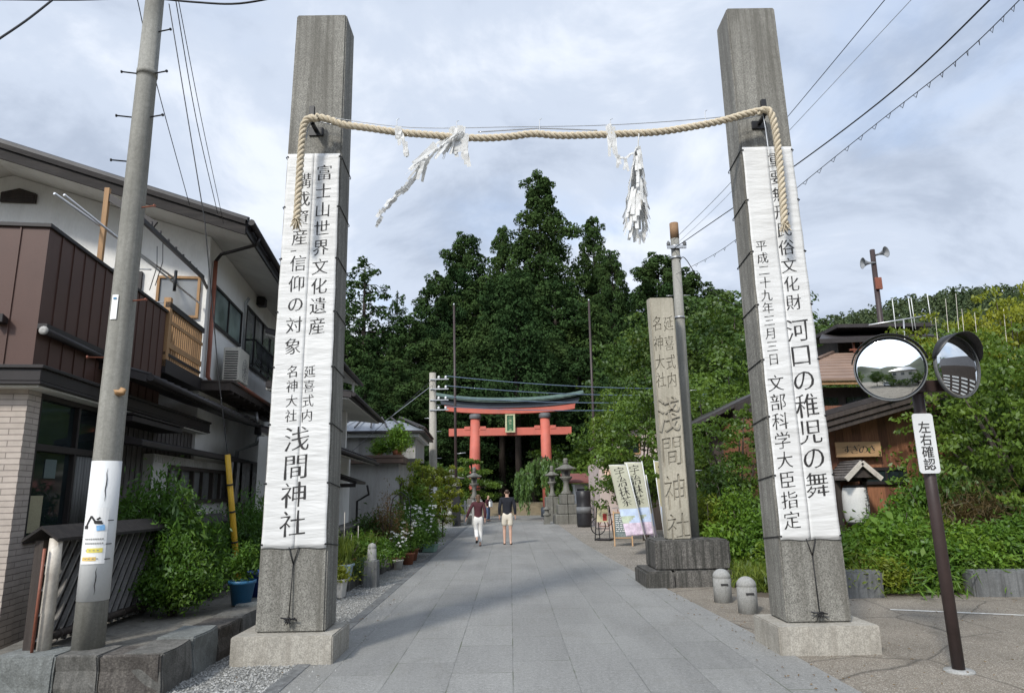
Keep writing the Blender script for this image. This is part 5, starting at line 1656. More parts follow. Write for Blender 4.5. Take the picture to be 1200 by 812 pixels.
# ------------------------------------------------------------------ narrow advertising flags
M['flag_green'] = mat('pale_green_flag', (.47, .47, .37), .8, .08, 3, bump=.2, bs=12)
M['flag_tan'] = mat('tan_flag', (.44, .40, .25), .8, .1, 3, bump=.2, bs=12)
M['flag_blue'] = mat('sky_blue_print', (.50, .60, .78), .8, .15, 4)
M['flag_pink'] = mat('pink_print', (.62, .52, .62), .8, .25, 9, (.35, .2, .38), .5)
M['flag_leaf'] = mat('leaf_print', (.46, .52, .40), .8, .25, 6)
def flag(label, base, top, width, m, side=-1, text='宇治抹茶', tilt=0.0, wav=.05, depth=.12):
    b, tp = Vector(base), Vector(top)
    t = thing('banner_flag', label, 'flag', b, group='narrow flags leaning beside the stele')
    d = tp - b
    mb = MB(); mb.tube([(0, 0, 0), d * .5, d], .014, 7); part('pole', mb, M['white_paint'], t)
    H = d.length; dn = d.normalized()
    up = dn; across = Vector((side, depth, tilt)).normalized()
    mb = MB(); mb.tube([d * .985, d * .985 + across * width], .01, 6); part('cross_bar', mb, M['white_paint'], t)
    def surf(u, v, off=0):                # u 0..1 from pole, v 0..1 from top to bottom
        p = d * (.985 - .80 * v) + across * width * u
        s_ = math.sin(v * 5 + u * 2.2) * wav * (.25 + v) * (u + .15)
        return p + Vector((-.05 * v * u * side * 0, -s_ - off, -.03 * u * v))
    q = MB(); nu, nv = 8, 40; vs, fs, ms = [], [], []
    for j in range(nv + 1):
        for i in range(nu + 1): vs.append(surf(i / nu, j / nv))
    for j in range(nv):
        v = (j + .5) / nv
        for i in range(nu):
            u = (i + .5) / nu
            k = 0
            if v > .62: k = 1
            if v > .72 and (u + .3 * math.sin(v * 20)) > .45: k = 3
            if v > .82: k = 2
            q.add([vs[j * (nu + 1) + i], vs[j * (nu + 1) + i + 1], vs[(j + 1) * (nu + 1) + i + 1], vs[(j + 1) * (nu + 1) + i]], [(0, 1, 2, 3)], k, True)
    c = part('cloth', q, [M[m], M['flag_blue'], M['flag_pink'], M['flag_leaf']], t)
    so = c.modifiers.new('thickness', 'SOLIDIFY'); so.thickness = .003; so.offset = 0
    q = MB(); n = len(text); s_ = width * .62
    for i, ch in enumerate(text):
        vs, fs = glyph(ch, 1.6)
        vc = .10 + .14 * i; 
        q.add([surf(.5 + (u * s_ / width) * side, vc - v * .95 * s_ / (H * .80), .008) for u, v in vs], fs)
    part('lettering', q, M['ink'], t, fixn=False)
YN = 18.6
flag('pale green flag with dark characters, leftmost of the group beside the stele', at(760, 646, YN), at(734, 543, YN), .48, 'flag_green', wav=.05)
flag('pale green flag with dark characters, second from the left in the group', at(770, 646, YN + .3), at(752, 540, YN + .3), .48, 'flag_green', wav=.04)
flag('narrow tan flag turned edge on behind the second pale green flag', at(773, 645, YN + .8), at(757, 556, YN + .8), .30, 'flag_tan', depth=2.2)
flag('tan flag with dark characters partly hidden by the stele', at(781, 646, YN + .1), at(766, 539, YN + .1), .42, 'flag_tan', side=1, depth=.3, wav=.03)

def easel_chalkboard():
    b = on_ground(731, 640)
    t = thing('chalkboard', 'pale framed chalkboard menu standing on the gravel left of the flags', 'chalkboard', b, R(-8))
    w, h = .27, 1.0
    mb = MB()
    for s_ in (-1, 1): mb.beam((s_ * w, 0, 0), (s_ * w, .22, h + .05), .04, .03)
    mb.beam((-w, .215, h), (w, .215, h), .035, .03); mb.beam((-w, .06, .25), (w, .06, .25), .035, .03)
    for s_ in (-1, 1): mb.beam((s_ * w, .5, 0), (s_ * w, .23, h), .03, .03)
    part('frame', mb, M['board_wood'], t)
    mb = MB(); mb.hexa([(-w + .02, .075, .27), (w - .02, .075, .27), (w - .02, .09, .27), (-w + .02, .09, .27), (-w + .02, .21, h - .02), (w - .02, .21, h - .02), (w - .02, .225, h - .02), (-w + .02, .225, h - .02)])
    bd = part('board', mb, M['chalk'], t)
    mb = MB(); g = random.Random(2)
    for k in range(9):
        v = .92 - k * .085; x = -w + .06; z = .27 + v * (h - .29); y = .068 + v * .135
        while x < w - .1:
            l = g.uniform(.03, .11); mb.box(x, min(x + l, w - .05), y - .001, y + .001, z, z + .018); x += l + .03
    part('chalk_marks', mb, M['paper'], bd)
easel_chalkboard()
def a_frame():
    b = on_ground(708, 633)
    t = thing('sign_stand', 'black folding sign stand with a small tilted board on the gravel', 'sign stand', b, R(-25))
    mb = MB(); h = 1.15
    for s_ in (-1, 1):
        mb.beam((s_ * .26, -.2, 0), (s_ * .22, .0, h), .03, .03); mb.beam((s_ * .26, .34, 0), (s_ * .22, .03, h), .03, .03)
        mb.beam((s_ * .26, -.2, .05), (s_ * .26, .34, .05), .03, .03)
    mb.beam((-.22, 0, h), (.22, 0, h), .03, .03); mb.beam((-.25, -.13, .4), (.25, -.13, .4), .03, .03); mb.box(-.27, .27, -.24, .36, .02, .05)
    part('frame', mb, M['black_steel'], t, bevel=.004)
    mb = MB(); mb.hexa([(-.2, -.125, .62), (.2, -.125, .62), (.2, -.105, .62), (-.2, -.105, .62), (-.19, -.025, 1.12), (.19, -.025, 1.12), (.19, -.005, 1.12), (-.19, -.005, 1.12)])
    part('board', mb, M['flag_tan'], t)
    mb = MB(); mb.box(.02, .16, -.118, -.112, .66, .9); part('picture', mb, M['red_plastic'], t)
a_frame()
def bicycle():
    b = on_ground(716, 628)
    t = thing('bicycle', 'dark bicycle parked behind the black sign stand', 'bicycle', b + Vector((.1, .9, 0)), R(20))
    for x in (-.5, .5):
        q = MB(); q.tube([(x + .31 * math.cos(k * PI / 12), 0, .33 + .31 * math.sin(k * PI / 12)) for k in range(25)], .02, 6)
        w = part('wheel', q, M['black_rubber'], t)
        q = MB()
        for k in range(8): q.tube([(x, 0, .33), (x + .3 * math.cos(k * PI / 4), 0, .33 + .3 * math.sin(k * PI / 4))], .004, 4)
        part('spokes', q, M['steel'], w)
    q = MB()
    for a, c in (((-.5, 0, .33), (-.15, 0, .75)), ((-.5, 0, .33), (-.05, 0, .3)), ((-.05, 0, .3), (-.17, 0, .85)), ((-.15, 0, .72), (.38, 0, .78)), ((-.05, 0, .3), (.38, 0, .72)), ((.36, 0, .95), (.5, 0, .33))): q.tube([a, c], .017, 6)
    part('frame', q, M['copper_pipe'], t)
    q = MB(); q.blob((-.18, 0, .88), (.13, .07, .04), seed=1); part('saddle', q, M['black_rubber'], t)
    q = MB(); q.tube([(.28, -.25, .98), (.36, -.1, 1.0), (.36, .1, 1.0), (.28, .25, .98)], .013, 6); part('handlebar', q, M['steel'], t)
bicycle()

# ------------------------------------------------------------------ flagpoles with black sleeves
def flagpole(label, bpx, tpx, Y, sleeve_h):
    b, tp = at(*bpx, Y), at(*tpx, Y); b.z = 0
    t = thing('flagpole', label, 'flagpole', b, group='tall flagpoles in front of the gate')
    d = Vector((tp.x - b.x, 0, tp.z))
    mb = MB(); mb.tube([(0, 0, 0), d * .5, d], [.085, .07, .05], 10); part('pole', mb, M['brown_steel'], t)
    mb = MB(); mb.tube([d, d + Vector((0, 0, .12))], [.06, .03], 8); part('finial', mb, M['steel'], t)
    mb = MB(); mb.frustum(0, 0, -.05, sleeve_h, .20, .20, .17, .17)
    for k in range(5): mb.box(-.215, -.20, -.16 + k * .075, -.14 + k * .075, .1, sleeve_h - .1)
    part('sleeve', mb, M['black_steel'], t, bevel=.01)
    mb = MB(); mb.lathe([(.24, sleeve_h), (.25, sleeve_h + .06), (.18, sleeve_h + .14), (.10, sleeve_h + .34), (.02, sleeve_h + .36)], 12); part('cap', mb, M['lantern'], t)
    z = d.z * .45
    mb = MB(); mb.tube([(d.x * .45, 0, z - 1.6), (d.x * .45 + .55, -.05, z - 1.55)], .025, 6); part('cleat_arm', mb, M['steel'], t)
flagpole('tall dark flagpole with a black sleeve left of the red gate', (535, 613), (532, 358), 36.0, 1.95)
flagpole('tall dark flagpole right of the red gate behind the small stall', (700, 608), (690, 353), 36.0, 1.7)

# ------------------------------------------------------------------ red shrine gate
def torii():
    Y = 46.0
    z_of = lambda py, px=598: at(px, py, Y).z
    x_of = lambda px, py: at(px, py, Y).x
    cxl, cxr = x_of(557.3, 545), x_of(639, 510)
    mid = (cxl + cxr) / 2; hs = (cxr - cxl) / 2
    t = thing('shrine_gate', 'vermilion shrine gate with a dark curved top beam spanning the end of the path', 'gate', (mid, Y, 0))
    zk0, zk1 = z_of(484.8), z_of(478.2)       # red lintel
    zn0, zn1 = z_of(510.3), z_of(501.3)
    for s_ in (-1, 1):
        mb = MB(); mb.tube([(s_ * (hs + .14), 0, -.1), (s_ * (hs + .05), 0, 3.5), (s_ * hs, 0, zk0 - .30)], [.40, .36, .315], 24); p = part('pillar', mb, M['vermilion'], t)
        mb = MB(); mb.lathe([(.34, zk0 - .34), (.40, zk0 - .3), (.40, zk0 - .06), (.36, zk0)], 20, (s_ * hs, 0, 0)); part('collar', mb, M['collar'], p)
        mb = MB(); mb.lathe([(.56, -.05), (.56, .55), (.48, .62), (.42, .62)], 20, (s_ * (hs + .14), 0, 0)); part('base_ring', mb, M['slate_paint'], p)
    L_ = (x_of(670, 504) - x_of(526.5, 507)) / 2
    mb = MB(); mb.box(-L_, L_, -.16, .16, zn0, zn1); part('tie_beam', mb, M['vermilion'], t, bevel=.02)
    mb = MB()
    for s_ in (-1, 1):
        for q in (-1, 1):
            mb = MB(); mb.box(s_ * hs + q * .33, s_ * hs + q * .72, -.19, .19, zn1 - .12, zn1 + .12); part('wedge', mb, M['vermilion'], t, bevel=.015)
    def curved(name, half, w, za, zb, up, m, flare=0.0):
        q = MB(); n = 24; vs = []
        for i in range(n + 1):
            u = -1 + 2 * i / n; k = up * abs(u) ** 2.4
            hw = half + flare
            for (yy, zz, ex) in ((-w, za, 0), (w, za, 0), (w, zb, flare), (-w, zb, flare)):
                vs.append((u * (half + ex), yy, zz + k))
        fs = []
        for i in range(n):
            for j in range(4): fs.append((i * 4 + j, i * 4 + (j + 1) % 4, i * 4 + 4 + (j + 1) % 4, i * 4 + 4 + j))
        fs += [(0, 1, 2, 3), (n * 4, n * 4 + 3, n * 4 + 2, n * 4 + 1)]
        q.add(vs, fs); return part(name, q, M[m], t)
    Lk = (x_of(673, 481) - x_of(522, 483)) / 2
    curved('lintel', Lk, .24, zk0, zk1, .26, 'vermilion', .06)
    curved('upper_lintel', Lk + .25, .30, zk1 + .003, zk1 + .34, .30, 'slate_paint', .12)
    r = curved('roof', Lk + .45, .55, zk1 + .343, zk1 + .46, .42, 'verdigris', .25)
    mb = MB(); n = 24
    for i in range(n):
        u0, u1 = -1 + 2 * i / n, -1 + 2 * (i + 1) / n
        for s_ in (-1, 1):
            k0, k1 = .42 * abs(u0) ** 2.4, .42 * abs(u1) ** 2.4
            X = Lk + .62
            a = [(u0 * X, s_ * .6, zk1 + .47 + k0), (u1 * X, s_ * .6, zk1 + .47 + k1), (u1 * X, s_ * .02, zk1 + .72 + k1), (u0 * X, s_ * .02, zk1 + .72 + k0)]
            mb.hexa([(x, y, z - .04) for x, y, z in a] + a)
    part('roof_sheet', mb, M['verdigris'], r)
    mb = MB()
    zq0, zq1 = z_of(505.5), z_of(487.5)
    w = .27
    mb.box(-w, w, -.36, -.30, zq0, zq1)
    pl = part('plaque', mb, M['plaque_green'], t)
    mb = MB()
    for s_ in (-1, 1): mb.box(s_ * w - .06, s_ * w + .06, -.40, -.28, zq0 - .05, zq1 + .05)
    mb.box(-w - .06, w + .06, -.405, -.28, zq1, zq1 + .09); mb.box(-w - .06, w + .06, -.405, -.28, zq0 - .09, zq0)
    part('frame', mb, mat('pale_gilt_frame', (.42, .42, .26), .5, .3, 9), pl)
    q = MB(); hh = (zq1 - zq0) / 5
    for i, ch in enumerate('三國第一山'):
        vs, fs = glyph(ch, 1.6)
        q.add([(u * hh * 1.0, -.364, zq1 - hh * (i + .55) + v * hh * .95) for u, v in vs], fs)
    part('lettering', q, mat('pale_gold_letters', (.55, .55, .34), .5), pl, fixn=False)
torii()
# steps and shrine hall in the shade of the trees
mb = MB(); 
for k in range(4): mb.box(-2.6, 3.1, 49 + k * .45, 54, -.05 + k * .22 - (0 if k else 0), .17 + k * .22)
single('stone_steps', mb, mat('tan_step_stone', (.20, .165, .11), .85, .2, 2, fine=.2), 'broad tan stone steps on the path beyond the red gate', 'steps', (0, 0, 0))
def shrine_hall():
    t = thing('shrine_hall', 'dark wooden shrine hall deep in the shade beyond the red gate', 'shrine', (.4, 66, .8))
    mb = MB(); mb.box(-6, 6, 0, 6, -1, .6); part('podium', mb, M['old_stone'], t, bevel=.03)
    mb = MB(); mb.box(-5, 5, .8, 5.5, .6, 3.6); part('wall', mb, M['dark_wood'], t)
    for x in (-4.8, -1.7, 1.7, 4.8):
        mb = MB(); mb.tube([(x, -.2, .6), (x, -.2, 3.6)], .16, 10); part('column', mb, M['dark_wood'], t)
    mb = MB()
    for k in range(-4, 5): mb.box(k - .35, k + .35, .74, .79, .9, 2.9)
    part('panel', mb, M['plaster'], t)
    n = 10; mb = MB()
    for s_ in (-1, 1):
        for i in range(n):
            k0, k1 = i / n, (i + 1) / n
            f = lambda k: (2.6 - s_ * (1 - k) * -1 * 0 + s_ * 4.6 * k, 6.6 - 3.0 * (k ** .7) + .35 * k ** 3)
            (y0, z0), (y1, z1) = f(k0), f(k1)
            a = [(-6.8, y0, z0), (6.8, y0, z0), (6.8, y1, z1), (-6.8, y1, z1)]
            mb.hexa([(x, y, z - .25) for x, y, z in a] + a)
    part('roof', mb, M['roof_tile'], t)
    mb = MB(); mb.tube([(-2.2, -.5, 3.1), (0, -.55, 2.8), (2.2, -.5, 3.1)], [.12, .2, .12], 8); part('straw_rope', mb, M['rope'], t)
shrine_hall()

# ------------------------------------------------------------------ stone lanterns
def stone_lantern(label, x, y, H, tiers, s=1.0, broad=1.0):
    t = thing('stone_lantern', label, 'stone lantern', (x, y, 0), R(3), 'stone lanterns in front of the gate')
    z = -.05; g = random.Random(int(x * 10) + 5)
    mb = MB()
    hz = H * .45 / max(1, len(tiers))
    for k, w in enumerate(tiers):
        z1 = max(z, 0) + hz
        n = 3 if w > .7 else 2
        for q in range(n):
            mb.box(-w + q * 2 * w / n + .008, -w + (q + 1) * 2 * w / n - .008, -w, w, z, z1 - .01)
        z = z1
    if tiers: part('base_tiers', mb, M['lantern'], t, bevel=.03)
    rest = H - z
    mb = MB(); mb.lathe([(.34 * s, z), (.36 * s, z + .05), (.20 * s, z + rest * .12), (.15 * s, z + rest * .3), (.22 * s, z + rest * .40), (.38 * s, z + rest * .46), (.38 * s, z + rest * .5)], 12); part('column', mb, M['lantern'], t)
    mb = MB(); mb.frustum(0, 0, z + rest * .5, z + rest * .68, .22 * s, .22 * s, .25 * s, .25 * s); fb = part('fire_box', mb, M['lantern'], t, bevel=.01)
    mb = MB(); mb.box(-.11 * s, .11 * s, -.262 * s, -.255 * s, z + rest * .53, z + rest * .65); part('opening', mb, M['ink'], fb)
    mb = MB(); zr = z + rest * .68
    mb.lathe([(.30 * s, zr), (.68 * s * broad, zr + .02), (.72 * s * broad, zr + .10), (.42 * s * broad, zr + rest * .10), (.16 * s, zr + rest * .17), (.13 * s, zr + rest * .18)], 6, smooth=False); part('roof', mb, M['lantern'], t, bevel=.02)
    mb = MB(); zt = zr + rest * .18; mb.lathe([(.12 * s, zt), (.2 * s, zt + .05), (.1 * s, zt + .1), (.17 * s, zt + .18), (.1 * s, zt + .3), (.01, H)], 12); part('finial', mb, M['lantern'], t)
a = at(665, 613, 36.5); stone_lantern('large stone lantern on stepped stone blocks right of the path', a.x, 36.5, 3.3, [.68, .52, .38], .88, 1.0)
a = at(648, 606, 39.5); stone_lantern('smaller stone lantern half hidden by the shrub beside the large one', a.x, 39.5, 3.0, [.42], .66, .95)
a = at(550, 612, 35.0); stone_lantern('weathered stone lantern behind the left flagpole', a.x + .1, 38.0, 2.95, [.4], .66, 1.0)
a = at(529, 612, 38.0); stone_lantern('stone lantern with a wide dark roof left of the flagpole', a.x, 38.0, 2.85, [.5], .9, 1.3)
a = at(641, 611, 36.3)
mb = MB(); mb.frustum(0, 0, -.05, .42, .17, .17, .14, .14); mb.lathe([(.2, .42), (.2, .5), (.12, .56), (.12, .72), (.22, .74), (.02, .9)], 10)
single('stone_marker', mb, M['lantern'], 'short stone marker at the edge of the path before the shrub', 'stone marker', (a.x, 36.3, 0), bevel=.01)
def stone_fence():
    a = at(531, 606, 37)
    t = thing('stone_fence', 'short pale stone railing fence behind the left flagpole', 'fence', (a.x - .6, 36.6, 0))
    for k in range(6):
        mb = MB(); mb.frustum(k * .42, 0, 0, 1.25, .07, .07, .06, .06); part('post', mb, M['bollard'], t, bevel=.008)
    for z in (.5, .95):
        mb = MB(); mb.box(-.05, 2.15, -.04, .04, z, z + .09); part('rail', mb, M['bollard'], t)
stone_fence()
def bin_():
    b = at(685, 615, 33.0)
    t = thing('barrel', 'tall dark cylinder barrel with a pale band beside the large stone lantern', 'barrel', (b.x, 33, 0))
    mb = MB(); mb.lathe([(.33, 0), (.345, .1), (.35, .95), (.33, 1.0), (.34, 1.3), (.34, 1.62), (.30, 1.66), (.01, 1.68)], 22); part('body', mb, M['black_steel'], t)
    mb = MB(); mb.lathe([(.352, .62), (.356, .62), (.356, .92), (.352, .92)], 22); part('band', mb, M['collar'], t)
bin_()
def stall():
    a = at(693, 612, 37.5)
    t = thing('stall', 'small white stall with a dull red roof behind the barrel', 'stall', (a.x - .1, 37.6, 0))
    mb = MB(); mb.box(-.7, 1.1, 0, 2, 0, 2.0); part('wall', mb, M['white_paint'], t)
    mb = MB(); mb.hexa([(-1.3, -.6, 2.05), (1.35, -.6, 2.05), (1.35, 2.3, 2.5), (-1.3, 2.3, 2.5), (-1.3, -.6, 2.15), (1.35, -.6, 2.15), (1.35, 2.3, 2.62), (-1.3, 2.3, 2.62)]); part('roof', mb, M['roof_red'], t)
    mb = MB(); mb.box(-.6, .45, -.02, 0, .1, 1.75); part('opening', mb, M['ink'], t)
    mb = MB(); mb.box(.5, 1.0, -.03, 0, .7, .85); part('red_strip', mb, M['red_plastic'], t)
stall()
def pink_shop():
    a = at(704, 600, 30.0)
    t = thing('house', 'small pale pink house with pitched roof behind the flags', 'house', (a.x + .0, 30, 0), R(-2))
    e = 3.4
    mb = MB(); mb.box(0, 4.2, 0, 6, -.1, 2.9); mb.prism([(.55, 2.9), (4.2, 2.9), (4.2, e + .9), (2.4, e + 1.25), (.55, e + .35)], 'y', .5, 6)
    part('wall', mb, M['pinkwall'], t)
    mb = MB(); mb.prism([(.1, e + .28), (2.4, e + 1.34), (4.7, e + .28), (4.7, e + .4), (2.4, e + 1.48), (.1, e + .42)], 'y', .1, 6.3); part('roof', mb, M['roof_tile'], t)
    mb = MB(); mb.box(-.1, 4.3, -.25, .5, 2.9, 3.0); part('eave', mb, M['tin'], t)
    mb = MB(); mb.box(1.0, 1.9, .44, .5, 3.2, 4.0); w = part('window', mb, M['tan_wood'], t); mb = MB(); mb.box(1.07, 1.83, .42, .44, 3.27, 3.93); part('pane', mb, M['glass'], w)
    mb = MB(); mb.box(1.2, 2.6, -.03, 0, 0, 2.1); part('door', mb, M['dark_wood'], t)
    mb = MB(); mb.hexa([(.2, -1.2, 2.05), (1.6, -1.2, 2.05), (1.6, 0, 2.5), (.2, 0, 2.5), (.2, -1.2, 2.09), (1.6, -1.2, 2.09), (1.6, 0, 2.54), (.2, 0, 2.54)]); part('awning', mb, mat('peach_awning', (.58, .38, .27), .8, .06, 3), t)
pink_shop()

M['wire_blue'] = mat('blue_grey_cable', (.10, .14, .20), .5, .1, 4, bump=0)
def far_pole():
    Y = 31.0
    b, tp = at(508, 622, Y), at(507, 437, Y); b.z = 0
    t = thing('utility_pole', 'pale concrete utility pole carrying the street wires left of the red gate', 'utility pole', b)
    dx = tp.x - b.x
    mb = MB(); mb.tube([(0, 0, -.1), (dx * .5, 0, tp.z * .5), (dx, 0, tp.z)], [.20, .175, .15], 16); part('shaft', mb, M['plinth'], t)
    for z in (tp.z - .35, tp.z - .8, tp.z - 1.3, tp.z - 1.75):
        mb = MB(); mb.box(dx - .1, dx + .75, -.2, -.14, z, z + .05)
        ar = part('cross_arm', mb, M['steel'], t)
        mb = MB(); mb.lathe([(.03, 0), (.06, .02), (.04, .05), (.06, .08), (.03, .13)], 8, (dx + .62, -.17, z + .05)); mb.lathe([(.03, 0), (.06, .02), (.04, .05), (.06, .08), (.03, .13)], 8, (dx + .3, -.17, z + .05)); part('insulator', mb, M['white_paint'], ar)
    for k in range(6):
        mb = MB(); z = 2.6 + k * .6; s_ = 1 if k % 2 else -1; mb.tube([(dx * z / tp.z, 0, z), (dx * z / tp.z + s_ * .38, 0, z)], .014, 5); part('step_bolt', mb, M['steel'], t)
    mb = MB(); mb.box(-.13, .17, -.23, -.2, .9, 2.1); part('notice', mb, M['paper'], t)
    return Vector((tp.x, Y - .17, tp.z))
PT = far_pole()

# ------------------------------------------------------------------ wires
def wire(label, pts, r=.012, name='power_line', m='black_rubber', hangers=0, sag=0.0, group='overhead wires'):
    pts = [Vector(p) for p in pts]
    if len(pts) > 2: pts = catmull(pts, 6)
    if len(pts) == 2 and sag:
        pts = [pts[0].lerp(pts[1], k / 14) - Vector((0, 0, sag * 4 * (k / 14) * (1 - k / 14))) for k in range(15)]
    mb = MB(); mb.tube(pts, r, 5)
    if hangers:
        n = hangers; L_ = len(pts) - 1
        for k in range(n):
            u = (k + .5) / n * L_; i = int(u); p = pts[i].lerp(pts[min(i + 1, L_)], u - i); q = pts[i].lerp(pts[min(i + 1, L_)], min(1, u - i + .35 * L_ / n))
            mb.tube([p, p.lerp(q, .5) - Vector((0, 0, .045)), q], r * .8, 4)
    o = pts[0].copy(); mb.v = [tuple(Vector(p) - o) for p in mb.v]
    return single(name, mb, M[m], label, 'wire', o, group=group, fixn=False)
for i, z in enumerate((.28, .73, 1.23, 1.68)):
    wire(['topmost', 'second', 'third', 'lowest'][i] + ' of the four street wires crossing above the red gate', [(PT.x + .62, PT.y, PT.z - z + .1), at(830, 455 + i * 7, 33)], .02, sag=.2, m='wire_blue')
wire('thin wire slanting from the far pole down to the grey shed roof', [(PT.x, PT.y, PT.z - .6), at(447, 497, 25.5)], .014, m='steel')
wire('thin upper wire slanting from the far pole towards the white walled house', [(PT.x, PT.y, PT.z - .35), at(400, 540, 22)], .010)
ip = at(789, 282, 13.64)
wire('thin upper wire rising from the capped pole to the top edge', [ip, at(862, 208, 10.5), at(1037, 0, 5.5), at(1090, -70, 4.6)], .0045)
wire('thin pale wire below the upper one, rising to the top edge', [ip + Vector((.02, 0, -.12)), at(850, 232, 10.5), at(1068, 0, 5.4), at(1120, -60, 4.6)], .0032, m='steel')
wire('thick black cable rising from the capped pole to the upper right corner', [ip + Vector((0, 0, -.18)), at(850, 250, 10.6), at(935, 192, 8.0), at(1050, 104, 6.1), at(1160, 0, 4.9), at(1230, -75, 4.3)], .008)
wire('looped cable with hangers below the thick cable at the upper right', [ip + Vector((0, 0, -.75)), at(850, 290, 10.6), at(938, 217, 8.0), at(1030, 143, 6.4), at(1120, 72, 5.2), at(1195, 0, 4.6), at(1260, -70, 4.1)], .0042, hangers=34)
wire('short drop wire hanging from the capped pole towards the trees', [ip + Vector((.1, 0, -.45)), at(803, 303, 14.5), at(822, 330, 16), at(850, 352, 18), at(878, 362, 19)], .010)
wire('black cable running along the top left edge', [at(-40, -1, 7.5), at(90, 0, 7.3), at(178, -4, 7.0)], .014)
wire('lower sagging cable along the top left edge', [at(178, -2, 7.0), at(230, 3, 6.9), at(280, 4.5, 6.8), at(340, -6, 6.7)], .012)
wire('cable dropping to the left edge from the leaning pole', [at(80, -14, 6.8), at(62, 0, 6.6), at(30, 25, 6.3), at(-10, 52, 6.0)], .012)
wire('thin service wire running from the leaning pole to the white house eave', [at(205, -5, 7.2), at(230, 140, 9), at(255, 250, 11.5)], .006)
wire('second thin service wire beside the first one to the white house', [at(208, -5, 7.2), at(236, 140, 9), at(262, 262, 11.5)], .005)
wire('thin wire left of the service pair, passing behind the leaning pole', [at(160, -5, 7.4), at(182, 93, 8.5), at(222, 240, 11)], .006)
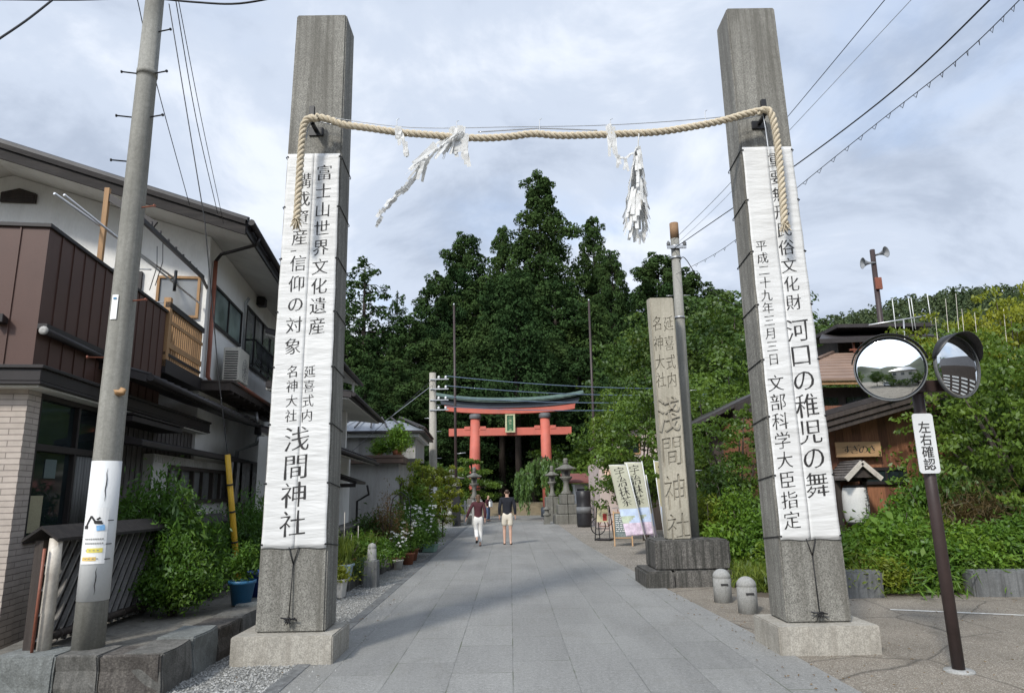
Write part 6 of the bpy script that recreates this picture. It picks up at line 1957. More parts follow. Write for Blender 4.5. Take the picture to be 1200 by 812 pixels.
# ================================================================== RIGHT SIDE
# ------------------------------------------------------------------ two traffic mirrors on one brown post
def mirror_post():
    b = on_ground(1124, 786); b.z = 0
    t = thing('mirror_post', 'brown steel post leaning by the yard carrying the two round mirrors', 'post', b)
    tp = at(1072, 440, b.y)
    d = Vector((tp.x - b.x, 0, tp.z))
    mb = MB(); mb.tube([(0, 0, -.1), d * .5, d], .056, 18); mb.tube([d, d + Vector((0, 0, .02))], [.056, .03], 18); part('shaft', mb, M['brown_steel'], t)
    mb = MB(); mb.lathe([(.14, -.01), (.13, .012), (.058, .02)], 16); part('footing', mb, M['bollard'], t)
    m1, m2 = at(1043, 432, 6.80), at(1122, 430, 6.85)
    mb = MB()
    mb.box(d.x - .12, d.x + .45, .0, .06, tp.z - .17, tp.z - .05); mb.box(d.x - .05, d.x + .05, -.07, .09, tp.z - .18, tp.z - .02)
    part('cross_arm', mb, M['brown_steel'], t, bevel=.006)
    def mirror(label, c, r, n_, arm, hood):
        n_ = Vector(n_).normalized()
        rot = n_.to_track_quat('Z', 'Y').to_matrix()
        m_ = thing('traffic_mirror', label, 'traffic mirror', c, group='round traffic mirrors on the brown post')
        cap = MB(); Rs = 1.5
        prof = [(r * .985, 0)] + [(r * .985 * k, math.sqrt(Rs * Rs - (r * .985 * k) ** 2) - math.sqrt(Rs * Rs - (r * .985) ** 2)) for k in [i / 14 for i in range(13, 0, -1)]] + [(.002, Rs - math.sqrt(Rs * Rs - (r * .985) ** 2))]
        cap.lathe(prof, 64, rot=rot); part('mirror_face', cap, M['mirror'], m_)
        q = MB(); q.lathe([(r * .97, -.03), (r * 1.01, -.02), (r * 1.02, .0), (r * 1.01, .018), (r * .98, .014)], 56, rot=rot, caps=False); part('rim', q, M['collar'], m_)
        q = MB(); q.lathe([(.1, -.12), (r * .6, -.10), (r * .97, -.031)], 40, rot=rot); part('back_shell', q, M['brown_steel'], m_)
        q = MB(); nn = 28; vs = []                                 # visor over the upper rim
        for i in range(nn + 1):
            a = R(12) + (PI - R(24)) * i / nn; w = hood * math.sin(PI * i / nn) ** .6 + .01
            for rr_, zz in ((r * 1.05, -.02), (r * 1.07, -.02), (r * 1.09, w), (r * 1.07, w)):
                vs.append(rot @ Vector((math.cos(a) * rr_, math.sin(a) * rr_, zz)))
        fs = []
        for i in range(nn):
            for j in range(4): fs.append((i * 4 + j, i * 4 + (j + 1) % 4, i * 4 + 4 + (j + 1) % 4, i * 4 + 4 + j))
        fs += [(0, 1, 2, 3), (nn * 4, nn * 4 + 3, nn * 4 + 2, nn * 4 + 1)]
        q.add(vs, fs, 0, True); part('visor', q, M['black_steel'], m_)
        q = MB(); q.tube([-n_ * .11, -n_ * .2, Vector(arm) - c], .022, 8); part('bracket', q, M['brown_steel'], m_)
    mirror('round traffic mirror facing the street, the wider left one', m1, .325, (-.42, -.90, .0), b + d + Vector((-.03, .0, -.1)), .05)
    mirror('round traffic mirror turned aside, the narrower right one', m2, .315, (.36, -.93, -.02), b + d + Vector((.42, .02, -.1)), .14)
    # the plate
    def ps(px, py): 
        return at(px, py, b.y - .075)
    a, c_ = ps(1080, 484.5), ps(1090.5, 554.5)
    pl = thing('sign_plate', 'white plate with black characters on the brown mirror post', 'sign', (lerp(a.x, c_.x, .5), b.y - .075, c_.z))
    o = Vector(pl.location)
    H = a.z - c_.z; W = .205; sh = (a.x - c_.x)
    def S(u, z, off=0): return Vector(((c_.x - o.x) + sh * z / H + u, -off, z))
    q = MB(); n = 6; rd = .03; poly = []
    for (ux, uz, a0) in ((W / 2 - rd, rd, -90), (W / 2 - rd, H - rd, 0), (-W / 2 + rd, H - rd, 90), (-W / 2 + rd, rd, 180)):
        for k in range(n + 1):
            an = R(a0 + 90 * k / n); poly.append((ux + rd * math.cos(an), uz + rd * math.sin(an)))
    f = [S(u, z, .004) for u, z in poly]; bk = [S(u, z, -.006) for u, z in poly]; m_ = len(poly)
    q.add(f + bk, [tuple(range(m_)), tuple(range(m_, 2 * m_))[::-1]] + [(i, (i + 1) % m_, m_ + (i + 1) % m_, m_ + i) for i in range(m_)])
    part('plate', q, M['white_paint'], pl)
    q = MB()
    for i, ch in enumerate('左右確認'):
        vs, fs = glyph(ch, .0)
        zc = H * (.765 - .205 * i)
        q.add([S(u * .125, zc + v * .125, .007) for u, v in vs], fs)
        q.add([S(u * .125 + .003, zc + v * .125 + .002, .0075) for u, v in vs], fs)
    part('lettering', q, M['ink'], pl, fixn=False)
    q = MB()
    for k in (.12, .9):
        p = S(0, H * k); q.box(p.x - .07, p.x + .07, .008, .02, p.z - .012, p.z + .012)
    part('clamp', q, M['steel'], pl)
mirror_post()

# ------------------------------------------------------------------ dark timber restaurant behind the garden
def restaurant():
    Y = 15.6
    o = Vector((7.6, Y, 0))
    t = thing('restaurant', 'dark timber restaurant with red brown plank wall and stacked roofs behind the garden', 'restaurant', o)
    def L_(px, py, y): return at(px, py, y) - o
    xa, xb = at(925, 560, Y).x - o.x, at(1100, 560, Y).x - o.x
    zt = at(1030, 500, Y).z
    mb = MB(); mb.box(xa, xb + .4, 0, 5, -.1, zt + .5); part('wall', mb, M['planks'], t)
    # window slot
    a, b = L_(1005, 548, Y), L_(1063, 567, Y)
    mb = MB(); mb.box(a.x, b.x, -.06, .0, b.z, b.z + .07); mb.box(a.x, b.x, -.06, .0, a.z - .07, a.z); mb.box(a.x, a.x + .07, -.06, 0, b.z, a.z); mb.box(b.x - .07, b.x, -.06, 0, b.z, a.z); mb.box(lerp(a.x, b.x, .55), lerp(a.x, b.x, .55) + .05, -.05, 0, b.z, a.z)
    w = part('window', mb, M['dark_trim'], t, bevel=.005)
    mb = MB(); mb.box(a.x + .07, b.x - .07, -.03, -.015, b.z + .07, a.z - .07); part('pane', mb, M['glass'], w)
    # verge beams of the low roof climbing to the right
    p, q_ = L_(955, 494, Y - .8), L_(1110, 449, Y - .8)
    mb = MB()
    for k, (dz, h) in enumerate(((0, .10), (-.13, .12), (-.26, .10))):
        mb.beam(p + Vector((0, .05 * k, dz)), q_ + Vector((0, .05 * k, dz)), .07, h)
    part('verge_beam', mb, M['dark_wood'], t, bevel=.006)
    mb = MB(); u = Vector((0, 0, .06))
    v = [p + u, q_ + u, q_ + u + Vector((0, 4.5, 0)), p + u + Vector((0, 4.5, 0))]
    mb.hexa(v + [x + Vector((0, 0, .1)) for x in v]); part('low_roof', mb, M['roof_dark'], t)
    # upper storey
    e0 = L_(950, 448, Y - .3); e1 = L_(1075, 446, Y - .3)
    mb = MB(); mb.box(xa + .2, e1.x - .1, .6, 5, zt, e0.z); part('upper_wall', mb, M['dark_wood'], t)
    mb = MB()
    for k in range(4): mb.box(e0.x + .35 + k * .85, e0.x + 1.0 + k * .85, .56, .6, e0.z - 1.0, e0.z - .25)
    w = part('window', mb, M['glass'], t)
    mb = MB(); mb.box(e0.x - .2, e1.x + .2, -.05, .02, e0.z - .02, e0.z + .06); part('eave_board', mb, M['tan_wood'], t)
    r0, r1 = L_(1000, 411, Y + 2.0), L_(1060, 409, Y + 2.0)
    mb = MB()
    v = [Vector((e0.x - .2 - .6, -.1, e0.z + .06)), Vector((e1.x + .3, -.1, e0.z + .06)), Vector((e1.x + .1, 2.6, r0.z)), Vector((r0.x - .25, 2.6, r0.z))]
    mb.hexa(v + [x + Vector((0, 0, .06)) for x in v])
    r = part('brown_roof', mb, M['roof_brown'], t)
    mb = MB()
    for k in range(1, 9): 
        f = k / 9; mb.tube([v[0].lerp(v[3], f) + Vector((0, 0, .065)), v[1].lerp(v[2], f) + Vector((0, 0, .065))], .012, 5)
    mb.tube([v[0] + Vector((0, 0, .08)), v[3] + Vector((0, 0, .08))], .05, 7)
    part('roof_seams', mb, M['roof_brown'], r)
    mb = MB()
    for px in (972, 990, 1010, 1030):
        c = L_(px, 440, Y - .05); mb.box(c.x - .07, c.x + .07, .25, .35, e0.z + .18, e0.z + .25)
    part('snow_stop', mb, M['copper_pipe'], r)
    # roof tower
    c0, c1 = L_(984, 389, Y + 3.2), L_(1050, 388, Y + 3.2)
    mb = MB(); mb.box(c0.x + .1, c1.x, 3.6, 5.0, r0.z - .3, c0.z - .1); tw = part('tower', mb, M['dark_wood'], t)
    mb = MB(); lo = L_(957, 404, Y + 2.8)
    v = [Vector((lo.x, 2.6, lo.z)), Vector((c1.x + .8, 2.6, lo.z + .05)), Vector((c1.x + .8, 4.2, c0.z + .1)), Vector((c0.x, 4.2, c0.z + .1))]
    mb.hexa(v + [x + Vector((0, 0, .12)) for x in v])
    mb.box(c0.x - .2, c1.x + .9, 2.9, 5.2, c0.z + .06, c0.z + .16)
    part('tower_roof', mb, M['roof_dark'], tw)
    mb = MB(); zz = r0.z + .1
    x = c0.x + .1
    while x < c1.x + .6: mb.box(x, x + .05, 2.75, 2.8, zz, zz + .3); x += .22
    mb.box(c0.x, c1.x + .6, 2.74, 2.81, zz + .05, zz + .1); mb.box(c0.x, c1.x + .6, 2.74, 2.81, zz - .2, zz - .05)
    part('railing', mb, M['copper_pipe'], tw)
    # left wing: dark verge seen between the stele and the right pillar
    a, b = L_(808, 498, 19.5), L_(905, 451, 19.5)
    v = [a, b, b + Vector((0, 4, 0)), a + Vector((0, 4, 0))]
    mb = MB(); mb.hexa([x - Vector((0, 0, .12)) for x in v] + v); part('wing_roof', mb, M['roof_dark'], t)
    mb = MB(); c = L_(838, 560, 20.2); mb.prism([(c.x, -.1), (b.x + .5, -.1), (b.x + .5, b.z), (c.x, lerp(a.z, b.z, .3) - .1)], 'y', 4.6, 5.0); part('wing_wall', mb, M['dark_wood'], t)
    return o
RO = restaurant()
def shop_sign():
    Y = 15.42
    a, b = at(979, 518, Y), at(1034, 535, Y)
    o = Vector(((a.x + b.x) / 2, Y, b.z))
    t = thing('shop_sign', 'tan wooden name board with brushed dark letters on the plank wall', 'sign', o)
    w, h = (b.x - a.x) / 2, a.z - b.z
    mb = MB(); mb.box(-w, w, 0, .06, 0, h); part('board', mb, M['board_wood'], t, bevel=.008)
    mb = MB()
    for i, ch in enumerate('すぎのき'):
        vs, fs = glyph(ch, 1.5)
        mb.add([(-w * .54 + i * w * .37 + u * .26, -.004, h * .5 + v * .21) for u, v in vs], fs)
    part('lettering', mb, M['ink'], t, fixn=False)
shop_sign()
def paper_lantern():
    Y = 15.0
    c = at(1003, 591, Y); top, bot = at(1001, 571, Y).z, at(1005, 612, Y).z
    t = thing('paper_lantern', 'big white cylinder lantern with black brushed letters under the little gabled roof', 'lantern', (c.x, Y, bot))
    H = top - bot; r = .265
    mb = MB(); prof = [(r * .75, 0)]
    n = 22
    for k in range(n + 1):
        z = H * (.03 + .94 * k / n); rr_ = r * (1 - .12 * abs(2 * k / n - 1) ** 3)
        prof += [(rr_, z), (rr_ - .008, z + H * .94 / n * .5)]
    prof += [(r * .75, H)]
    mb.lathe(prof[:-1] + [(r * .75, H)], 28); part('shade', mb, M['lantern_paper'], t)
    mb = MB(); mb.lathe([(r * .78, -.05), (r * .8, .0), (r * .7, .01)], 20); mb.lathe([(r * .7, H - .01), (r * .8, H), (r * .78, H + .05)], 20); part('ring', mb, M['ink'], t)
    mb = MB()
    for i, ch in enumerate('すぎのき'):
        vs, fs = glyph(ch, 1.5)
        zc = H * (.84 - .22 * i)
        mb.add([(math.sin(.62 + u * .95) * (r + .004), -math.cos(.62 + u * .95) * (r + .004), zc + v * .26) for u, v in vs], fs)
    part('lettering', mb, M['ink'], t, fixn=False)
    # the little gabled roof
    p = at(1004, 541, Y); e = at(985, 560, Y); e2 = at(1024, 560, Y)
    o = Vector((c.x, Y, e.z))
    t2 = thing('lantern_roof', 'little gabled shingle roof on posts above the white lantern', 'shelter roof', o)
    hw = (e2.x - e.x) / 2; rise = p.z - e.z
    mb = MB()
    for s_ in (-1, 1):
        v = [Vector((0, -.45, rise)), Vector((s_ * hw, -.45, 0)), Vector((s_ * hw, .5, 0)), Vector((0, .5, rise))]
        mb.hexa([x - Vector((0, 0, .05)) for x in v] + v)
        for k in range(6):
            f = k / 6; a_, b_ = v[0].lerp(v[1], f), v[3].lerp(v[2], f); mb.tube([a_ + Vector((0, 0, .01)), b_ + Vector((0, 0, .01))], .018, 5)
    part('shingles', mb, M['grey_wood'], t2)
    mb = MB()
    for s_ in (-1, 1): mb.beam((0, -.47, rise - .03), (s_ * hw * 1.04, -.47, -.04), .04, .1)
    part('gable_trim', mb, M['bamboo'], t2)
    mb = MB(); mb.prism([(-hw * .75, .0), (hw * .75, .0), (0, rise * .8)], 'y', -.4, -.36); part('gable_board', mb, M['dark_wood'], t2)
    mb = MB(); zb = -e.z + .1
    for s_ in (-1, 1): mb.box(s_ * hw * .8 - .05, s_ * hw * .8 + .05, .1, .2, -o.z, .02)
    mb.box(-hw, hw, .1, .2, -.08, .02); part('posts', mb, M['dark_wood'], t2)
paper_lantern()
# ------------------------------------------------------------------ garden edging blocks
def edge_block(label, a, b, h):
    a, b = Vector(a), Vector(b); d = (b - a).normalized(); n_ = Vector((-d.y, d.x, 0)); c = (a + b) / 2
    mb = MB(); l = (b - a).length / 2
    v = [Vector((0, 0, -.05)) - d * l, Vector((0, 0, -.05)) + d * l, Vector((0, 0, -.05)) + d * l + n_ * .35, Vector((0, 0, -.05)) - d * l + n_ * .35]
    mb.hexa(v + [x + Vector((0, 0, h + .05)) for x in v])
    single('edging_block', mb, M['grey_block'], label, 'stone block', c, group='grey stone blocks edging the garden', bevel=.03, bseg=2)
p = [on_ground(x, y) for x, y in ((985, 701), (1038, 700), (1143, 699), (1235, 699))]
edge_block('grey stone edging block beside the right pillar', p[0], p[1], .40)
edge_block('long grey stone edging block at the right edge', p[2], p[3], .38)
edge_block('mossy grey edging block behind the round bollards', on_ground(866, 686), on_ground(905, 692), .30)
# raised garden soil
def bed(x, y):
    k = min(1, max(0, (y - 11.35) / 2.2)) * min(1, max(0, (x - 3.9) / .8)); return -.05 + .55 * k
mb = MB(); vs = []; nx, ny = 44, 18
for j in range(ny + 1):
    for i in range(nx + 1):
        x = 3.6 + 18 * i / nx; y = 11.3 + 4.4 * j / ny; vs.append((x, y, bed(x, y) + (.06 * math.sin(x * 3 + y * 5) if 0 < j < ny else 0)))
mb.add(vs, [(j * (nx + 1) + i, j * (nx + 1) + i + 1, (j + 1) * (nx + 1) + i + 1, (j + 1) * (nx + 1) + i) for j in range(ny) for i in range(nx)], 0, True)
structure('garden_soil', mb, M['soil'], fixn=False)
# ------------------------------------------------------------------ loudspeaker pole and roof aerial
def speaker_pole():
    Y = 27.0
    tp, mid = at(1022, 293, Y), at(1033, 385, Y)
    sl = (mid.x - tp.x) / (mid.z - tp.z)
    bx = tp.x - sl * tp.z
    t = thing('speaker_pole', 'brown pole with two grey horn loudspeakers above the restaurant roof', 'speaker pole', (bx, Y, 0))
    d = Vector((tp.x - bx, 0, tp.z))
    mb = MB(); mb.tube([(0, 0, 0), d * .5, d], [.13, .12, .10], 10); part('pole', mb, M['brown_steel'], t)
    for s_, az, zz in ((1, .5, -.25), (-1, -1.7, -.75)):
        n_ = Vector((math.sin(az), -math.cos(az) * (1 if s_ > 0 else .4), 0)).normalized(); rot = n_.to_track_quat('Z', 'Y').to_matrix()
        c = d + Vector((s_ * .27, -.1, zz * .8))
        q = MB(); q.lathe([(a_ * .62, b_ * .62) for a_, b_ in ((.06, -.45), (.07, -.1), (.13, .1), (.24, .28), (.36, .38), (.38, .40), (.35, .385), (.22, .26), (.10, .08), (.03, -.05))], 22, c, rot=rot)
        h = part('horn', q, M['speaker'], t)
        q = MB(); q.tube([c - n_ * .2, d + Vector((0, 0, zz))], .03, 6); part('bracket', q, M['brown_steel'], h)
    mb = MB(); mb.box(d.x - .13, d.x + .13, -.2, -.1, d.z - 1.75, d.z - 1.25); part('junction_box', mb, M['copper_pipe'], t, bevel=.01)
speaker_pole()
def aerial():
    Y = 17.5
    a, b = at(1018, 381, Y), at(1092, 369, Y)
    base = at(1058, 405, Y); base.z -= .8
    t = thing('aerial', 'television aerial with upright white rods on the restaurant roof', 'aerial', base)
    mb = MB(); m_ = a.lerp(b, .55) - base; mb.tube([(0, 0, 0), m_], .02, 6); mb.tube([a - base, b - base], .022, 6); part('boom', mb, M['alu'], t)
    for px, y0, y1 in ((1047, 350, 397), (1066, 350, 388), (1069, 349, 386), (1088, 345, 381)):
        mb = MB(); p, q = at(px - 1.5, y0, Y) - base, at(px + 4, y1, Y) - base; mb.tube([p, q], .011, 6); part('rod', mb, M['white_paint'], t)
aerial()
g = random.Random(6)
cane = None
for k, (px, y0) in enumerate(((1108, 350), (1120, 344), (1127, 362), (1176, 362), (1096, 372), (1142, 366))):
    tp = at(px, y0, 16.2); b = at(px + 9, 470, 16.2); b = tp + (b - tp) * ((tp.z - .2) / (tp.z - b.z))
    mb = MB(); mb.tube([(0, 0, 0), ((tp.x - b.x) * .5 + .05, 0, (tp.z - b.z) * .55), (tp.x - b.x, 0, tp.z - b.z)], [.014, .010, .005], 5)
    single('bamboo_cane', mb, M['bamboo'], 'thin pale cane sticking up out of the yellow green bushes behind the mirrors', 'cane', b, group='thin canes among the bushes on the right')
# ================================================================== PEOPLE
def skin(name, verts, edges, mats, parent, levels=2, root=0):
    """a continuous body grown from joints: verts are (x, y, z, rx, ry)"""
    me = bpy.data.meshes.new(name)
    me.from_pydata([v[:3] for v in verts], edges, [])
    o = bpy.data.objects.new(name, me); COL.objects.link(o)
    o.modifiers.new('skin', 'SKIN')
    if not me.skin_vertices:
        pass
    sv = me.skin_vertices[0].data if me.skin_vertices else None
    if sv is None:
        bm = bmesh.new(); bm.from_mesh(me); bm.verts.layers.skin.verify(); bm.to_mesh(me); bm.free(); sv = me.skin_vertices[0].data
    for i, v in enumerate(verts):
        sv[i].radius = (v[3], v[4] if len(v) > 4 else v[3]); sv[i].use_root = (i == root)
    s_ = o.modifiers.new('sub', 'SUBSURF'); s_.levels = levels; s_.render_levels = levels
    dg = bpy.context.evaluated_depsgraph_get(); dg.update()
    m2 = bpy.data.meshes.new_from_object(o.evaluated_get(dg))
    for p in m2.polygons: p.use_smooth = True
    m2.materials.clear(); m2.materials.append(mats)
    o.modifiers.clear(); o.data = m2
    if parent is not None: o.parent = parent
    return o
def person(label, loc, rotz, H, hipw, legs, arms, top, bottom, hair, hair_len, shoes, shorts=False, fem=False, head_turn=0.0, held=None):
    """legs / arms: joint positions for (side: [hip, knee, ankle]) and ([shoulder, elbow, wrist]); +y is the way they face"""
    k = H / 1.72
    t = thing('person', label, 'person', loc, rotz)
    S = .185 if fem else .21
    V, E_ = [], []
    def add(p, r, ry=None, par=None):
        V.append((p[0] * k, p[1] * k, p[2] * k, r * k, (ry or r) * k)); i = len(V) - 1
        if par is not None: E_.append((par, i))
        return i
    pel = add((0, 0, .93), .13, .10)
    wa = add((0, .01, 1.08), .115 if fem else .13, .09, pel)
    ch = add((0, .015, 1.28), .14 if fem else .155, .105, wa)
    up = add((0, .0, 1.40), .10, .085, ch)
    nk = add((0, .01, 1.475), .05, .052, up)
    hd0 = add((0, .03, 1.56), .068, .075, nk)
    hd1 = add((0, .025, 1.645), .072, .088, hd0)
    hd2 = add((0, .02, 1.70), .045, .055, hd1)
    hands = []
    for s_ in (-1, 1):
        hp, kn, an = legs[s_]
        a = add((s_ * .09, 0, .86), .092, None, pel)
        a2 = add(((hp[0] + kn[0]) / 2, (hp[1] + kn[1]) / 2, (hp[2] + kn[2]) / 2), .078, None, a)
        b = add(kn, .055, None, a2)
        b2 = add(tuple(lerp(kn[i], an[i], .35) for i in range(3)), .055, None, b)
        c = add(an, .036, None, b2)
        f = legs.get('flat%d' % s_, True)
        hl = add((an[0], an[1] - .04, max(.03, an[2] - .06)), .032, None, c)
        to = add((an[0] + s_ * .015, an[1] + .15 if f else an[1] + .1, max(.025, an[2] - .065) if f else an[2] - .14), .034, .024, hl)
        sh, el, wr = arms[s_]
        q = add((sh[0] * .95, sh[1], sh[2]), .056, None, up)
        q2 = add(el, .042, None, q)
        q3 = add(wr, .028, None, q2)
        d = Vector(wr) - Vector(el); d.normalize()
        pm = Vector(wr) + d * .07
        q4 = add(tuple(pm), .036, .016, q3)
        for n in range(4):
            off = Vector((0, (n - 1.5) * .018, 0))
            l = (.075, .085, .08, .062)[n]
            f1 = add(tuple(pm + off + d * .035), .0095, None, q4); add(tuple(pm + off * 1.1 + d * .035 + Vector((-s_ * .012, .006, -.0)) + d * l * .55), .008, None, f1)
        th = add(tuple(pm + Vector((-s_ * .01, .035, .0)) - d * .02), .011, None, q4); add(tuple(pm + Vector((-s_ * .015, .05, -.0)) + d * .02), .009, None, th)
    body = skin('body', V, E_, M['skin'], t, 2, 0)
    # face: nose, eyes, mouth, ears in front of the head
    mb = MB(); hy = .025 * k
    mb.blob((0, hy + .092 * k, 1.60 * k), (.014 * k, .018 * k, .024 * k), seed=1, sub=1, rough=0)
    for s_ in (-1, 1): mb.blob((s_ * .078 * k, hy, 1.605 * k), (.012 * k, .022 * k, .034 * k), seed=2, sub=1, rough=0)
    part('nose_and_ears', mb, M['skin'], t)
    mb = MB()
    for s_ in (-1, 1): mb.blob((s_ * .032 * k, hy + .082 * k, 1.625 * k), (.013 * k, .008 * k, .007 * k), seed=2, sub=1, rough=0)
    mb.blob((0, hy + .082 * k, 1.555 * k), (.024 * k, .006 * k, .006 * k), seed=2, sub=1, rough=0)
    part('eyes_and_mouth', mb, M['ink'], t)
    # clothing
    V, E_ = [], []
    w = 1.0
    c0 = add((0, 0, .80 if not fem else .84), .160, .134); c1 = add((0, .01, 1.06), .142 if fem else .152, .112, c0); c2 = add((0, .015, 1.27), .158 if fem else .178, .125, c1); c3 = add((0, 0, 1.41), .128, .108, c2); c4 = add((0, .008, 1.468), .078, .076, c3)
    for s_ in (-1, 1):
        sh, el, wr = arms[s_]
        q = add((sh[0] * .93, sh[1], sh[2] + .0), .074, None, c3); q1 = add(tuple(lerp(sh[i], el[i], .55) for i in range(3)), .060, None, q); q2 = add(el, .056, None, q1); q3 = add(tuple(lerp(el[i], wr[i], .93) for i in range(3)), .044, None, q2)
    skin('jacket' if fem else 'shirt', V, E_, top, t, 2, 0)
    V, E_ = [], []
    c0 = add((0, 0, 1.06), .132, .10); c1 = add((0, -.008, .90), .148, .122, c0)
    for s_ in (-1, 1):
        hp, kn, an = legs[s_]
        q = add((s_ * .088, 0, .82), .104, .11, c1)
        if shorts:
            add(tuple(lerp(hp[i], kn[i], .80) for i in range(3)), .094, .1, q)
        else:
            q1 = add(tuple(lerp(hp[i], kn[i], .6) for i in range(3)), .090, None, q); q2 = add(kn, .078, None, q1); q3 = add(tuple(lerp(kn[i], an[i], .5) for i in range(3)), .074, None, q2); add(tuple(lerp(kn[i], an[i], .93) for i in range(3)), .070, None, q3)
    skin('shorts' if shorts else 'trousers', V, E_, bottom, t, 2, 0)
    for s_ in (-1, 1):
        an = legs[s_][2]; f = legs.get('flat%d' % s_, True)
        V, E_ = [], []
        a = add((an[0], an[1] - .055, an[2] - .055), .042, .036); b = add((an[0] + s_ * .005, an[1] + .05, an[2] - .058 if f else an[2] - .11), .044, .036, a); add((an[0] + s_ * .015, an[1] + .15 if f else an[1] + .09, an[2] - .068 if f else an[2] - .165), .042, .026, b)
        skin('shoe', V, E_, shoes, t, 2, 0)
    V, E_ = [], []
    a = add((0, .012, 1.695), .066, .078); b = add((0, -.015, 1.655), .085, .088, a); c = add((0, -.03, 1.58), .074, .066, b)
    if hair_len > .05:
        d_ = add((.01, -.055, 1.58 - hair_len * .5), .062, .05, c); add((.015, -.065, 1.58 - hair_len), .04, .03, d_)
    skin('hair', V, E_, hair, t, 2, 0)
    return t
yw = 22.8
a = on_ground(560, 641)
legsW = {-1: [(-.09, 0, .88), (-.085, .17, .50), (-.075, .05, .16)], 1: [(.09, 0, .88), (.085, -.01, .47), (.075, -.20, .12)], 'flat-1': True, 'flat1': False}
legsW = {1: [(.09, 0, .88), (.075, .07, .48), (.06, .03, .085)], -1: [(-.09, 0, .88), (-.07, .05, .49), (-.05, -.26, .27)], 'flat-1': False, 'flat1': True}
armsW = {-1: [(-.185, 0, 1.40), (-.31, -.05, 1.15), (-.40, .0, .93)], 1: [(.185, 0, 1.40), (.235, -.08, 1.13), (.235, -.02, .89)]}
person('person walking away in a maroon jacket and white trousers', (a.x, yw, .006), R(3), at(560, 579.5, yw).z + .01, .1, legsW, armsW, M['maroon'], M['white_cloth'], M['hair_light'], .16, M['black_rubber'], fem=True)
a = on_ground(595, 638)
legsM = {-1: [(-.09, 0, .88), (-.10, .06, .48), (-.10, .02, .085)], 1: [(.09, 0, .88), (.095, -.01, .47), (.10, -.06, .085)]}
armsM = {-1: [(-.195, 0, 1.41), (-.245, -.05, 1.15), (-.255, .04, .90)], 1: [(.195, 0, 1.41), (.25, -.06, 1.15), (.258, .0, .90)]}
person('person walking away in a dark navy long sleeved top and cream shorts', (a.x, a.y, .006), R(-2), at(595, 573.5, a.y).z, .1, legsM, armsM, M['navy'], M['cream_cloth'], M['hair'], .02, M['sandal'], shorts=True)
a = on_ground(572, 610.5)
legsB = {-1: [(-.09, 0, .88), (-.09, .03, .48), (-.10, .0, .085)], 1: [(.09, 0, .88), (.09, .04, .48), (.10, .02, .085)]}
armsB = {-1: [(-.19, 0, 1.40), (-.25, -.02, 1.15), (-.20, .10, .95)], 1: [(.19, 0, 1.40), (.25, .0, 1.16), (.12, .22, 1.18)]}
pt_ = person('person in a dark red top and blue jeans standing far up the path', (a.x, a.y, .006), R(-120), at(572, 580.5, a.y).z, .1, legsB, armsB, M['maroon'], M['denim'], M['hair'], .05, M['black_rubber'])
q = MB(); q.box(-.12, .12, -.05, .05, 0, .3); q.tube([(-.08, 0, .3), (-.05, 0, .42), (.05, 0, .42), (.08, 0, .3)], .008, 5)
rz = R(-120); hx, hy = .14, .27
single('bag', q, M['paper'], 'white carrier bag held by the person far up the path', 'bag', (a.x + math.cos(rz) * hx - math.sin(rz) * hy, a.y + math.sin(rz) * hx + math.cos(rz) * hy, .82), rz, bevel=.015)
# ================================================================== TREES AND PLANTS
def put(t, px, py_top, Y, H0, label=None, rz=0.0, wide=1.0, base_z=0.0, copy=True):
    """stand a tree (built with height H0) so that its tip reaches the given height at distance Y"""
    tp = at(px, py_top, Y); k = (tp.z - base_z) / H0
    loc = (tp.x, Y, base_z)
    if copy: return copy_tree(t, loc, rz, label, scale=(k * wide, k * wide, k))
    t.location = loc; t.rotation_euler = (0, 0, rz); t.scale = (k * wide, k * wide, k)
    if label: t['label'] = label
    return t
GC = 'dark cedars behind the red gate'
cA = conifer('cedar_tree', 'tallest dark cedar with a ragged pointed top above the red gate', 101, 36, 9.2, .10, 190, 1.25, 92, .40, taper=.62, gap=.12, group=GC, pw=.6)
cB = conifer('cedar_tree', 'broad dark cedar just left of the tallest one', 102, 32, 8.6, .08, 170, 1.35, 92, .40, taper=.46, gap=.04, group=GC, pw=.6)
cC = conifer('cedar_tree', 'dense dark cedar filling the wood low behind the gate', 103, 26, 7.0, .04, 130, 1.35, 95, .40, taper=.45, gap=0, group=GC, pw=.6)
cD = conifer('cedar_tree', 'high crowned cedar with a bare trunk shading the shrine hall', 104, 26, 5.0, .36, 80, 1.3, 90, .40, taper=.5, gap=0, group=GC, pw=.6)
put(cD, 585, 330, 57, 26, copy=False)
put(cD, 622, 345, 60, 26, 'high crowned cedar leaning over the right end of the gate beam', 2.2, 1.0)
put(cD, 604, 320, 52, 26, 'bare trunked cedar nearest behind the gate centre', 3.7, .9)
put(cA, 631, 206, 76, 36, copy=False, wide=.90)
put(cB, 545, 276, 72, 32, copy=False, wide=.82)
put(cC, 480, 372, 60, 26, copy=False, wide=1.1)
put(cA, 588, 268, 84, 36, 'slim dark cedar rising between the tallest cedar and the broad one', 1.2, .6)
put(cA, 694, 256, 80, 36, 'dark cedar with an open side, right shoulder of the tallest cedar', 2.4, .62)
put(cB, 716, 296, 74, 32, 'dark cedar with gaps in its crown, last before the dip in the skyline', 3.4, .6)
put(cB, 512, 322, 68, 32, 'rounded dark cedar on the left slope of the skyline', .9, .9)
put(cC, 444, 385, 66, 26, 'low rounded dark cedar below the spreading fir at the left', 1.9, 1.2)
put(cC, 408, 392, 58, 26, 'low rounded dark cedar beside the edge of the left pillar', 2.9, 1.1)
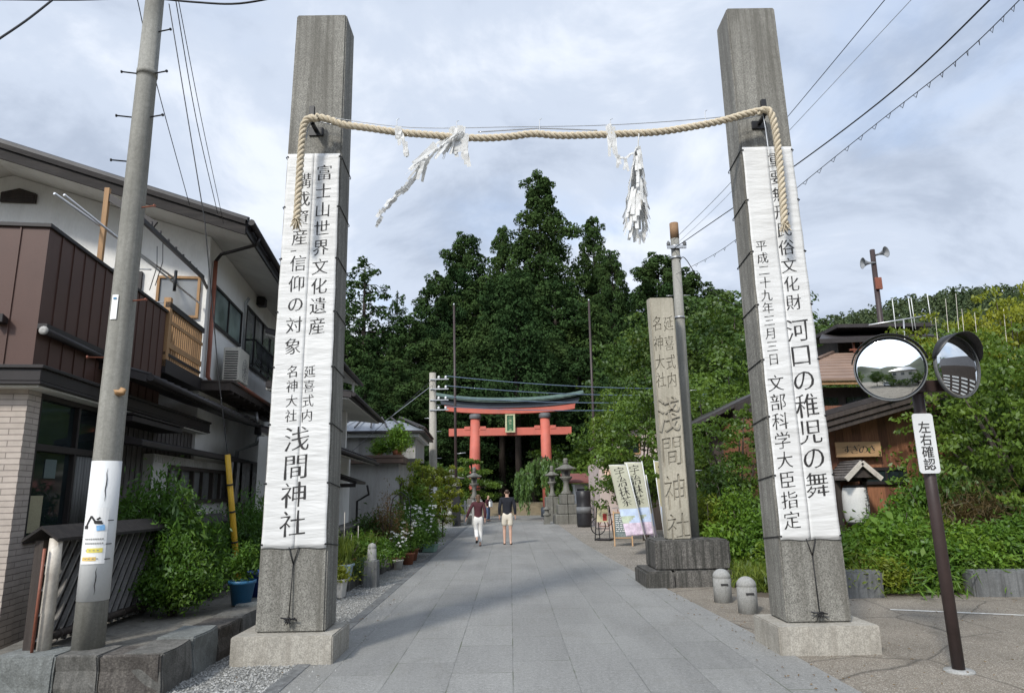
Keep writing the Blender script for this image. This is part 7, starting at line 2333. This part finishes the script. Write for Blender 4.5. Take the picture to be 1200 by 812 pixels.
front = [(562, 330, 69), (606, 320, 78), (650, 330, 67), (690, 352, 66), (525, 392, 60), (462, 425, 52), (428, 440, 50), (496, 436, 54), (536, 430, 56), (556, 404, 60), (656, 402, 61), (676, 410, 57), (714, 420, 56), (384, 440, 56), (360, 420, 62), (752, 400, 60)]
for i, (px, py, Y) in enumerate(front):
    put((cC, cB, cC)[i % 3], px, py, Y, (26, 32, 26)[i % 3], 'dark cedar among the closed wall of trees behind the red gate', i * 1.3, .95 + .1 * (i % 3))
back = [(770, 300, 70), (735, 345, 84), (800, 318, 72), (838, 340, 74), (872, 356, 76), (906, 372, 80)]
for i, (px, py, Y) in enumerate(back):
    put((cB, cA, cB)[i % 3], px, py, Y, (32, 36, 32)[i % 3], ['dark round topped cedar just left of the capped pole', 'dark narrow cedar standing in the skyline dip', 'dark cedar behind the capped pole', 'cedar on the skyline between stele and right pillar', 'lower cedar on the skyline beside the right pillar', 'low cedar behind the right pillar'][i], i * 2.1, 1.15)
# sparse spreading fir on the left and the little one next to it
fir = conifer('fir_tree', 'sparse spreading fir with open layered branches beside the left pillar', 140, 22, 5.6, .25, 60, .75, 46, .34, m='cedar', taper=.62, gap=.22, droop=.1)
put(fir, 428, 304, 62, 22, copy=False, wide=1.05)
put(fir, 466, 342, 64, 22, 'small thin fir on the skyline right of the spreading fir', 2.0, .55)
put(fir, 404, 345, 66, 22, 'fir partly hidden by the left pillar beside the spreading one', 1.1, .9)

# broad-leaved trees
bA = broadleaf('maple_tree', 'bright green leafy tree left of the stele above the flags', 201, 5.2, 2.0, .22, 36, 110, .15, 'broad', 8, .48, pads=True, flat=.5)
put(bA, 748, 466, 24, 5.2, copy=False, wide=.85)
bB = broadleaf('oak_tree', 'large light green tree rising behind the capped pole', 202, 14, 5.6, .12, 50, 130, .30, 'broad_dark', 8, 1.2, trunk_r=.3, pads=True, flat=.5)
put(bB, 842, 352, 42, 14, copy=False, wide=1.1)
put(bB, 757, 430, 52, 14, 'mid green tree filling the gap left of the stele top', 1.4, .62)
put(bB, 796, 385, 40, 14, 'mid green tree directly behind the stele', 2.5, 1.0)
put(bB, 885, 392, 46, 14, 'mid green tree beyond the right pillar', 3.9, 1.1)
put(bB, 706, 468, 58, 14, 'dark green tree behind the right flagpole', 5.0, .55)
bC = broadleaf('maple_tree', 'layered green maple between the stele and the right pillar', 203, 4.4, 1.5, .22, 30, 84, .13, 'broad', 7, .40, flat=.4)
put(bC, 856, 487, 16.6, 4.4, copy=False, wide=1.0)
put(bC, 822, 448, 24, 4.4, 'bright green maple just right of the stele behind the dark roof', 1.9, 1.0)
put(bC, 868, 428, 27, 4.4, 'upper green maple above the dark roof edge by the right pillar', 3.1, 1.0)
bD = broadleaf('maple_tree', 'big spreading green maple over the garden at the right edge', 204, 5.2, 2.5, .20, 46, 96, .13, 'broad', 9, .50, flat=.38, trunk_r=.14)
put(bD, 1185, 402, 13.8, 5.2, copy=False, wide=.95)
put(bD, 1252, 395, 15.0, 5.2, 'green maple cut by the right edge of the view', 2.2, 1.1)
put(bD, 1128, 425, 16.2, 5.2, 'shaded green maple directly behind the right mirror', 4.0, .6)
yb = broadleaf('bamboo_clump', 'tall yellow green bush behind the right mirror', 205, 5.6, 1.1, .3, 24, 80, .13, 'yellow_leaf', 6, .34, cat='bush', group='yellow green bushes behind the mirrors')
put(yb, 1108, 372, 17.2, 5.6, copy=False, wide=.9)
put(yb, 1168, 340, 17.0, 5.6, 'yellow green bush with the highest tip near the right edge', 1.2, .62)
put(yb, 1146, 380, 17.6, 5.6, 'yellow green bush between the two tall ones on the right', 2.6, .8)
put(yb, 1076, 392, 17.4, 5.6, 'yellow green bush behind the left mirror', 3.3, .8)
put(yb, 1196, 362, 17.2, 5.6, 'yellow green bush cut by the right edge', 4.3, .8)

# around the gate
wp = thing('weeping_tree', 'weeping tree with hanging green strands right of the path before the gate', 'tree', at(640, 606, 41.5))
wp.location.z = 0
Lw = Leaves(300); g = random.Random(300)
mb = MB(); mb.tube([(0, 0, 0), (.15, 0, 1.1), (.1, 0, 2.4)], [.16, .13, .08], 8)
for i in range(90):
    a = g.uniform(0, 2 * PI); r0 = g.uniform(.2, 1.0); rr_ = r0 * 1.75
    zt = 3.5 - .9 * r0 ** 2 + g.uniform(-.15, .15); ln = g.uniform(.6, 2.4) * (.5 + r0 * .6)
    x, y = math.cos(a) * rr_, math.sin(a) * rr_
    if i % 4 == 0: mb.tube([(.1, 0, 2.3), (x * .5, y * .5, zt + .15), (x, y, zt)], [.05, .03, .01], 5)
    n = int(ln * 34); v = np.linspace(0, 1, n)
    p = np.stack([x + v * .25 * math.cos(a) + Lw.rng.normal(size=n) * .06, y + v * .25 * math.sin(a) + Lw.rng.normal(size=n) * .06, np.maximum(.15, zt - v * ln)], 1)
    Lw.add(p, np.stack([Lw.rng.normal(size=n) * .35, Lw.rng.normal(size=n) * .35, -np.ones(n)], 1), .26, .09, np.clip(g.random() * .6 + Lw.rng.random(n) * .4, 0, 1))
part('trunk', mb, M['bark'], wp); Lw.obj('crown', M['willow'], wp)
def cloud_pine(label, px, py, Y, H, pads, m):
    b = at(px, py, Y)
    t = thing('pruned_tree', label, 'tree', (b.x, Y, 0))
    L_ = Leaves(int(px)); g = random.Random(int(px)); mb = MB(); mb.tube([(0, 0, 0), (.15, 0, H * .5), (-.05, 0, H * .95)], [.13, .09, .04], 7)
    for (x, z, r) in pads:
        y = g.uniform(-.5, .5)
        mb.tube([(0, 0, z - .25), (x, y, z - .05)], [.05, .025], 5)
        for q in range(9):
            L_.puff((x + g.gauss(0, r * .42), y + g.gauss(0, r * .42), z + g.gauss(0, .07)), r * .5, 70, .15, .07, out=.5, flat=.4, droop=-.2)
    part('trunk', mb, M['bark'], t); L_.obj('crown', M[m], t)
cloud_pine('neatly layered bright green pruned pine in front of the left gate pillar', 553, 606, 41.5, 3.6, [(0, 3.45, .6), (-.5, 2.95, .75), (.55, 2.8, .8), (-.9, 2.35, .85), (.2, 2.25, .9), (.95, 2.05, .8), (-.5, 1.7, .9), (.6, 1.5, .9), (-1.2, 1.6, .8), (0, 1.0, 1.0)], 'broad')
sg = broadleaf('bush', 'light green bush behind the stone lanterns left of the path', 310, 3.3, 1.5, .1, 22, 70, .17, 'broad', 6, .42, cat='bush'); put(sg, 524, 548, 41, 3.3, copy=False, wide=.9)
put(sg, 664, 566, 39, 3.3, 'light green bush tucked between the two lanterns on the right', 1.3, .6)
put(sg, 682, 553, 42, 3.3, 'yellowish green bush behind the red roofed stall', 2.2, .8)
put(sg, 712, 555, 33.5, 3.3, 'dark green bush beside the pink house door', 3.0, .7)
put(sg, 676, 522, 50, 3.3, 'rounded green tree just right of the right gate pillar', 4.4, 1.2)
put(sg, 716, 505, 48, 3.3, 'green tree between the flagpole and the pink house', 5.4, 1.0)

# shrubs in front of the fence on the terrace
sh = shrub('shrub', 'feathery green shrub growing over the fence cap behind the leaning pole', 401, .55, .45, 1.0, 12000, .065, 'lush', .32, clumps=46)
c = at(186, 570, 9.3); sh.location = (c.x, 9.3, .55); sh.scale = (1.25, 1.1, 1.5)
s2 = shrub('shrub', 'low leafy green shrub in front of the slanted fence slats', 402, .50, .42, .98, 12000, .060, 'lush', .42, clumps=46)
c = at(204, 715, 8.75); s2.location = (c.x, 8.75, .32); s2.scale = (.86, .86, .95)
s3 = copy_tree(s2, loc=(at(243, 700, 10.2).x, 10.2, .32), rotz=2.0, label='leafy green shrub behind the blue bucket, left of the yellow guard', scale=(.55, .6, 1.05))
s4 = copy_tree(sh, loc=(at(288, 690, 11.2).x, 11.2, .3), rotz=1.0, label='tall green shrub between the yellow guard and the left pillar', scale=(.8, .8, 1.45))
s6 = copy_tree(sh, loc=(at(252, 620, 12.6).x, 12.6, .1), rotz=5.0, label='green shrub under the corrugated bay window', scale=(1.1, 1.0, 1.35))
s7 = copy_tree(s2, loc=(at(312, 640, 13.4).x, 13.4, .1), rotz=3.0, label='dark shrub hidden behind the left pillar', scale=(1.0, 1.0, 1.6))
def pot(kind, label, x, y, z, r, h, m, plant=None, ph=.35, square=False, pm='garden', seed=1, group='pots and planters', long=1.0, lf=.06):
    t = thing(kind, label, 'planter' if square else 'flower pot', (x, y, z), R(8 * (seed % 5 - 2)), group)
    mb = MB()
    if square:
        mb.frustum(0, 0, 0, h, r * long * .82, r * .8, r * long, r); part('pot', mb, M[m], t, bevel=.012)
        mb = MB(); mb.frustum(0, 0, h - .03, h + .012, r * long + .015, r + .015, r * long + .018, r + .018); part('rim', mb, M[m], t, bevel=.006)
        mb = MB(); mb.frustum(0, 0, h + .013, h + .02, r * long - .01, r - .01, r * long - .02, r - .02); part('soil', mb, M['soil'], t)
    else:
        mb.lathe([(r * .72, 0), (r * .98, h * .86), (r * 1.06, h * .87), (r * 1.08, h), (r * .97, h), (r * .95, h * .93), (.01, h * .92)], 22); part('pot', mb, M[m], t)
    if plant:
        if plant == 'shrub': shrub_leaves(seed, r * 1.3 * (long if square else 1), r * 1.2, ph, 1300, lf, .42, 16).obj('foliage', M[pm], t, (0, 0, h * .9))
        elif plant == 'blades': blades(seed, r * .85 * (long if square else 1), r * .8, ph, 260, .018).obj('foliage', M[pm], t, (0, 0, h * .9))
        elif plant == 'flowers':
            shrub_leaves(seed, r * 1.5, r * 1.4, ph, 1500, lf, .34, 18).obj('foliage', M[pm], t, (0, 0, h * .9))
            L_ = Leaves(seed + 9); g2 = random.Random(seed)
            for q in range(26):
                a = g2.uniform(0, 6.3); k = math.sqrt(g2.random()) * r * 1.5; z_ = ph * g2.uniform(.55, 1.1)
                L_.puff((math.cos(a) * k, math.sin(a) * k, h * .9 + z_), .035, 9, .05, .03, flat=.35)
            L_.obj('flowers', M['flower'], t)
    return t
c = at(283, 700, 9.45); pot('plant_pot', 'teal blue bucket pot with a leafy stem at the terrace edge', c.x, 9.45, .35, .165, .30, 'blue_plastic', 'shrub', .55, seed=3, pm='lush')
c = at(297, 700, 9.95); pot('plant_pot', 'deep blue bucket tucked behind the teal one', c.x + .06, 9.95, .35, .18, .36, 'navy_plastic', seed=4)

# stone ledge with pots along the left of the path
mb = MB(); g = random.Random(9)
y = 11.4; i = 0
tl = thing('stone_ledge', 'low mossy stone kerb under the flower pots left of the path', 'kerb', (-3.3, 11.4, 0))
while y < 18.6:
    l = g.uniform(.6, .95)
    x0 = -3.02 + (y - 11.4) * .045
    mb = MB(); mb.box(x0 - .32 + 3.3, x0 + 3.3 + g.uniform(-.02, .02), y - 11.4, y + l - .02 - 11.4, -.05, .21 + g.uniform(-.02, .02)); part('kerb_stone', mb, M['old_stone'], tl, bevel=.02); y += l
mb = MB(); mb.hexa([(-6, 11.5, -.04), (-3.25, 11.5, -.04), (-2.95, 18.5, -.04), (-6, 18.5, -.04), (-6, 11.5, .19), (-3.25, 11.5, .17), (-2.95, 18.5, .17), (-6, 18.5, .19)])
structure('garden_bed', mb, M['soil'])
P_ = pot
P_('planter', 'small off white planter nearest the left pillar base', -3.02, 12.3, .0, .12, .30, 'white_plastic', 'shrub', .22, True, 'yellow_leaf', 11, long=1.5)
P_('planter', 'pale blue planter on the stone kerb', -3.12, 13.0, .21, .13, .26, 'paleblue_plastic', 'blades', .45, True, 'grass', 12, long=1.7)
P_('planter', 'long red planter behind the pale blue one', -3.28, 13.7, .21, .14, .30, 'red_plastic', 'blades', .55, True, 'grass', 13, long=2.0)
P_('planter', 'grey green planter beside the square stone bollard', -2.98, 13.95, .21, .14, .30, 'green_plastic', 'shrub', .35, True, 'lush', 14, long=1.2)
P_('planter', 'tan wooden planter box behind the square stone bollard', -3.05, 15.0, .21, .14, .24, 'tan_wood', 'blades', .55, True, 'grass', 15, long=2.0)
P_('plant_pot', 'off white pot with a twisted rim beyond the square bollard', -2.86, 15.7, .15, .14, .28, 'white_plastic', 'shrub', .4, pm='lush', seed=16)
P_('plant_pot', 'small white pot of leafy flowers at the gravel edge', -2.62, 16.5, .0, .12, .22, 'white_plastic', 'flowers', .6, pm='lush', seed=17)
P_('plant_pot', 'brown clay pot with white daisies beyond the small white pot', -2.55, 17.6, .0, .16, .28, 'terracotta', 'flowers', .75, pm='lush', seed=18)
P_('plant_pot', 'dark clay pot of tall white daisies beside the path edge', -2.62, 18.6, .0, .2, .3, 'terracotta', 'flowers', 1.0, pm='lush', seed=19)
P_('planter', 'pale green planter farthest along the gravel strip', -2.45, 21.0, .0, .15, .22, 'green_plastic', 'shrub', .5, True, 'lush', 20, long=1.8)
P_('plant_pot', 'white pot beside the farthest pale green planter', -2.62, 22.3, .0, .15, .26, 'white_plastic', 'flowers', .6, pm='lush', seed=21)
P_('planter', 'terracotta trough among the daisies', -2.85, 17.0, .0, .14, .22, 'terracotta', 'shrub', .5, True, 'garden', 22, long=1.8)
# plants behind the pots
def gb(label, kind, px, py, Y, sx, sy, H, seed, m='lush', leaf=.07, n=4200, pw=.4, z=.17, cat='shrub'):
    c = at(px, py, Y); return shrub(kind, label, seed, sx, sy, H, n, leaf, m, pw, clumps=26, loc=(c.x, Y, z), cat=cat)
gb('yellow green grassy clump right beside the left pillar', 'shrub', 402, 640, 13.6, .45, .5, .75, 501, 'grass', .12, 3600, .14)
gb('low green clump behind the long red planter', 'shrub', 425, 640, 14.9, .6, .5, .7, 502, 'lush', .08)
gb('dark leafy shrub below the white house door', 'shrub', 436, 612, 17.2, .7, .6, 1.15, 503, 'broad_dark', .09)
gb('tangled brown twiggy shrub in front of the grey shed', 'shrub', 455, 600, 17.0, .45, .45, 1.75, 504, 'dry', .07, 2000, .25)
gb('green mixed shrub behind the daisies', 'shrub', 474, 610, 18.3, .55, .5, 1.3, 505, 'lush', .08)
gb('tall leafy flowering shrub with white blooms at the gravel edge', 'shrub', 492, 610, 19.6, .55, .5, 1.15, 506, 'lush', .08)
gb('olive green shrub before the far utility pole', 'shrub', 488, 590, 21.5, .7, .6, 1.9, 507, 'garden', .1)
ytree = broadleaf('small_tree', 'yellow green young tree in front of the grey shed', 510, 3.0, .75, .2, 20, 72, .11, 'yellow_leaf', 6, .24, trunk_r=.04); put(ytree, 491, 538, 21.8, 3.0, copy=False, wide=.72)
put(ytree, 519, 545, 27.5, 3.0, 'yellow green young tree beyond the far utility pole', 2.0, .9)
L_ = Leaves(520); g2 = random.Random(520)
for q in range(70):
    c = at(495 + g2.uniform(-18, 16), 602 + g2.uniform(-12, 22), 19.3 + g2.uniform(-.3, .3)); L_.puff(c, .035, 8, .055, .035, flat=.4)
o = L_.obj('daisies', M['flower']); tag(o, 'cluster of white daisy heads over the shrub at the gravel edge', 'flowers', kind='stuff')
for i, (x, z) in enumerate(((440, 530), (452, 528), (462, 524), (474, 527))):
    pass
mb = MB()
bp = shrub('potted_shrub', 'bushy potted plant on the balcony of the grey shed', 530, .45, .35, 1.15, 3000, .11, 'garden', .4, clumps=20, cat='potted plant'); c = at(466, 532, 24.0); bp.location = (c.x, 23.95, 2.96)
mb = MB(); mb.lathe([(.14, 0), (.2, .25), (.01, .24)], 14); part('pot', mb, M['terracotta'], bp)
copy_tree(bp, (at(444, 532, 24).x, 23.95, 2.96), 1.0, 'smaller straggly potted plant left on the balcony of the grey shed', scale=(.7, .7, .55))
mb = MB(); mb.tube([(0, 0, 0), (0, 0, 1.2), (.06, 0, 1.45), (.25, 0, 1.6), (.44, 0, 1.45), (.5, 0, 1.2), (.5, 0, 0)], .012, 6)
c = at(457, 640, 17.6); single('garden_arch', mb, M['black_steel'], 'thin dark wire arch among the plants before the grey shed', 'plant support', (c.x, 17.6, .15))
for i, (px, y0, y1, Y) in enumerate(((412, 625, 655, 14.4), (420, 616, 655, 14.6), (404, 600, 650, 14.2))):
    a, b = at(px, y0, Y), at(px - 1, y1, Y); mb = MB(); mb.tube([(0, 0, 0), a - b], .008, 5); single('plant_stake', mb, M['bamboo'], 'thin pale stake in the grassy pots beside the left pillar', 'plant stake', b, group='stakes in the pots by the left pillar')

# garden on the right
gx = [(995, 660, 12.2, 'bright green leafy shrub beside the right pillar', 'garden', .10, .42, .75), (1022, 650, 12.9, 'light green shrub below the white lantern', 'garden', .11, .42, .62), (1060, 655, 12.3, 'fresh green shrub left of the mirror post', 'garden', .10, .42, .85), (1098, 660, 12.1, 'low lush shrub behind the mirror post', 'lush', .10, .4, .75), (1130, 650, 12.3, 'green shrub just right of the mirror post', 'garden', .10, .42, .8), (1165, 650, 12.4, 'green shrub above the long edging block', 'lush', .10, .4, .85), (1200, 640, 12.6, 'green shrub at the right edge of the garden', 'lush', .1, .4, .95),
      (1052, 600, 13.9, 'taller green shrub against the plank wall', 'lush', .12, .38, .8), (1092, 585, 14.3, 'tall green shrub right of the plank wall', 'lush', .12, .38, 1.45), (1180, 590, 14.0, 'dark green shrub deep in the garden corner', 'broad_dark', .12, .4, 1.6), (1140, 600, 13.9, 'dark green shrub under the maple', 'broad_dark', .12, .4, 1.45), (1013, 655, 11.9, 'small bright shrub behind the grey edging block', 'yellow_leaf', .09, .42, .55)]
for (px, py, Y, lab, m, lf, pw, H, n_, sd_) in (
        (1012, 668, 11.75, 'clump of long narrow leaves beside the grey edging block', 'grass', .20, .08, .42, 700, 660),
        (1075, 670, 11.7, 'tall strappy leaved clump at the front of the garden bed', 'lush', .22, .13, .45, 500, 661),
        (1150, 668, 11.75, 'clump of long drooping leaves just right of the mirror post', 'garden', .22, .11, .45, 500, 662),
        (1040, 650, 12.4, 'broad leaved plant with big pale leaves in the garden bed', 'garden', .20, .6, .75, 700, 663),
        (1110, 640, 12.7, 'small leaved yellow bush behind the mirror post', 'yellow_leaf', .06, .5, .8, 4200, 664),
        (1185, 660, 12.0, 'fine leaved dark shrub at the right front of the bed', 'broad_dark', .055, .4, .6, 5200, 665)):
    c = at(px, py, Y); shrub('garden_plant', lab, sd_, .48, .4, H, n_, lf, m, pw, cat='garden plant', clumps=18, loc=(c.x, Y, max(0, bed(c.x, Y))))
srcs = {}
for i, (px, py, Y, lab, m, lf, pw, H) in enumerate(gx):
    c = at(px, py, Y); z = max(0, bed(c.x, Y)) - .03
    if m not in srcs:
        srcs[m] = shrub('shrub', lab, 600 + i, .75, .6, 1.0, 8200, lf, m, pw, clumps=34, group='garden shrubs on the right', loc=(c.x, Y, z)); srcs[m].scale = (1, 1, H)
    else:
        copy_tree(srcs[m], (c.x, Y, z), i * 1.1, lab, scale=(1, 1, H * 1.05))
br = shrub('shrub', 'brown withered grass clump drooping under the maple', 640, .6, .45, .75, 3000, .22, 'brown_stem', .07, cat='dry grass', clumps=20); c = at(1140, 560, 13.2); br.location = (c.x, 13.2, .75)
L_ = Leaves(650); g = L_.rng
n = 26000
x = g.uniform(4.3, 11.5, n); y = 11.45 + 3.6 * g.random(n) ** 1.3
zb = np.array([max(0, bed(a, b)) for a, b in zip(x, y)]) + g.random(n) ** 1.4 * (.06 + .42 * np.abs(np.sin(x * 2.1 + y * 1.3) * np.sin(x * .9 - y * 2.4))) + .03
L_.add(np.stack([x, y, zb], 1), np.stack([g.normal(size=n), g.normal(size=n) - .3, g.normal(size=n) * .5 + .25], 1), g.uniform(.05, .11, n), g.uniform(.03, .055, n), np.clip(.5 + .4 * np.sin(x * 1.7) * np.sin(y * 2.3) + g.normal(size=n) * .22, 0, 1))
o = L_.obj('ground_cover', M['garden']); tag(o, 'dense leafy ground cover spreading over the garden bed on the right', 'ground cover', kind='stuff')
L_ = Leaves(651); g = L_.rng; n = 5000
x = g.uniform(3.9, 5.2, n); y = 11.9 + 1.6 * g.random(n)
L_.add(np.stack([x, y, g.random(n) * .35 + .02], 1), np.stack([g.normal(size=n) * .6, g.normal(size=n) * .6, np.ones(n)], 1), g.uniform(.10, .28, n), g.uniform(.012, .03, n), g.random(n))
o = L_.obj('tall_grass', M['grass']); tag(o, 'tufts of tall grass between the stele base and the right pillar', 'grass', kind='stuff')
# hedge between the stele and the right pillar
hb = [(832, 640, 14.6, 'yellow green thorny bush right beside the stele base', 'yellow_leaf', .09, 1.7, .6), (868, 640, 14.3, 'leafy bush with yellow flecks left of the right pillar', 'garden', .08, 1.75, .6), (850, 590, 15.6, 'dense green bush below the layered maple', 'broad_dark', .1, 2.4, .9), (895, 620, 13.6, 'green bush tucked behind the right pillar', 'lush', .09, 1.3, .6), (840, 660, 13.8, 'low broad leaved plant between stele base and bollards', 'garden', .14, .8, .4)]
for i, (px, py, Y, lab, m, lf, H, r) in enumerate(hb):
    c = at(px, py, Y); shrub('bush', lab, 700 + i, r, r * .8, H, 8200, lf, m, .45, cat='bush', clumps=34, loc=(c.x, Y, 0))
# ================================================================== BEHIND THE CAMERA (what the mirrors show)
def cream_house():
    t = thing('house', 'cream two storey house with a hipped roof across the road, seen in the left mirror', 'house', (-1.5, -19, 0), R(4))
    mb = MB(); mb.box(-4.5, 4.5, -7, 0, -.1, 5.6); part('wall', mb, M['cream'], t)
    mb = MB(); mb.hexa([(-5.2, -7.7, 5.5), (5.2, -7.7, 5.5), (5.2, .7, 5.5), (-5.2, .7, 5.5), (-2.0, -3.6, 7.3), (2.0, -3.6, 7.3), (2.0, -3.4, 7.3), (-2.0, -3.4, 7.3)]); part('roof', mb, M['roof_blue'], t)
    for x in (-3, 0, 2.8):
        for z in (1.0, 3.7):
            mb = MB(); mb.box(x - .6, x + .6, 0, .06, z, z + 1.1); w = part('window', mb, M['dark_trim'], t)
            mb = MB(); mb.box(x - .53, x + .53, .06, .075, z + .07, z + 1.03); part('pane', mb, M['glass_grey'], w)
cream_house()
def dark_house():
    t = thing('house', 'dark timber house with pale lattice windows across the yard, seen in the right mirror', 'house', (16, 3.0, 0), R(82))
    mb = MB(); mb.box(-4, 5, -5, 0, -.1, 4.4); part('wall', mb, M['dark_wood'], t)
    mb = MB(); mb.prism([(-.8, 4.2), (-3, 6.0), (-6, 4.2)], 'x', -4.8, 5.8)
    mb.v = [(p[0], p[1] + .6, p[2]) for p in mb.v]
    part('roof', mb, M['roof_tile'], t)
    for i in range(4):
        mb = MB()
        for k in range(5): mb.box(-3.6 + i * 2.2, -2.0 + i * 2.2, .0, .05, 1.0 + k * .45, 1.2 + k * .45)
        part('lattice_window', mb, M['white_paint'], t)
dark_house()
def parked_car():
    t = thing('parked_car', 'white compact car parked before the cream house, seen in the left mirror', 'car', (-5.2, -14.8, 0), R(15))
    mb = MB(); mb.prism([(-1.9, .25), (1.9, .25), (1.95, .7), (1.2, .9), (.75, 1.42), (-1.4, 1.45), (-1.9, .95)], 'y', -.8, .8); part('body', mb, M['white_paint'], t, bevel=.08, bseg=2)
    mb = MB(); mb.prism([(1.08, .92), (.72, 1.36), (-1.3, 1.38), (-1.65, .95)], 'y', -.805, .805); part('window', mb, M['glass'], t)
    for x in (-1.25, 1.2):
        for y in (-.75, .75):
            mb = MB(); mb.lathe([(.2, -.1), (.31, -.1), (.31, .1), (.2, .1)], 18, (x, y, .31), rot=Matrix.Rotation(PI / 2, 3, 'X')); part('wheel', mb, M['black_rubber'], t)
parked_car()
for i, (x, y, h) in enumerate(((-11, -17, 6), (7.5, -18, 5), (18, -16, 7), (-17, -12, 6.5), (24, -4, 7))):
    copy_tree(bA, (x, y, 0), i * 1.7, ['leafy tree left of the cream house', 'leafy tree right of the cream house', 'leafy tree behind the dark lattice house', 'leafy tree far along the road behind the viewer', 'leafy tree at the far side of the yard'][i], scale=h / 5.2)
def hz_rear(x, y):
    k = min(1, max(0, (-y - 60) / 90)); return -1.5 + k * (42 + 12 * math.sin(x / 40) + 5 * math.sin(x / 13))
hill('hill', hz_rear, -260, 260, -260, -50, 40, 16, 'hillside')
for i, (x, y, h) in enumerate(((-3.5, -13.5, 2.2), (-1.5, -13.8, 2.0), (.5, -13.6, 2.3), (-6.5, -17.5, 4.6), (3.6, -16.5, 4.4), (9.5, -13, 5.5))):
    copy_tree(sg, (x, y, 0), i * 1.1, ['hedge bush before the cream house, leftmost', 'hedge bush before the cream house, middle', 'hedge bush before the cream house, rightmost', 'green bush by the parked white car', 'tall green bush at the corner of the cream house', 'tall green bush across the yard behind the viewer'][i], scale=h / 3.3)
# dry leaves blown about the yard and along the path edges
L_ = Leaves(900); g = L_.rng; n = 420
x = np.concatenate([g.uniform(2.6, 8, 250), -2.2 + g.normal(size=90) * .25, 2.75 + g.normal(size=80) * .25]); y = np.concatenate([g.uniform(5, 11.5, 250), g.uniform(6, 20, 170)])
L_.add(np.stack([x, y, np.full(n, .016)], 1), np.stack([g.normal(size=n), g.normal(size=n), g.normal(size=n) * .12], 1), g.uniform(.02, .05, n), g.uniform(.012, .028, n), g.random(n), np.stack([g.normal(size=n) * .2, g.normal(size=n) * .2, np.ones(n)], 1))
o = L_.obj('leaf_litter', M['dry']); tag(o, 'small dry leaves scattered over the yard and path edges', 'leaves', kind='stuff')
bpy.data.objects.remove(_txt_o)
